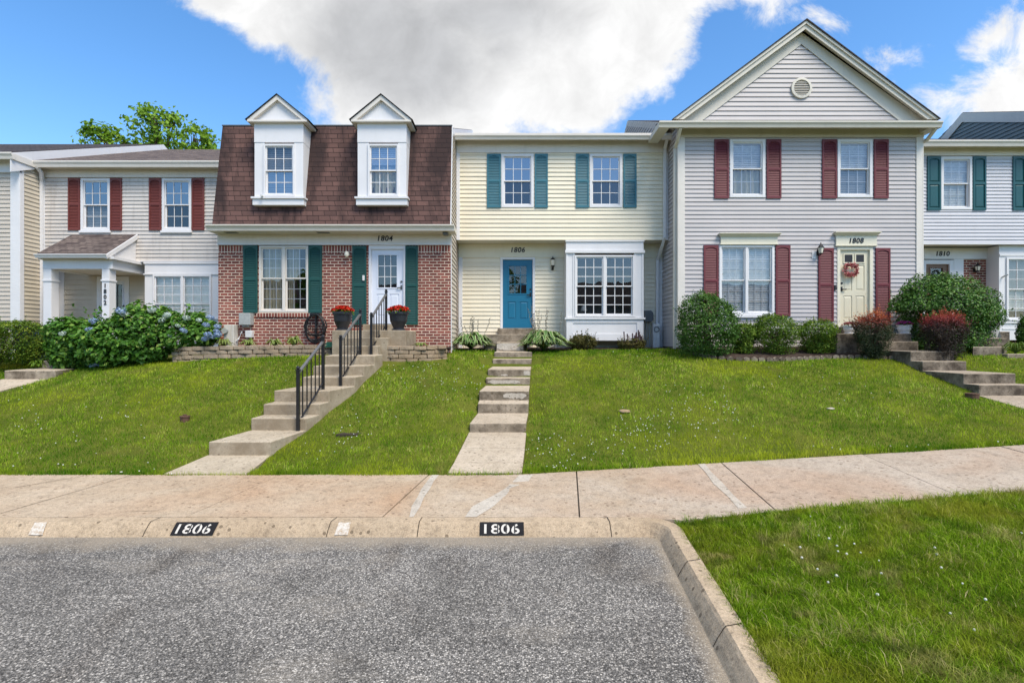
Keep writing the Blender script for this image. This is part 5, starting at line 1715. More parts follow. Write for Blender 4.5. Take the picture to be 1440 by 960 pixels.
obj('landing', MB().box(-4.38, -2.58, 12.45, 13.79, 1.3, PZ(464.3, 12.45)), M['step_conc'], S4, bevel=.014)
obj('door_step', MB().box(PX(511, 13.5), PX(554, 13.5), 13.42, 13.79, 2.2, PZ(456, 13.5)), M['step_conc'], S4, bevel=.014)
EXCL.append([(-4.5, 11.9), (-2.5, 11.9), (-2.5, 13.9), (-4.5, 13.9)])

S8 = thing('front_steps', 'dark stained concrete steps turning from the cream wreathed door down to the right edge', 'steps', (9.8, 8, .6))
path_sheet(S8, [(7.66, .555, 9.25, 10.40), (9.0, .74, 9.27, 10.41), (10.21, .925, 9.3, 10.42)], M['dark_step'])
flight(S8, [(10.2, .92, 1.136, 9.3, 10.42), (10.55, 1.136, 1.34, 9.3, 10.38), (11.6, 1.34, 1.55, 9.3, 10.30), (11.95, 1.55, 1.77, 9.3, 10.32)], (12.85, 1.78, 9.28, 10.30), M['dark_step'])
obj('door_step', MB().box(9.25, 10.20, 12.85, 13.2, 1.4, PZ(480, 12.85)), M['dark_step'], S8, bevel=.014)
obj('landing', MB().box(8.36, 10.28, 13.18, 14.19, 1.4, PZ(468.8, 13.2)), M['dark_step'], S8, bevel=.014)
obj('door_step', MB().box(9.0, 10.0, 13.9, 14.19, 2.15, PZ(459.8, 14.0)), M['dark_step'], S8, bevel=.012)
EXCL.append([(8.3, 12.8), (10.35, 12.8), (10.35, 14.3), (8.3, 14.3)])

S2 = thing('front_steps', 'old concrete steps running past the clipped hedge up to the white posted porch', 'steps', (-11.5, 11, 1))
path_sheet(S2, [(9.6, .60, -12.6, -11.5), (12.01, 1.12, -11.95, -10.9)], M['old_step'])
flight(S2, [(12.0, 1.12, 1.317, -11.9, -10.7)], (13.1, 1.33, -12.0, -11.0), M['old_step'])
flight(S2, [(13.1, 1.30, 1.50, -12.02, -11.15), (13.45, 1.50, 1.68, -12.2, -11.2)], (14.6, 1.70, -12.6, -11.4), M['old_step'])
obj('landing', MB().box(-13.85, -11.6, 14.5, 16.59, 1.1, 1.72), M['old_step'], S2, bevel=.014)

S10 = thing('front_steps', 'short concrete steps behind the big round bush at the right edge', 'steps', (13, 12, 1.6))
Ya = 12.6
flight(S10, [(Ya, 1.60, PZ(487.5, Ya), PX(1368, Ya), PX(1407, Ya)), (Ya + .5, PZ(487.5, Ya), PZ(475.5, Ya + .5), PX(1369, Ya + .5), PX(1416, Ya + .5))], (14.6, 2.1, PX(1340, 14.6), PX(1400, 14.6)), M['dark_step'])
obj('door_step', MB().box(12.2, 14.2, 14.6, 15.99, 1.7, 2.28), M['dark_step'], S10, bevel=.014)
kb2 = MB().box(PX(1414, 12.3), PX(1470, 12.3), 12.25, 12.40, 1.3, PZ(497.5, 12.3))
tag(obj('bed_border', kb2, M['old_step'], bevel=.012), 'pale concrete border along the plant bed at the right edge', 'border')


# the bank is cut down a little where steps and paths lie in it
for (q, z0, z1) in CARVE:
    ya, yb_ = q[0][1], q[2][1]
    for j, yv in enumerate(_gy):
        if ya - .06 <= yv <= yb_ + .06:
            f = min(1, max(0, (yv - ya) / max(1e-6, yb_ - ya)))
            xl, xr = q[0][0] + (q[3][0] - q[0][0]) * f, q[1][0] + (q[2][0] - q[1][0]) * f
            zc = z0 + (z1 - z0) * f - .055
            m_ = (_gx > xl - .03) & (_gx < xr + .03)
            _G[m_, j] = np.minimum(_G[m_, j], zc)
            m2 = (_gx > xl - .32) & (_gx < xr + .32)
            _G[m2, j] = np.minimum(_G[m2, j], zc + .075)

# bank behind the sidewalk
nx, ny = 601, 130
gx = np.linspace(-30, 30, nx)
V = []
for i in range(nx):
    yb = bY(gx[i]) - .02
    t = np.linspace(0, 1, ny) ** 2.0
    yy = yb + (58 - yb) * t
    zz = lawnz(np.full(ny, gx[i]), yy)
    zz[0] = min(zz[0], bZ(gx[i]) - .01)
    V.append(np.stack([np.full(ny, gx[i]), yy, zz], 1))
V = np.concatenate(V)
ii, jj = np.meshgrid(np.arange(nx - 1), np.arange(ny - 1), indexing='ij')
a = (ii * ny + jj).ravel()
me = np_mesh('lawn_bank', V, [np.stack([a, a + ny, a + ny + 1, a + 1], 1)])
me.materials.append(M['soil']); me.polygons.foreach_set('use_smooth', [True] * len(me.polygons))
o = bpy.data.objects.new('lawn_bank', me); COL.objects.link(o); o['kind'] = 'structure'

# ------------------------------------------------------------------ railings
def railing(label, p0, p1, t0, t1, nb, group='black iron step railings'):
    """p: foot (x,y,z), t: top z of each post"""
    root = thing('step_railing', label, 'railing', p0, group)
    for (p, t) in ((p0, t0), (p1, t1)):
        m = MB().box(p[0] - .026, p[0] + .026, p[1] - .026, p[1] + .026, p[2] - .02, t)
        m.box(p[0] - .036, p[0] + .036, p[1] - .036, p[1] + .036, t, t + .018)
        m.ball((p[0], p[1], t + .045), .034, 10, 6)
        po = obj('post', m, M['black_metal'], root)
    A, B = Vector((p0[0], p0[1], t0 - .05)), Vector((p1[0], p1[1], t1 - .05))
    obj('handrail', MB().sqtube([A, B], .05, .03), M['rail_top'], root)
    A2, B2 = Vector((p0[0], p0[1], p0[2] + .13)), Vector((p1[0], p1[1], p1[2] + .13))
    obj('bottom_rail', MB().sqtube([A2, B2], .028, .022), M['black_metal'], root)
    for k in range(1, nb + 1):
        f = k / (nb + 1)
        a, b = A.lerp(B, f), A2.lerp(B2, f)
        obj('baluster', MB().box(a.x - .009, a.x + .009, a.y - .009, a.y + .009, b.z, a.z), M['black_metal'], root)
    return root


railing('black iron railing on the lowest part of the pale steps', (-3.78, 9.05, .43), (-3.69, 10.0, 1.07), 1.49, 2.05, 5)
railing('black iron railing in the middle of the three on the pale steps', (-3.54, 10.58, 1.08), (-3.51, 11.85, 1.69), 2.06, 2.68, 5)
railing('black iron railing at the top of the pale steps by the white door', (-3.27, 11.90, 1.70), (-3.17, 12.9, 2.28), 2.60, 3.24, 5)


# ------------------------------------------------------------------ stone walls and edging
def stone_wall(name, label, pts, rows, rh, wd, mat, cat='stone wall'):
    """irregular split blocks laid in courses along a polyline of (x,y,ztop)"""
    mb = MB()
    L = [0.0]
    for a, b in zip(pts[:-1], pts[1:]): L.append(L[-1] + math.hypot(b[0] - a[0], b[1] - a[1]))

    def at(s):
        s = max(0, min(L[-1], s))
        for k in range(len(pts) - 1):
            if s <= L[k + 1] + 1e-9:
                f = (s - L[k]) / (L[k + 1] - L[k]); a, b = pts[k], pts[k + 1]
                t = Vector((b[0] - a[0], b[1] - a[1])).normalized()
                return Vector((a[0] + (b[0] - a[0]) * f, a[1] + (b[1] - a[1]) * f)), t, a[2] + (b[2] - a[2]) * f
    for r in range(rows):
        s = -(r % 2) * .16
        while s < L[-1] - .05:
            ln = random.uniform(.26, .40)
            a, b = max(0, s + .008), min(L[-1], s + ln - .008)
            if b - a > .06:
                (p, t, z0), (q, t2, z1) = at(a), at(b)
                zt0, zt1 = z0 - r * rh, z1 - r * rh
                jit = random.uniform(-.012, .018)
                outs = []
                nrm = Vector((t.y, -t.x)); nrm2 = Vector((t2.y, -t2.x))
                fr0, fr1 = p + nrm * jit, q + nrm2 * (jit + random.uniform(-.01, .01))
                bk0, bk1 = p - nrm * wd, q - nrm2 * wd
                e = random.uniform(.004, .012)
                mid = (fr0 + fr1) / 2 + nrm * random.uniform(.012, .030)
                zl = [zt0 - rh + .004, zt0 - e]
                i = len(mb.v)
                # split face: bulges in the middle
                F = [(fr0.x, fr0.y), (mid.x, mid.y), (fr1.x, fr1.y), (bk1.x, bk1.y), (bk0.x, bk0.y)]
                for z in zl:
                    for (x, y) in F: mb.v.append((x, y, z + random.uniform(-.004, .004)))
                n = 5
                mb.f.append(tuple(i + k for k in reversed(range(n)))); mb.f.append(tuple(i + n + k for k in range(n)))
                for k in range(n): mb.f.append((i + k, i + (k + 1) % n, i + n + (k + 1) % n, i + n + k))
            s += ln
    o = obj(name, mb, mat, bevel=.012)
    tag(o, label, cat)
    return o


Yw = 12.75
stone_wall('stone_retaining_wall', 'long low stone retaining wall in front of the brick house, left of its steps', [(PX(236, Yw), Yw + .15, PZ(488.5, Yw)), (PX(262, Yw), Yw, PZ(487, Yw)), (PX(430, Yw), Yw, PZ(484.5, Yw)), (-4.45, Yw + .2, PZ(484, Yw))], 4, .105, .25, M['stone'])
stone_wall('stone_retaining_wall', 'short low stone retaining wall right of the brick house steps', [(-3.02, 12.22, PZ(486, 12.2)), (-2.5, 12.15, PZ(486.5, 12.2)), (-1.95, 12.25, PZ(486, 12.2)), (-1.62, 12.75, PZ(485, 12.6))], 5, .10, .25, M['stone'])
# planting bed behind the walls
obj_b = MB().quad((-8.7, 12.75, 1.78), (-4.4, 12.9, 1.83), (-4.4, 13.8, 1.86), (-8.7, 13.8, 1.80))
obj_b.quad((-3.0, 12.25, 1.82), (-1.62, 12.45, 1.82), (-1.62, 13.8, 1.86), (-3.0, 13.8, 1.86))
struct('planting_bed', obj_b, M['mulch'])
EXCL.append([(-8.75, 12.72), (-4.3, 12.72), (-4.3, 14), (-8.75, 14)]); EXCL.append([(-3.1, 12.15), (-1.6, 12.2), (-1.6, 14), (-3.1, 14)])

# mulch bed of the grey house with scalloped edging
edge = [(4.75, 13.25), (5.05, 12.85), (5.6, 12.62), (6.3, 12.52), (7.1, 12.62), (7.9, 12.78), (8.6, 12.72), (9.28, 12.50)]
edge = densify(edge, .15)
mb = MB()
for (x0, y0), (x1, y1) in zip(edge[:-1], edge[1:]):
    n = 6
    for k in range(n):
        def q(x, y, f):
            yy = y + (14.2 - y) * f
            return (x, yy, lz(x, yy) + .035 + .02 * mnoise.noise(Vector((x * 3, yy * 3, 0))))
        mb.quad(q(x0, y0, k / n), q(x1, y1, k / n), q(x1, y1, (k + 1) / n), q(x0, y0, (k + 1) / n))
struct('mulch_bed', mb, M['mulch'], smooth=True)
ed = MB()
for k, (x, y) in enumerate(edge):
    z = lz(x, y)
    t = Vector((edge[min(k + 1, len(edge) - 1)][0] - edge[max(0, k - 1)][0], edge[min(k + 1, len(edge) - 1)][1] - edge[max(0, k - 1)][1])).normalized()
    pr = []
    for s in range(7):
        a = math.pi * s / 6
        pr.append((-.072 * math.cos(a), .045 + .045 * math.sin(a)))
    pts = [(-.072, -.08)] + pr + [(.072, -.08)]
    i = len(ed.v); n = len(pts)
    for d in (-.022, .022):
        for (u, w) in pts: ed.v.append((x + t.x * u - t.y * d, y + t.y * u + t.x * d, z + w + random.uniform(-.006, .006)))
    ed.f.append(tuple(i + k2 for k2 in range(n))); ed.f.append(tuple(i + n + k2 for k2 in reversed(range(n))))
    for k2 in range(n): ed.f.append((i + k2, i + n + k2, i + n + (k2 + 1) % n, i + (k2 + 1) % n))
tag(obj('bed_edging', ed, M['dark_step']), 'scalloped low concrete edging round the mulch bed of the grey house', 'edging')
for (x0, y0), (x1, y1) in zip(edge[:-1], edge[1:]): EXCL.append([(x0, y0 - .03), (x1, y1 - .03), (x1, 14.3), (x0, 14.3)])
# narrow beds along the cream house
mb = MB()
for x0, x1, y0 in ((-1.6, -.82, 14.55), (.46, 4.6, 14.62)):
    n = 12
    for k in range(n):
        a, b = x0 + (x1 - x0) * k / n, x0 + (x1 - x0) * (k + 1) / n
        mb.quad((a, y0, lz(a, y0) + .03), (b, y0, lz(b, y0) + .03), (b, 15.7, lz(b, 15.6) + .03), (a, 15.7, lz(a, 15.6) + .03))
    EXCL.append([(x0, y0), (x1, y0), (x1, 15.8), (x0, 15.8)])
struct('planting_bed', mb, M['mulch'])


# ------------------------------------------------------------------ leaves
def leaves(P, Nrm, L, Wd, tone, droop=.0, along=None):
    """folded four-point leaves. P centres (n,3), Nrm leaf normals, L lengths, Wd widths"""
    n = len(P)
    Nrm = Nrm / np.linalg.norm(Nrm, axis=1, keepdims=True)
    if along is None: along = rng.normal(size=(n, 3))
    along = along - Nrm * (along * Nrm).sum(1, keepdims=True)
    along /= np.linalg.norm(along, axis=1, keepdims=True) + 1e-9
    side = np.cross(Nrm, along)
    L = np.asarray(L).reshape(-1, 1) * np.ones((n, 1)); Wd = np.asarray(Wd).reshape(-1, 1) * np.ones((n, 1))
    base = P - along * L * .5
    tip = P + along * L * .5 - Nrm * L * droop
    fold = Nrm * Wd * .22
    le = P + side * Wd * .5 + fold - along * L * .06; ri = P - side * Wd * .5 + fold - along * L * .06
    V = np.stack([base, ri, tip, le], 1).reshape(-1, 3)
    a = np.arange(n) * 4
    T = np.repeat(np.asarray(tone), 4)
    return V, [np.stack([a, a + 1, a + 2], 1), np.stack([a, a + 2, a + 3], 1)], T


def crown_points(lumps, n, shell=(.72, 1.04), rough=.10, flat=None, minz=None):
    """points and outward directions spread over the outer part of a union of ellipsoids"""
    lumps = [(np.array(c, float), np.array(r, float)) for c, r in lumps]
    w = np.array([(r[0] * r[1] + r[0] * r[2] + r[1] * r[2]) for _, r in lumps]); w /= w.sum()
    pts, dirs = [], []
    while sum(len(p) for p in pts) < n:
        k = rng.choice(len(lumps), p=w)
        c, r = lumps[k]
        m = 400
        d = rng.normal(size=(m, 3)); d /= np.linalg.norm(d, axis=1, keepdims=True)
        rad = shell[0] + (shell[1] - shell[0]) * rng.random(m) ** .6
        nz = np.array([mnoise.noise(Vector((float(v[0] * 2.6 + c[0] * 3), float(v[1] * 2.6 + c[1] * 3), float(v[2] * 2.6 + c[2] * 3)))) for v in d])
        rad = rad * (1 + rough * 2 * nz)
        p = c + d * r * rad[:, None]
        keep = np.ones(m, bool)
        for j, (c2, r2) in enumerate(lumps):
            if j == k: continue
            keep &= (((p - c2) / r2) ** 2).sum(1) > .62
        if minz is not None: keep &= p[:, 2] > minz
        pts.append(p[keep]); dirs.append((d / r)[keep])
    P = np.concatenate(pts)[:n]; D = np.concatenate(dirs)[:n]
    D /= np.linalg.norm(D, axis=1, keepdims=True)
    return P, D


def foliage_obj(name, parent, P, Nrm, L, W, tone, mat, droop=.1, along=None):
    off = np.array(loc_of(parent)) if parent is not None else np.zeros(3)
    V, F, T = leaves(P - off, Nrm, L, W, tone, droop, along)
    me = np_mesh(name, V, F, T)
    me.materials.append(mat)
    o = bpy.data.objects.new(name, me); COL.objects.link(o)
    if parent is not None: o.parent = parent
    return o


M['boxwood'] = leaf_mat('dark_shrub_leaf', [(0, (0.023, 0.060, 0.010)), (.55, (0.058, 0.144, 0.023)), (.9, (0.118, 0.237, 0.039)), (1, (0.177, 0.316, 0.065))], .25, .4, .5)
M['holly'] = leaf_mat('glossy_shrub_leaf', [(0, (0.022, 0.061, 0.012)), (.5, (0.061, 0.152, 0.025)), (.85, (0.124, 0.254, 0.039)), (1, (0.227, 0.372, 0.087))], .2, .35, .55)
M['midshrub'] = leaf_mat('bright_shrub_leaf', [(0, (0.040, 0.088, 0.011)), (.5, (0.099, 0.185, 0.020)), (.85, (0.187, 0.290, 0.033)), (1, (0.316, 0.387, 0.055))], .3, .45, .4)
M['hydrangea'] = leaf_mat('broad_garden_leaf', [(0, (0.033, 0.090, 0.014)), (.5, (0.076, 0.204, 0.027)), (.85, (0.155, 0.309, 0.045)), (1, (0.310, 0.423, 0.101))], .3, .4, .45)
M['hedge'] = leaf_mat('clipped_hedge_leaf', [(0, (0.032, 0.076, 0.008)), (.5, (0.091, 0.172, 0.017)), (.85, (0.192, 0.270, 0.028)), (1, (0.323, 0.360, 0.049))], .3, .5, .35)
M['nandina'] = leaf_mat('red_tipped_leaf', [(0, (0.017, 0.033, 0.015)), (.40, (0.056, 0.075, 0.033)), (.60, (0.140, 0.056, 0.044)), (.8, (0.364, 0.069, 0.044)), (1, (0.560, 0.188, 0.055))], .25, .45, .4)
M['purpleshrub'] = leaf_mat('purple_red_leaf', [(0, (0.024, 0.022, 0.018)), (.40, (0.060, 0.043, 0.037)), (.60, (0.134, 0.041, 0.044)), (.8, (0.296, 0.048, 0.050)), (1, (0.457, 0.108, 0.066))], .25, .45, .4)
M['tree'] = leaf_mat('tree_leaf', [(0, (0.070, 0.157, 0.020)), (.5, (0.176, 0.315, 0.034)), (.9, (0.305, 0.462, 0.056)), (1, (0.447, 0.588, 0.098))], .35, .5, .35)
M['bronze'] = leaf_mat('bronze_green_leaf', [(0, (.03, .04, .012)), (.5, (.09, .085, .025)), (1, (.17, .15, .05))], .3, .5, .3)
M['lime'] = leaf_mat('lime_green_leaf', [(0, (.10, .15, .03)), (.5, (.22, .30, .07)), (1, (.42, .46, .20))], .35, .5, .35)
M['hosta'] = leaf_mat('variegated_leaf', [(0, (.07, .16, .04)), (.58, (.12, .23, .065)), (.76, (.46, .52, .25)), (1, (.66, .70, .44))], .3, .4, .4)
M['blueflower'] = leaf_mat('blue_petal', [(0, (.15, .22, .42)), (.6, (.27, .38, .60)), (1, (.50, .60, .74))], .3, .6, .2)
M['paleflower'] = leaf_mat('pale_petal', [(0, (.36, .46, .50)), (.6, (.52, .60, .60)), (1, (.68, .74, .66))], .3, .6, .2)
M['redflower'] = leaf_mat('red_petal', [(0, (.28, .008, .006)), (.6, (.52, .020, .010)), (1, (.66, .07, .03))], .25, .5, .3)
M['pinkflower'] = leaf_mat('pink_petal', [(0, (.36, .02, .18)), (.6, (.60, .06, .34)), (1, (.75, .25, .50))], .25, .5, .3)
M['wineflower'] = leaf_mat('wine_petal', [(0, (.16, .02, .04)), (.6, (.34, .06, .10)), (1, (.55, .22, .24))], .25, .5, .3)
M['wreath'] = leaf_mat('wreath_petal', [(0, (.30, .06, .07)), (.6, (.52, .15, .16)), (1, (.70, .36, .34))], .2, .6, .3)
M['clover'] = leaf_mat('clover_petal', [(0, (.55, .56, .48)), (1, (.82, .82, .76))], .2, .7, .2)
GR = [(0, (.026, .078, .003)), (.35, (.112, .228, .008)), (.7, (.240, .390, .018)), (.93, (.42, .58, .05)), (.97, (.52, .47, .17)), (1, (.64, .56, .30))]
M['grass'] = leaf_mat('grass_blade', [(p, sc(c, 1.12)) for p, c in GR], .38, .7, .08, patch=[(.9, (.040, .145, .005), .49, .60, .72), (.42, (.47, .50, .028), .48, .64, .66), (1.3, (.36, .27, .10), .59, .70, .72), (7.0, (.040, .120, .005), .52, .66, .55), (5.0, (.52, .60, .06), .54, .66, .55)])


M['verge_grass'] = leaf_mat('verge_blade', [(p, sc(c, .84)) for p, c in GR], .38, .7, .08, patch=[(1.1, (.30, .29, .030), .48, .66, .65), (2.4, (.36, .29, .13), .56, .68, .72), (4.5, (.030, .080, .005), .52, .66, .6)])


def stems_mb(base, tips, r=.012):
    mb = MB()
    b = Vector(base)
    for t in tips:
        t = Vector(t)
        m = b.lerp(t, .5) + Vector((0, 0, .04))
        mb.tube([b, m, t], [r, r * .7, r * .35], 5)
    return mb


def shrub(name, label, lumps, n, L, mat, base, tone_top=None, rough=.10, upb=.35, wr=.55, cat='shrub', group=None, inner=.55, shell=(.74, 1.05), tonefn=None, lowfill=True, cut=None, shoots=70):
    root = thing(name, label, cat, base, group)
    n = int(n * 1.35)
    lo = [((c_[0], c_[1], min(c_[2], base[2] + r_[2] * .55)), (r_[0] * .9, r_[1] * .9, r_[2] * .8)) for c_, r_ in lumps[:1]]
    lumps = list(lumps) + (lo if lowfill else [])
    P, D = crown_points(lumps, n, shell, rough, minz=base[2] + .01)
    Pi, Di = crown_points(lumps, int(n * inner), (.35, .74), .05, minz=base[2] + .01)
    P = np.concatenate([P, Pi]); D = np.concatenate([D, Di])
    if cut is not None:
        kp = ~cut(P); P, D = P[kp], D[kp]
    # stray shoots standing clear of the outline
    if shoots:
        pick = rng.integers(0, n, shoots)
        sp_, sd_ = [], []
        for q in pick:
            d_ = D[q % len(P)] * .5 + np.array([0, 0, .8]) + rng.normal(size=3) * .25; d_ /= np.linalg.norm(d_)
            if D[q % len(P)][2] < 0: continue
            ln_ = rng.uniform(1.5, 4.0) * L
            for w_ in range(6):
                sp_.append(P[q % len(P)] + d_ * ln_ * (w_ / 5) + rng.normal(size=3) * L * .2); sd_.append(rng.normal(size=3))
        if sp_: P = np.concatenate([P, np.array(sp_)]); D = np.concatenate([D, np.array(sd_)])
    m = len(P)
    nrm = D + np.array([0, -.0, upb]) + rng.normal(size=(m, 3)) * .55
    # clumps: neighbouring leaves share a tone, as sprigs do
    cl = np.array([mnoise.noise(Vector((float(p[0] * 6), float(p[1] * 6), float(p[2] * 6)))) for p in P])
    tone = np.clip(.50 + .42 * cl + rng.normal(size=m) * .24, 0, 1)
    if tonefn is not None: tone = np.clip(tonefn(P, tone), 0, 1)
    sz = L * rng.uniform(.65, 1.25, m)
    foliage_obj('foliage', root, P, nrm, sz, sz * wr, tone, mat)
    tips = [(c[0] + random.uniform(-.3, .3) * r[0], c[1] + random.uniform(-.3, .3) * r[1], c[2] + r[2] * random.uniform(.1, .6)) for c, r in lumps for _ in range(3)]
    obj('stem', stems_mb(base, tips), M['bark'], root)
    return root


def lump_set(cx, cy, cz, rx, ry, rz, k=9, j=.55, s=.55, seed=1):
    r = random.Random(seed)
    out = [((cx, cy, cz), (rx * .86, ry * .86, rz * .9))]
    for _ in range(k):
        t = r.uniform(0, 2 * math.pi); e = r.uniform(-.5, 1.2)
        ce = math.cos(min(e, 1.4))
        f = r.uniform(.8, 1.1) * j
        out.append(((cx + rx * f * ce * math.cos(t), cy + ry * f * ce * math.sin(t), cz + rz * f * math.sin(e)), (rx * s * r.uniform(.75, 1.1), ry * s * r.uniform(.75, 1.1), rz * s * r.uniform(.75, 1.1))))
    return out


def px_shrub(px0, px1, py0, py1, Y, depth=None):
    x0, x1, z0, z1 = PX(px0, Y), PX(px1, Y), PZ(py1, Y), PZ(py0, Y)
    rx, rz = (x1 - x0) / 2, (z1 - z0) / 2
    return (x0 + x1) / 2, Y, (z0 + z1) / 2, rx, depth or rx * .85, rz, z0


c = px_shrub(944, 1042, 415, 500, 13.2)
shrub('round_shrub', 'large round dark green bush at the left corner of the grey house', lump_set(*c[:6], k=12, seed=3) + [((c[0] - .05, c[1], c[2] + c[5] * .75), (.35, .3, .28))], 7000, .055, M['boxwood'], (c[0], c[1], lz(c[0], c[1])), rough=.13)
for (a, b, t, u, Y, sd, lab) in ((1026, 1066, 455, 492, 13.35, 5, 'small green bush tucked behind the large round one by the grey house'),
                                 (1059, 1126, 443, 491, 13.3, 6, 'bright green rounded bush in the middle of the mulch bed'),
                                 (1119, 1180, 447, 490, 13.4, 7, 'bright green rounded bush nearest the landing of the grey house')):
    c = px_shrub(a, b, t, u, Y)
    shrub('foundation_shrub', lab, lump_set(*c[:6], k=9, seed=sd), 4200, .045, M['midshrub'], (c[0], c[1], lz(c[0], c[1])), group='green shrubs in the mulch bed', rough=.16)
c = px_shrub(1251, 1407, 384, 486, 13.3, .85)
shrub('round_shrub', 'huge round glossy bush hiding the door of the bluish white house', lump_set(*c[:6], k=16, s=.5, seed=9), 13000, .065, M['holly'], (c[0], c[1], lz(c[0], c[1])), rough=.11, cut=lambda P: (P[:, 0] < 10.5 + .2 * np.sin(P[:, 2] * 9)) & (P[:, 2] < 2.78))


def redtop(zlo, zhi):
    def f(P, t):
        k = np.clip((P[:, 2] - zlo) / (zhi - zlo), 0, 1)
        return t * .40 + .74 * k ** 1.05 + rng.normal(size=len(P)) * .05 * k
    return f


for (a, b, t, u, Y, sd, mt, lab) in ((1203, 1253, 440, 497, 12.65, 11, 'nandina', 'red and orange tipped shrub left of the stained steps'),
                                     (1294, 1361, 441, 496, 12.1, 12, 'purpleshrub', 'purple red tipped shrub right of the stained steps, before the huge bush')):
    c = px_shrub(a, b, t, u, Y, .38)
    z1 = c[2] + c[5]
    shrub('nandina_shrub', lab, lump_set(*c[:6], k=10, seed=sd), 4600, .05, M[mt], (c[0], c[1], lz(c[0], c[1])), group='red tipped shrubs by the stained steps', wr=.30, rough=.28, shoots=420, tonefn=redtop(c[2] - c[5] * .1, z1))
c = px_shrub(1431, 1462, 442, 490, 13.2)
shrub('foundation_shrub', 'upright green shrub cut off by the right edge', lump_set(*c[:6], k=8, seed=21), 2500, .05, M['boxwood'], (c[0], c[1], lz(c[0], c[1])))
c = px_shrub(799, 838, 471, 492, 14.85, .35)
shrub('low_shrub', 'low bronze green shrub under the bay window, beside the white striped plant', lump_set(*c[:6], k=7, seed=22), 1500, .05, M['bronze'], (c[0], c[1], lz(c[0], c[1])), rough=.25, group='low shrubs under the bay window')
c = px_shrub(868, 906, 474, 493, 14.8, .35)
r_ = shrub('low_shrub', 'low bronze shrub with dark flower spikes under the bay window, near the meters', lump_set(*c[:6], k=7, seed=23), 1300, .05, M['bronze'], (c[0], c[1], lz(c[0], c[1])), rough=.3, group='low shrubs under the bay window')
M['spike'] = plain('dark_flower_spike', (.07, .035, .04), .8)
for k in range(14):
    mb = MB()
    x, y = c[0] + random.uniform(-.35, .38), c[1] + random.uniform(-.2, .2)
    mb.tube([(x, y, c[2]), (x + random.uniform(-.05, .05), y, c[2] + random.uniform(.2, .42))], [.008, .02], 5)
    obj('flower_spike', mb, M['spike'], r_)

# clipped hedge at the left edge
hx0, hx1, hz0, hz1, Yh = PX(-70, 13.3), PX(58, 13.3), PZ(512, 13.3), PZ(452, 13.3), 13.3
hl = []
for k in range(9):
    x = hx0 + .35 + (hx1 - hx0 - .7) * k / 8
    hl.append(((x, Yh + .1, (hz0 + hz1) / 2 + .02 * math.sin(k * 2.1)), (.44, .52, (hz1 - hz0) / 2)))
    hl.append(((x + .1, Yh - .05, hz1 - .22), (.36, .5, .22)))
shrub('clipped_hedge', 'clipped dense green hedge at the left edge beside the porch steps', hl, 11000, .05, M['hedge'], ((hx0 + hx1) / 2, Yh, hz0 - .1), rough=.07, cat='hedge')
for k in range(4):
    pass

# hydrangea: three overlapping mounds of broad leaves with flower heads
hy = []
for (a, b, t, u, Y, sd) in ((72, 150, 447, 517, 13.1, 31), (150, 252, 423, 519, 12.95, 32), (215, 308, 436, 500, 13.25, 33), (105, 215, 447, 520, 12.7, 34)):
    c = px_shrub(a, b, t, u, Y, .75)
    hy += lump_set(*c[:6], k=9, seed=sd, s=.5)
hyb = (PX(180, 13), 13.0, 1.30)
hroot = shrub('hydrangea_bush', 'wide hydrangea bush with blue flower heads left of the brick house', hy, 9000, .12, M['hydrangea'], hyb, rough=.15, wr=.62, upb=.7, cat='flowering bush', inner=.3, shoots=24)


def flower_head(r, n, mat):
    d = rng.normal(size=(n, 3)); d /= np.linalg.norm(d, axis=1, keepdims=True)
    d[:, 2] = d[:, 2] * .8 + .1
    P = d * r * rng.uniform(.85, 1.05, (n, 1))
    V, F, T = leaves(P, d + rng.normal(size=(n, 3)) * .3, r * .5, r * .48, rng.random(n), 0)
    me = np_mesh('flower_head', V, F, T); me.materials.append(mat)
    return me


fb, fp = flower_head(.085, 90, M['blueflower']), flower_head(.075, 80, M['paleflower'])
spots = [(258, 465, 0), (132, 452, 0), (125, 463, 0), (170, 437, 0), (175, 442, 1), (130, 514, 0), (136, 512, 0), (296, 447, 0), (290, 457, 0), (305, 466, 0), 
         (292, 470, 0), (299, 474, 0), (289, 476, 0), (306, 459, 0), (280, 450, 1), (262, 447, 1), (235, 443, 1), (229, 450, 1), (214, 436, 1), (250, 458, 1), (160, 482, 0), (125, 495, 0), (88, 469, 1), (240, 472, 1), (306, 471, 0)]
for (px, py, k) in spots:
    Y = 12.45 if py > 500 else (12.28 + random.uniform(-.05, .08) if px < 215 else 12.62 + random.uniform(-.05, .1))
    o = bpy.data.objects.new('flower_head', fp if k else fb)
    COL.objects.link(o); o.parent = hroot
    o.location = Vector((PX(px, Y), Y, PZ(py, Y))) - hroot.location
    o.rotation_euler = (random.uniform(-.4, .4), random.uniform(-.4, .4), random.uniform(0, 6))
    s = random.uniform(.75, 1.25); o.scale = (s, s, s * .8)


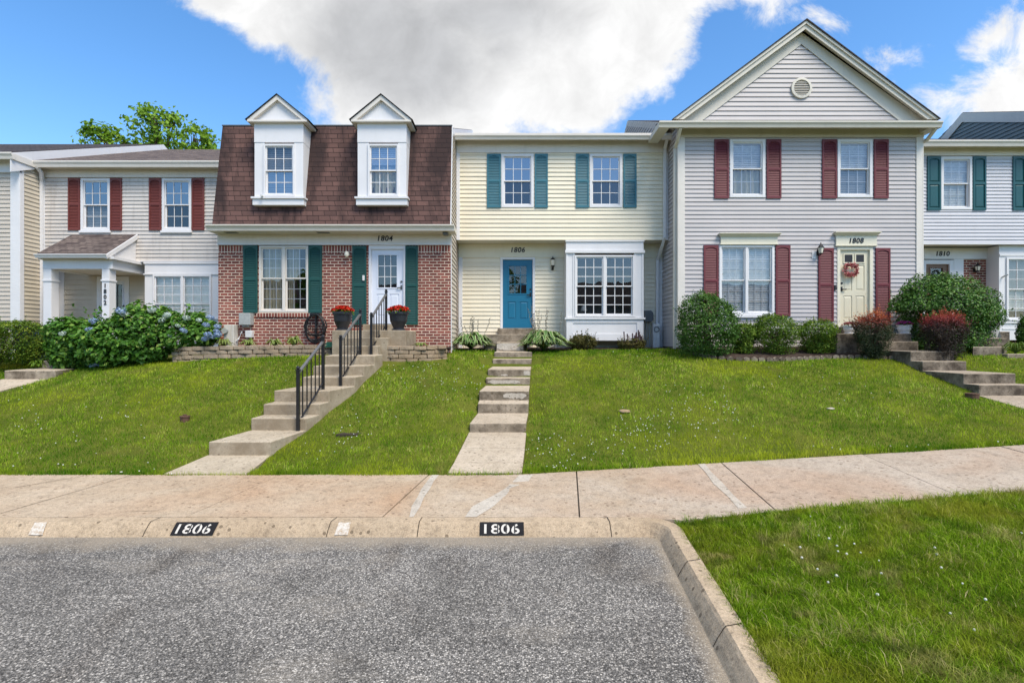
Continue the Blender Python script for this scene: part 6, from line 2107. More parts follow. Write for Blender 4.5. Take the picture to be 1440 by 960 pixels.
# hostas: arching striped leaves and thin flower stalks
def hosta(name, label, c, r, n, stalks, mat, h=.36, lw=.085, group=None, cat='plant'):
    root = thing(name, label, cat, c, group)
    V, F3, F4, T = [], [], [], []
    for k in range(n):
        a = 2 * math.pi * (k * .381966) + random.uniform(-.3, .3)
        inner = k / n
        reach = r * (1.0 - .42 * inner) * random.uniform(.8, 1.1)
        up = h * (.16 + 1.0 * inner ** .8) * random.uniform(.8, 1.2)
        d = Vector((math.cos(a), math.sin(a), 0)); s = Vector((-math.sin(a), math.cos(a), 0))
        i = len(V)
        m = 6
        wob = random.uniform(-.1, .1)
        tv = random.uniform(-.1, .1)
        for q in range(m + 1):
            t = q / m
            p = d * (reach * t) + Vector((0, 0, up * (1.9 * t - (1.35 + .5 * inner) * t * t) + .02 + .05 * math.sin(math.pi * t))) + s * (wob * t * t * r)
            w = lw * (math.sin(math.pi * min(1, .06 + t * .94)) ** .7) * (1.05 - .4 * t)
            if t < .28: w *= t / .28 * .8 + .12
            for e, tt in ((-1, 1.0), (-.55, .45), (0, .28), (.55, .45), (1, 1.0)):
                V.append(tuple(p + s * (w * e * .5 * 1.3) + Vector((0, 0, .012 * abs(e)))))
                T.append(min(1, max(0, tt + tv)))
        for q in range(m):
            for e in range(4):
                b = i + q * 5 + e
                F4.append((b, b + 1, b + 6, b + 5))
    me = np_mesh('foliage', V, [np.array(F4)], T); me.materials.append(mat)
    o = bpy.data.objects.new('foliage', me); COL.objects.link(o); o.parent = root
    if stalks:
        for k in range(stalks):
            a = random.uniform(0, 6.28); rr = r * random.uniform(.1, .85)
            x, y = rr * math.cos(a), rr * math.sin(a) * .6
            hh = h * random.uniform(1.0, 1.55)
            mb = MB()
            L0 = Vector(c)
            lean = random.uniform(-.10, .10)
            mb.tube([L0 + Vector((x * .5, y * .5, .05)), L0 + Vector((x * .85, y, hh * .6)), L0 + Vector((x + lean, y, hh))], [.006, .005, .003], 5)
            for q in range(7):
                f = .6 + .4 * q / 7
                p = L0 + Vector((x * .85 + (x * .15 + lean) * (f - .6) / .4, y, hh * f))
                mb.ball((p.x + random.choice((-.018, .018)), p.y, p.z), .013, 5, 3, 1.7)
            obj('flower_stalk', mb, M['stalk'], root)
    return root


M['stalk'] = plain('grey_purple_stalk', (.17, .16, .13), .8)
hosta('hosta_plant', 'white edged hosta with tall seed stalks left of the path to the blue door', (PX(662, 14.7), 14.7, lz(-1.2, 14.7) + .02), .80, 110, 10, M['hosta'], .66, .125, 'white edged hostas flanking the path')
hosta('hosta_plant', 'larger white edged hosta with tall seed stalks right of the path to the blue door', (PX(765, 14.6), 14.6, lz(.9, 14.6) + .02), .92, 140, 14, M['hosta'], .84, .13, 'white edged hostas flanking the path')
for px, py, lab in ((315, 486, 'small lime hosta at the foot of the stained white pedestal'), (349, 486, 'small lime hosta under the meter box'), (386, 486, 'small lime hosta between the meter box and the hose'), (413, 486, 'larger lime hosta closest to the wall hose')):
    x = PX(px, 13.15)
    hosta('hosta_plant', lab, (x, 13.15, 1.82), .26 if px != 413 else .30, 22, 0, M['lime'], .30 if px != 413 else .42, .065, 'small lime hostas in the stone walled bed')
hosta('hosta_plant', 'small pale hosta behind the short stone wall right of the landing', (PX(592, 12.7), 12.7, 1.83), .24, 16, 0, M['lime'], .12, .06)
hosta('daylily_clump', 'clump of strappy green leaves above the concrete border at the right edge', (PX(1428, 12.6), 12.6, 1.68), .42, 46, 0, leaf_mat('strap_leaf', [(0, (.07, .14, .03)), (.5, (.11, .19, .04)), (1, (.2, .27, .08))]), .40, .03)
hosta('weed_plant', 'broad leaved green weed at the foot of the blue bin', (PX(52, 12.7), 12.7, 1.30), .25, 18, 0, M['midshrub'], .28, .07)


# ------------------------------------------------------------------ pots
def pot_of_flowers(name, label, c, rt, rb, h, mat, fmat, nfl, group, rim=True, leafm='midshrub'):
    root = thing(name, label, 'flower pot', c, group)
    pr = [(rb * .9, 0), (rb * 1.12, .0), (rb * 1.12, h * .07), (rb * .86, h * .12), (rb * .95, h * .2), (rb + (rt - rb) * .62, h * .5), (rt * .93, h * .84), (rt, h * .86), (rt * 1.05, h * .88), (rt * 1.05, h), (rt * .95, h), (rt * .93, h * .9)]
    obj('pot', MB().lathe(pr, c, 28), mat, root, smooth=False)
    obj('soil', MB().lathe([(rt * .93, h * .88), (.01, h * .9)], c, 20), M['mulch'], root)
    n = nfl
    P = np.stack([rng.normal(size=n) * rt * .52, rng.normal(size=n) * rt * .52, h + rng.random(n) * rt * .55], 1)
    rad = np.hypot(P[:, 0], P[:, 1]); k = np.minimum(1, rt * 1.12 / (rad + 1e-6)); P[:, :2] *= k[:, None]
    P[:, 2] = h + (rt * .62) * np.sqrt(np.maximum(0, 1 - (np.hypot(P[:, 0], P[:, 1]) / (rt * 1.2)) ** 2)) * rng.uniform(.55, 1.08, n)
    P += np.array(c)
    nn = rng.normal(size=(n, 3)) * .6 + np.array([0, -.25, .8])
    foliage_obj('flowers', root, P, nn, rt * .26, rt * .22, rng.random(n), fmat)
    n2 = n // 2
    P2 = P[:n2] - np.array([0, 0, rt * .2]); P2[:, 2] = np.maximum(P2[:, 2], c[2] + h * .95)
    foliage_obj('foliage', root, P2 + rng.normal(size=(n2, 3)) * rt * .08, nn[:n2], rt * .25, rt * .2, rng.random(n2) * .8, M[leafm])
    return root


zl = PZ(464.3, 12.45)
pot_of_flowers('flower_pot', 'black pot of red flowers on the left of the landing, before the green shutter', (PX(481.8, 12.75), 12.75, zl), .235, .15, .46, M['black_plastic'], M['redflower'], 420, 'black pots of red flowers by the white door')
pot_of_flowers('flower_pot', 'black pot of red flowers on the right of the landing, before the white door', (PX(560.5, 12.75), 12.75, zl), .24, .15, .46, M['black_plastic'], M['redflower'], 420, 'black pots of red flowers by the white door')
z8 = PZ(468.8, 13.2)
pot_of_flowers('flower_pot', 'small white pot of wine coloured flowers below the cream door', (PX(1194.5, 13.4), 13.4, z8), .15, .11, .21, M['white_pot'], M['wineflower'], 160, 'white flower pots on the landing of the grey house')
pot_of_flowers('flower_pot', 'small white pot of bright pink flowers between the two red tipped shrubs', (PX(1271.5, 13.35), 13.35, z8), .165, .12, .22, M['white_pot'], M['pinkflower'], 220, 'white flower pots on the landing of the grey house')
tag(obj('planter', MB().lathe([(.10, 0), (.17, .28), (.18, .3), (.16, .3)], (PX(1395, 13.9), 13.9, 2.1), 20), M['white_pot']), 'plain white planter on the steps behind the huge bush', 'planter')
hb = MB().tube([(PX(1401, 13.8), 13.8, 2.12), (PX(1404, 14.0), 14.1, 2.55)], .012, 6)
hb.prism([(PX(1398, 13.8), 2.1), (PX(1411, 13.8), 2.1), (PX(1405, 13.8), 2.5), (PX(1400, 13.8), 2.5)], 13.85, 13.95, 'y')
tag(obj('folded_chair', hb, M['dark_grey']), 'dark folded item leaning against the bay of the bluish white house', 'folded chair')

# wreath on the cream door
wr = thing('door_wreath', 'pink berry wreath hanging on the cream front door', 'wreath', (PX(1195, 14.2), 14.2, PZ(380, 14.2)))
n = 420
t = rng.random(n) * 2 * math.pi
rr = .155 + rng.normal(size=n) * .03
P = np.stack([rr * np.cos(t), -.06 + rng.normal(size=n) * .018, rr * np.sin(t)], 1) + np.array(wr.location)
P[:, 2] += .02 * np.sin(3 * t)
foliage_obj('blossoms', wr, P, rng.normal(size=(n, 3)) + np.array([0, -1, 0]), .055, .04, rng.random(n), M['wreath'])
obj('wreath_ring', MB().tube([(wr.location.x + .15 * math.cos(a), 14.15, wr.location.z + .15 * math.sin(a)) for a in [2 * math.pi * k / 24 for k in range(25)]], .018, 6), M['bark'], wr)
obj('hook', MB().tube([(wr.location.x, 14.17, wr.location.z + .15), (wr.location.x + .01, 14.16, wr.location.z + .25), (wr.location.x, 14.21, wr.location.z + .28)], .008, 5), M['black_metal'], wr)

# hose on the brick wall
ho = thing('garden_hose', 'dark hose hanging in loops from a holder on the brick wall', 'garden hose', (PX(443, 13.7), 13.7, PZ(441, 13.7)))
mb = MB()
cx, ct = PX(443.5, 13.68), PZ(441.5, 13.68)
for k in range(7):
    w = .20 + .055 * random.random() + .012 * k
    d = .72 + random.uniform(-.22, .08)
    pts = []
    for q in range(25):
        a = 2 * math.pi * q / 24
        pts.append((cx + w * math.sin(a) * (1 - .15 * math.cos(a)) + random.uniform(-.004, .004), 13.66 + .012 * k - .03, ct - d / 2 + d / 2 * math.cos(a)))
    mb.tube(pts, .015, 6, cap=False)
for s in (.3, -.25):
    mb.tube([(cx + s * .7, 13.64, ct - .3), (cx + s * .1, 13.63, ct - .48), (cx - s * .6, 13.64, ct - .22)], .013, 6)
mb.tube([(cx + .2, 13.65, ct - .5), (cx + .25, 13.6, 1.86), (cx + .5, 13.5, 1.86), (cx + .6, 13.45, 1.95)], .014, 6)
obj('hose_loops', mb, M['hose_dark'], ho, smooth=True)
obj('hose_holder', MB().box(cx - .13, cx + .13, 13.62, 13.79, ct - .03, ct + .02).box(cx - .015, cx + .015, 13.70, 13.79, ct - .75, ct - .03), M['black_metal'], ho)
gh = MB()
for k in range(5):
    r = .12 + .03 * k
    gh.tube([(PX(468, 12.95) + r * math.cos(a) * 1.25, 12.98 + r * math.sin(a) * .7, 1.86 + .028 * (4 - k) + .01 * math.sin(a * 3)) for a in [2 * math.pi * q / 20 for q in range(21)]], .014, 6, cap=False)
tag(obj('garden_hose', gh, M['hose_green'], smooth=True), 'green hose coiled on the ground behind the stone wall', 'garden hose')

# wheeled bin behind the hedge
wb = thing('wheelie_bin', 'dark blue wheeled bin half hidden between the hedge and the porch post', 'bin', (PX(45, 14.3), 14.3, 1.4))
bx, bz = PX(47, 14.3), 1.42
obj('bin_body', MB().hexa([(bx - .24, 14.05, bz), (bx + .24, 14.05, bz), (bx + .24, 14.55, bz), (bx - .24, 14.55, bz), (bx - .29, 13.98, bz + .93), (bx + .29, 13.98, bz + .93), (bx + .29, 14.6, bz + .93), (bx - .29, 14.6, bz + .93)]), M['blue_bin'], wb, bevel=.02)
obj('bin_lid', MB().hexa([(bx - .30, 13.95, bz + .935), (bx + .30, 13.95, bz + .935), (bx + .30, 14.62, bz + .935), (bx - .30, 14.62, bz + .935), (bx - .26, 14.02, bz + 1.0), (bx + .26, 14.02, bz + 1.0), (bx + .26, 14.58, bz + 1.02), (bx - .26, 14.58, bz + 1.02)]), M['black_plastic'], wb, bevel=.015)
for s in (-.27, .27):
    obj('wheel', MB().tube([(bx + s - .03, 14.5, bz + .1), (bx + s + .03, 14.5, bz + .1)], .1, 14), M['black'], wb)

# bits in the grass
x, y = PX(260, 9.3), 9.3
tag(obj('cleanout_pipe', MB().lathe([(.075, -.1), (.075, .055), (.085, .06), (.085, .085), (.03, .09), (.03, .11)], (x, y, lz(x, y)), 14), M['brown_cap']), 'rusty round cleanout cap in the left lawn', 'drain pipe')
x, y = PX(1367, 10.0), 10.0
tag(obj('cleanout_pipe', MB().lathe([(.11, -.1), (.11, .07), (.115, .08), (.115, .10), (.02, .105)], (x, y, lz(x, y)), 14), M['brown_cap']), 'dark round cleanout cap in the right lawn below the stained steps', 'drain pipe')


def fieldstone(px, Y, r, label, mat, sx=1.4):
    x = PX(px, Y); z = lz(x, Y)
    bmq = bmesh.new(); bmesh.ops.create_icosphere(bmq, subdivisions=3, radius=1)
    mb = MB()
    for v in bmq.verts:
        n_ = 1 + .28 * mnoise.noise(v.co * 1.6 + Vector((px, 0, 0)))
        mb.v.append((x + v.co.x * r * sx * n_, Y + v.co.y * r * n_, z + .018 + v.co.z * r * .45 * n_))
    for f in bmq.faces: mb.f.append(tuple(v.index for v in f.verts))
    bmq.free()
    tag(obj('field_stone', mb, mat, smooth=True), label, 'stone')


fieldstone(878, 9.75, .085, 'flat brown stone showing in the middle lawn', M['grey_stone'])
fieldstone(1168, 9.4, .045, 'tiny pale stone in the right lawn', M['patch'], 1.6)
x, y = PX(490, 9.0), 9.0
tag(obj('drain_cover', MB().prism([(x - .20, y - .06), (x + .16, y - .09), (x + .22, y + .06), (x - .12, y + .10)], lz(x, y) - .05, lz(x, y) + .03, 'z'), M['joint']), 'sunken dark drain cover in the lawn right of the railings', 'drain cover')


# ------------------------------------------------------------------ grass
def inside_any(x, y, quads):
    bad = np.zeros(len(x), bool)
    for q in quads:
        s = np.ones(len(x), bool)
        for (ax, ay), (bx_, by_) in zip(q, q[1:] + q[:1]):
            s &= ((bx_ - ax) * (y - ay) - (by_ - ay) * (x - ax)) >= 0
        bad |= s
    return bad


def grass_mesh(name, x, y, z, h, w, lean, tone, two=True, mat='grass'):
    n = len(x)
    a = rng.random(n) * 2 * np.pi
    d = np.stack([np.cos(a), np.sin(a), np.zeros(n)], 1); s = np.stack([-np.sin(a), np.cos(a), np.zeros(n)], 1)
    face = rng.random(n) * 2 * np.pi
    s = np.stack([np.cos(face), np.sin(face) * .5, np.zeros(n)], 1)
    P = np.stack([x, y, z], 1)
    up = np.array([0, 0, 1.0])
    h, w, lean = h[:, None], w[:, None], lean[:, None]
    if two:
        b0, b1 = P - s * w * .5, P + s * w * .5
        mid = P + up * h * .60 + d * lean * h * .35
        m0, m1 = mid - s * w * .42, mid + s * w * .42
        tip = P + up * h * (1 - .25 * np.abs(lean)) + d * lean * h * 1.05
        V = np.stack([b0, b1, m1, m0, tip], 1).reshape(-1, 3)
        i = np.arange(n) * 5
        F = [np.stack([i, i + 1, i + 2, i + 3], 1), np.stack([i + 3, i + 2, i + 4], 1)]
        T = np.repeat(tone, 5)
    else:
        b0, b1 = P - s * w * .5, P + s * w * .5
        tip = P + up * h + d * lean * h
        V = np.stack([b0, b1, tip], 1).reshape(-1, 3)
        i = np.arange(n) * 3
        F = [np.stack([i, i + 1, i + 2], 1)]
        T = np.repeat(tone, 3)
    me = np_mesh(name, V, F, T); me.materials.append(M[mat])
    o = bpy.data.objects.new(name, me); COL.objects.link(o); o['kind'] = 'stuff'
    return o


def vnoise(x, y, s, seed=0.0):
    return np.array([mnoise.noise(Vector((float(a) * s + seed, float(b) * s - seed, seed))) for a, b in zip(x, y)])


# bank: about 17 m wide band of visible lawn
def scatter_bank(n):
    x = rng.uniform(-15.5, 15.5, n)
    t = rng.random(n) ** 1.2
    t = np.where(rng.random(n) < .03, t * .02, t)
    yb = 7.27 + .043 * np.clip(x, 0, 12) - .035 - .05 * np.clip(vnoise(x, x * 0 + 2.0, 2.3), 0, 1)
    yt = np.where(x < -8.8, 14.2, np.where(x < -1.7, 13.2, np.where(x < 4.7, 15.2, 13.6)))
    y = yb + (yt - yb) * t
    ok = (np.abs(x) < y * 1.06 + .3) & ~inside_any(x, y, EXCL)
    ok &= ~((x < -8.8) & (y > 13.6) & (x > -11.0))
    return x[ok], y[ok]


x, y = scatter_bank(290000)
z = lawnz(x, y)
patch = vnoise(x, y, .55, 3.0); fine = vnoise(x, y, 3.1, 8.0)
h = (.055 + .018 * fine + .012 * patch) * rng.uniform(.6, 1.35, len(x))
# longer fringe where the mower misses: along walk and steps
edge_d = y - (7.27 + .043 * np.clip(x, 0, 12))
h *= np.where(edge_d < .12, 1.35, 1.0)
fine2 = vnoise(x, y, 11.0, 21.0)
h *= (1 + .5 * np.clip(fine2, -.6, 1))
tone = np.clip(.44 + .30 * patch + .30 * fine + .42 * fine2 + rng.normal(size=len(x)) * .27, 0, .955)
dry = rng.random(len(x)) < .03 + .10 * np.clip(patch, 0, 1)
tone = np.where(dry, rng.uniform(.95, 1.0, len(x)), tone)
wd = .0080 + .0010 * (y - 7)
grass_mesh('lawn_grass', x, y, z - .006, h, wd * rng.uniform(.8, 1.3, len(x)), rng.uniform(.05, .75, len(x)), tone, False)

# verge in front: denser and finer
n = 240000
x = 1.45 + 7.5 * rng.random(n) ** 1.25
y = rng.uniform(1.6, 6.2, n)
xin = kinner(y) + .205 - .05 * np.clip(vnoise(x * 0 + 1.0, y, 2.7), 0, 1)
ok = (x > xin) & (y < 5.32 + .0927 * (x - 1.6) - .0) & (x < y * 1.08 + .3) & (y > 2.0)
x, y = x[ok], y[ok]
shade_seed = 0
patch = vnoise(x, y, .8, 5.0); fine = vnoise(x, y, 4.5, 2.0); tuft = vnoise(x, y, 9, 1.0)
h = (.064 + .024 * patch + .03 * fine + .028 * tuft) * rng.uniform(.5, 1.55, len(x))
tone = np.clip(.50 + .30 * patch + .24 * fine + .22 * tuft + rng.normal(size=len(x)) * .2, 0, .955)
dry = rng.random(len(x)) < .045 + .40 * np.clip(fine * 1.3 + patch * .8 - .25, 0, 1)
tone = np.where(dry, rng.uniform(.95, 1.0, len(x)), tone)
grass_mesh('verge_grass', x, y, rz(x, y) - .038, h, .0046 * rng.uniform(.7, 1.35, len(x)), rng.uniform(.1, 1.6, len(x)), tone, True, 'verge_grass')


# clover heads: small white tufts
def clover(name, x, y, z, r):
    Vs, Fs, Ts = [], [], []
    ic = bmesh.new(); bmesh.ops.create_icosphere(ic, subdivisions=1, radius=1)
    bv = np.array([v.co[:] for v in ic.verts]); bf = np.array([[v.index for v in f.verts] for f in ic.faces]); ic.free()
    n = len(x)
    rr = r * rng.uniform(.7, 1.2, n)
    V = (bv[None] * rr[:, None, None] + np.stack([x, y, z], 1)[:, None, :])
    F = (bf[None] + (np.arange(n) * len(bv))[:, None, None]).reshape(-1, 3)
    me = np_mesh(name, V.reshape(-1, 3), [F], np.repeat(rng.random(n), len(bv))); me.materials.append(M['clover'])
    o = bpy.data.objects.new(name, me); COL.objects.link(o); o['kind'] = 'stuff'


x, y = scatter_bank(26000)
k = vnoise(x, y, .38, 14.0)
pr = np.clip((k + .05) * 1.3, 0, 1) * np.where((x > -3.2) & (x < 5), .75, .12) * np.where(y < 12, 1, .2)
ok = rng.random(len(x)) < pr * .55
x, y = x[ok], y[ok]
clover('clover_flowers', x, y, lawnz(x, y) + .046, .0100)
n = 1500
x = 1.5 + 6.5 * rng.random(n); y = rng.uniform(2.3, 5.8, n)
k = vnoise(x, y, .9, 4.0)
ok = (x > kinner(y) + .25) & (y < 5.3 + .0927 * (x - 1.6)) & (rng.random(n) < np.clip((k + .15) * .8, 0, 1) * .42)
x, y = x[ok], y[ok]
clover('clover_flowers', x, y, rz(x, y) + .018, .0105)


# ------------------------------------------------------------------ tree behind the roofs
def tree(label, base, h, lumps, n, leaf):
    root = thing('deciduous_tree', label, 'tree', base)
    b = Vector(base)
    mb = MB()
    top = b + Vector((0, 0, h * .86))
    pts = [b + Vector((.05 * math.sin(k * 1.7) * k, .05 * math.cos(k * 2.3) * k, h * .86 * k / 7)) for k in range(8)]
    mb.tube(pts, [.26 - .032 * k for k in range(8)], 9)
    for (c_, r_) in lumps:
        s = pts[random.choice((2, 3, 4, 5))]
        c2 = Vector(c_)
        m_ = s.lerp(c2, .5) + Vector((0, 0, .4))
        mb.tube([s, m_, c2], [.10, .06, .025], 6)
        for _ in range(5):
            e = c2 + Vector((random.uniform(-1, 1) * r_[0], random.uniform(-1, 1) * r_[1], random.uniform(-.3, .9) * r_[2]))
            mb.tube([m_.lerp(c2, .6), c2.lerp(e, .5) + Vector((0, 0, .1)), e], [.035, .02, .008], 5)
    obj('trunk', mb, M['bark'], root)
    P, D = crown_points(lumps, n, (.45, 1.08), .30)
    nrm = D * .5 + rng.normal(size=(len(P), 3)) * .6 + np.array([0, 0, .5])
    cl = np.array([mnoise.noise(Vector((float(p[0] * 1.4), float(p[1] * 1.4), float(p[2] * 1.4)))) for p in P])
    keep = (cl + rng.normal(size=len(P)) * .12) > -.16
    P, nrm, cl = P[keep], nrm[keep], cl[keep]
    tone = np.clip(.5 + .35 * cl + rng.normal(size=len(P)) * .16, 0, 1)
    sz = leaf * rng.uniform(.7, 1.3, len(P))
    foliage_obj('crown', root, P, nrm, sz, sz * .62, tone, M['tree'])


Yt = 31.0
def tp(px, py): return (PX(px, Yt), Yt, PZ(py, Yt))
lum = []
for (px, py, r) in ((232, 185, 1.25), (255, 195, 1.5), (280, 210, 1.2), (245, 225, 2.0), (275, 240, 1.7), (240, 270, 2.2), (228, 172, .8), (243, 178, .8), (268, 190, .9), (208, 200, .7), (287, 203, .6)):
    q = tp(px, py)
    lum.append(((q[0], q[1] + random.uniform(-1.2, 1.2), q[2]), (r, r * 1.1, r * .8)))
for (px, py, r) in ((150, 197, .85), (140, 205, .75), (158, 205, .8), (176, 207, .65), (160, 218, 1.2), (150, 235, 1.5)):
    q = tp(px, py)
    lum.append(((q[0], q[1] + random.uniform(-.8, .8), q[2]), (r, r, r * .8)))
bq = tp(232, 480)
tree('leafy green tree rising behind the roof of the pale house', (bq[0], Yt, 1.5), 12.8, lum, 12500, .25)

# ------------------------------------------------------------------ what the windows look out on: houses and trees across the parking bays
def across(label, x, w, mat, rmat, eave, ridge, y=-27):
    root = thing('house_across', label, 'house', (x, y, 0), 'houses across the street')
    obj('wall', MB().box(x - w / 2, x + w / 2, y - 8, y, 0, eave), M[mat], root)
    obj('roof', MB().prism([(y + .4, eave - .1), (y - 4, ridge), (y - 8.4, eave - .1)], x - w / 2 - .3, x + w / 2 + .3, 'x'), M[rmat], root)
    for k in range(4):
        for zz in (1.2, 4.0):
            cx = x - w / 2 + w * (k + .5) / 4
            o = obj('window', MB().ring(cx - .5, cx + .5, zz, zz + 1.4, .08, y + .001, y + .05), M['white'], root)
            obj('pane', MB().quad((cx - .42, y + .02, zz + .08), (cx + .42, y + .02, zz + .08), (cx + .42, y + .02, zz + 1.32), (cx - .42, y + .02, zz + 1.32)), M['interior'], o)


across('tan house across the street with a dark roof', -9, 14, 'tan_siding', 'roof_dark', 6, 8.6)
across('grey house across the street with a brown roof', 8, 14, 'grey_siding', 'roof', 6, 9.0)
across('pale house across the street at the far end', 25, 14, 'lightgrey_siding', 'roof_dark', 6, 8.6)
across('beige house across the street at the near end', -26, 14, 'beige_siding', 'roof', 6, 9.0)
for tx, hh, lab in ((-1, 11, 'tall tree across the street between the tan and grey houses'), (-18, 10, 'tree across the street beside the beige house'), (17, 11, 'tree across the street beside the pale house')):
    lm = [((tx + random.uniform(-1.6, 1.6), -22 + random.uniform(-1.4, 1.4), hh * random.uniform(.45, .86)), (1.7, 1.7, 1.4)) for _ in range(9)]
    tree(lab, (tx, -22, 0), hh * .9, lm, 3500, .4)

# ------------------------------------------------------------------ sky and light
SUN_EL, SUN_AZ = 54.0, 140.0       # azimuth measured clockwise from +y (into the picture)
w = bpy.data.worlds.new('World'); scene.world = w; w.use_nodes = True
t_ = w.node_tree; t_.nodes.clear()


class WN(NT):
    def __init__(self): self.t = t_; self.out = self.n('ShaderNodeOutputWorld')


N = WN()
sky = N.n('ShaderNodeTexSky'); sky.sky_type = 'NISHITA'; sky.sun_disc = False
sky.sun_elevation = R(SUN_EL); sky.sun_rotation = R(SUN_AZ); sky.air_density = 1.0; sky.dust_density = .6; sky.ozone_density = 2.2
hs = N.n('ShaderNodeHueSaturation'); hs.inputs['Saturation'].default_value = 1.25; hs.inputs['Value'].default_value = 1.45
N.l(sky.outputs[0], hs.inputs['Color'])
tc = N.n('ShaderNodeTexCoord')
sp = N.n('ShaderNodeSeparateXYZ'); N.l(tc.outputs['Generated'], sp.inputs[0])
# clouds lie on directions: u to the side, v upward, both per unit of depth into the street's far side
ya = mathn(N, 'MAXIMUM', mathn(N, 'ABSOLUTE', sp.outputs[1]), .12)
u = mathn(N, 'DIVIDE', sp.outputs[0], ya); v = mathn(N, 'DIVIDE', sp.outputs[2], ya)
uv = N.n('ShaderNodeCombineXYZ'); N.l(u, uv.inputs[0]); N.l(v, uv.inputs[1]); N.l(mathn(N, 'SIGN', sp.outputs[1]), uv.inputs[2])
uvo = uv.outputs[0]


def blob(px, py, rx, ry, rot=0.0):
    mp = N.n('ShaderNodeMapping'); mp.vector_type = 'TEXTURE'
    mp.inputs['Location'].default_value = ((px - 720) / 720, (480 - py) / 720, 1)
    mp.inputs['Rotation'].default_value = (0, 0, R(rot))
    mp.inputs['Scale'].default_value = (rx / 720, ry / 720, 1)
    N.l(uvo, mp.inputs['Vector'])
    ln = N.n('ShaderNodeVectorMath'); ln.operation = 'LENGTH'; N.l(mp.outputs[0], ln.inputs[0])
    return mathn(N, 'MULTIPLY', mathn(N, 'SUBTRACT', 1.0, ln.outputs['Value']), min(rx, ry) / 100.0)


def vmax(lst, k=.18):
    r = lst[0]
    for q in lst[1:]: r = mathn(N, 'SMOOTH_MAX', r, q, k)
    return r


mass = vmax([blob(560, 10, 330, 125, -14), blob(620, 90, 260, 100, -12), blob(760, 60, 235, 130, 8), blob(590, 150, 190, 70, -8), blob(790, 140, 130, 62, 12), blob(400, -10, 205, 85, -20), blob(720, -120, 520, 180, 0)])
right = vmax([blob(1430, 140, 135, 62, 12), blob(1275, 78, 78, 27, 24), blob(1400, 50, 70, 36, 25), blob(1330, 148, 62, 38, 10), blob(1085, 8, 26, 44, 12), blob(1110, 18, 46, 14, -10), blob(1500, 60, 120, 70, 0)], .05)
n1 = noisen(N, uvo, 5.0, 9, .62, .25)
n1b = noisen(N, uvo, 7.0, 9, .66, .5)
n2 = noisen(N, uvo, 2.2, 6, .6, .3)
fray = mathn(N, 'MULTIPLY', mathn(N, 'SUBTRACT', n1, .5), 1.15)
dm = mathn(N, 'ADD', mass, fray)
dr_ = mathn(N, 'ADD', right, mathn(N, 'MULTIPLY', mathn(N, 'SUBTRACT', n1b, .5), 1.5))
dens = mathn(N, 'MAXIMUM', dm, mathn(N, 'MULTIPLY', dr_, .55))
# unseen cumulus behind and overhead, added for reflections and whiter ambient light
n3 = noisen(N, tc.outputs['Generated'], 3.2, 8, .6, .2)
back = ramp(N, sp.outputs[1], [(0.0, 0.0), (.02, 0.0)])
isback = mathn(N, 'MAXIMUM', mathn(N, 'LESS_THAN', sp.outputs[1], 0.1), mathn(N, 'GREATER_THAN', v, .95))
high = ramp(N, sp.outputs[2], [(.50, 0.0), (.68, .17)])
db = mathn(N, 'MULTIPLY', mathn(N, 'SUBTRACT', mathn(N, 'ADD', n3, high), .645), 4.0)
dens = mathn(N, 'ADD', mathn(N, 'MULTIPLY', dens, mathn(N, 'SUBTRACT', 1.0, isback)), mathn(N, 'MULTIPLY', db, isback))
alpha = N.n('ShaderNodeMapRange'); alpha.interpolation_type = 'SMOOTHSTEP'
N.l(dens, alpha.inputs[0]); alpha.inputs[1].default_value = -.02; alpha.inputs[2].default_value = .20
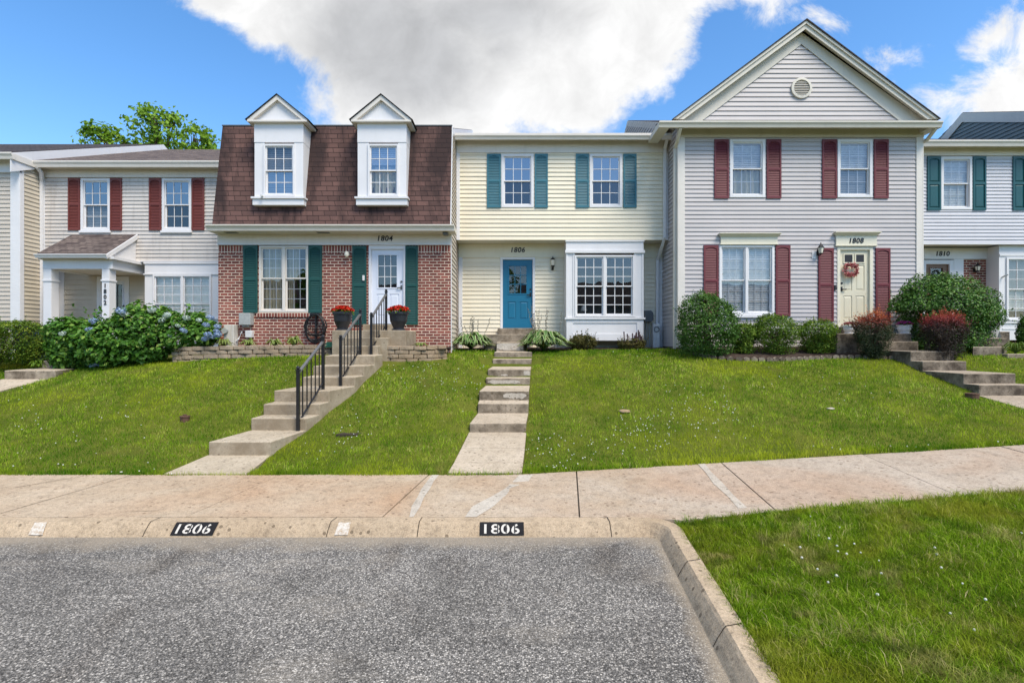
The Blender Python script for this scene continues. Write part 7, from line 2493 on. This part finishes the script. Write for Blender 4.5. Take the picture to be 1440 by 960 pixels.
# thick middle of the cloud is its own grey underside
core = vmax([blob(560, 60, 190, 120, -16), blob(660, 20, 230, 90, 0), blob(700, 70, 110, 60, 20)])
cg = N.n('ShaderNodeMapRange'); cg.interpolation_type = 'SMOOTHSTEP'
N.l(mathn(N, 'ADD', core, mathn(N, 'MULTIPLY', mathn(N, 'SUBTRACT', n2, .5), 1.6)), cg.inputs[0])
cg.inputs[1].default_value = -.1; cg.inputs[2].default_value = .75
CLOUD_HI = 5.6
cloudc = mixc(N, cg.outputs[0], (1.0, 1.0, 1.0), (.60, .61, .63))
puff = ramp(N, noisen(N, uvo, 9.0, 6, .6, .4), [(.3, .80), (.65, 1.06)])
cloudc = mixc(N, .8, cloudc, puff, 'MULTIPLY')
sc2 = N.n('ShaderNodeVectorMath'); sc2.operation = 'SCALE'; N.l(cloudc, sc2.inputs[0]); sc2.inputs['Scale'].default_value = CLOUD_HI
colr = mixc(N, alpha.outputs[0], hs.outputs[0], sc2.outputs[0])
# below the horizon plain ground light
bg = N.n('ShaderNodeBackground'); bg.inputs['Strength'].default_value = .12
N.l(colr, bg.inputs[0]); N.l(bg.outputs[0], N.out.inputs[0])

sd = bpy.data.lights.new('sun', 'SUN'); sd.energy = 3.1; sd.angle = R(26); sd.color = (1.0, .92, .79)
so = bpy.data.objects.new('sun', sd); COL.objects.link(so)
dirv = Vector((math.sin(R(SUN_AZ)) * math.cos(R(SUN_EL)), math.cos(R(SUN_AZ)) * math.cos(R(SUN_EL)), math.sin(R(SUN_EL))))
so.rotation_euler = dirv.to_track_quat('Z', 'Y').to_euler()
so.location = (10, -10, 20)

# ------------------------------------------------------------------ camera
cd = bpy.data.cameras.new('camera'); cd.sensor_width = 36; cd.lens = 18; cd.clip_start = .05; cd.clip_end = 3000
co_ = bpy.data.objects.new('camera', cd); COL.objects.link(co_)
co_.location = (0, 0, CAMH); co_.rotation_euler = (R(90), 0, 0)
scene.camera = co_

vs = scene.view_settings
scene.display_settings.display_device = 'sRGB'
vs.view_transform = 'Standard'; vs.look = 'None'; vs.exposure = .6; vs.gamma = 1; vs.use_curve_mapping = False
scene.render.engine = 'CYCLES'
scene.cycles.max_bounces = 8; scene.cycles.transparent_max_bounces = 12
scene.cycles.use_denoising = True
scene.cycles.caustics_reflective = False; scene.cycles.caustics_refractive = False
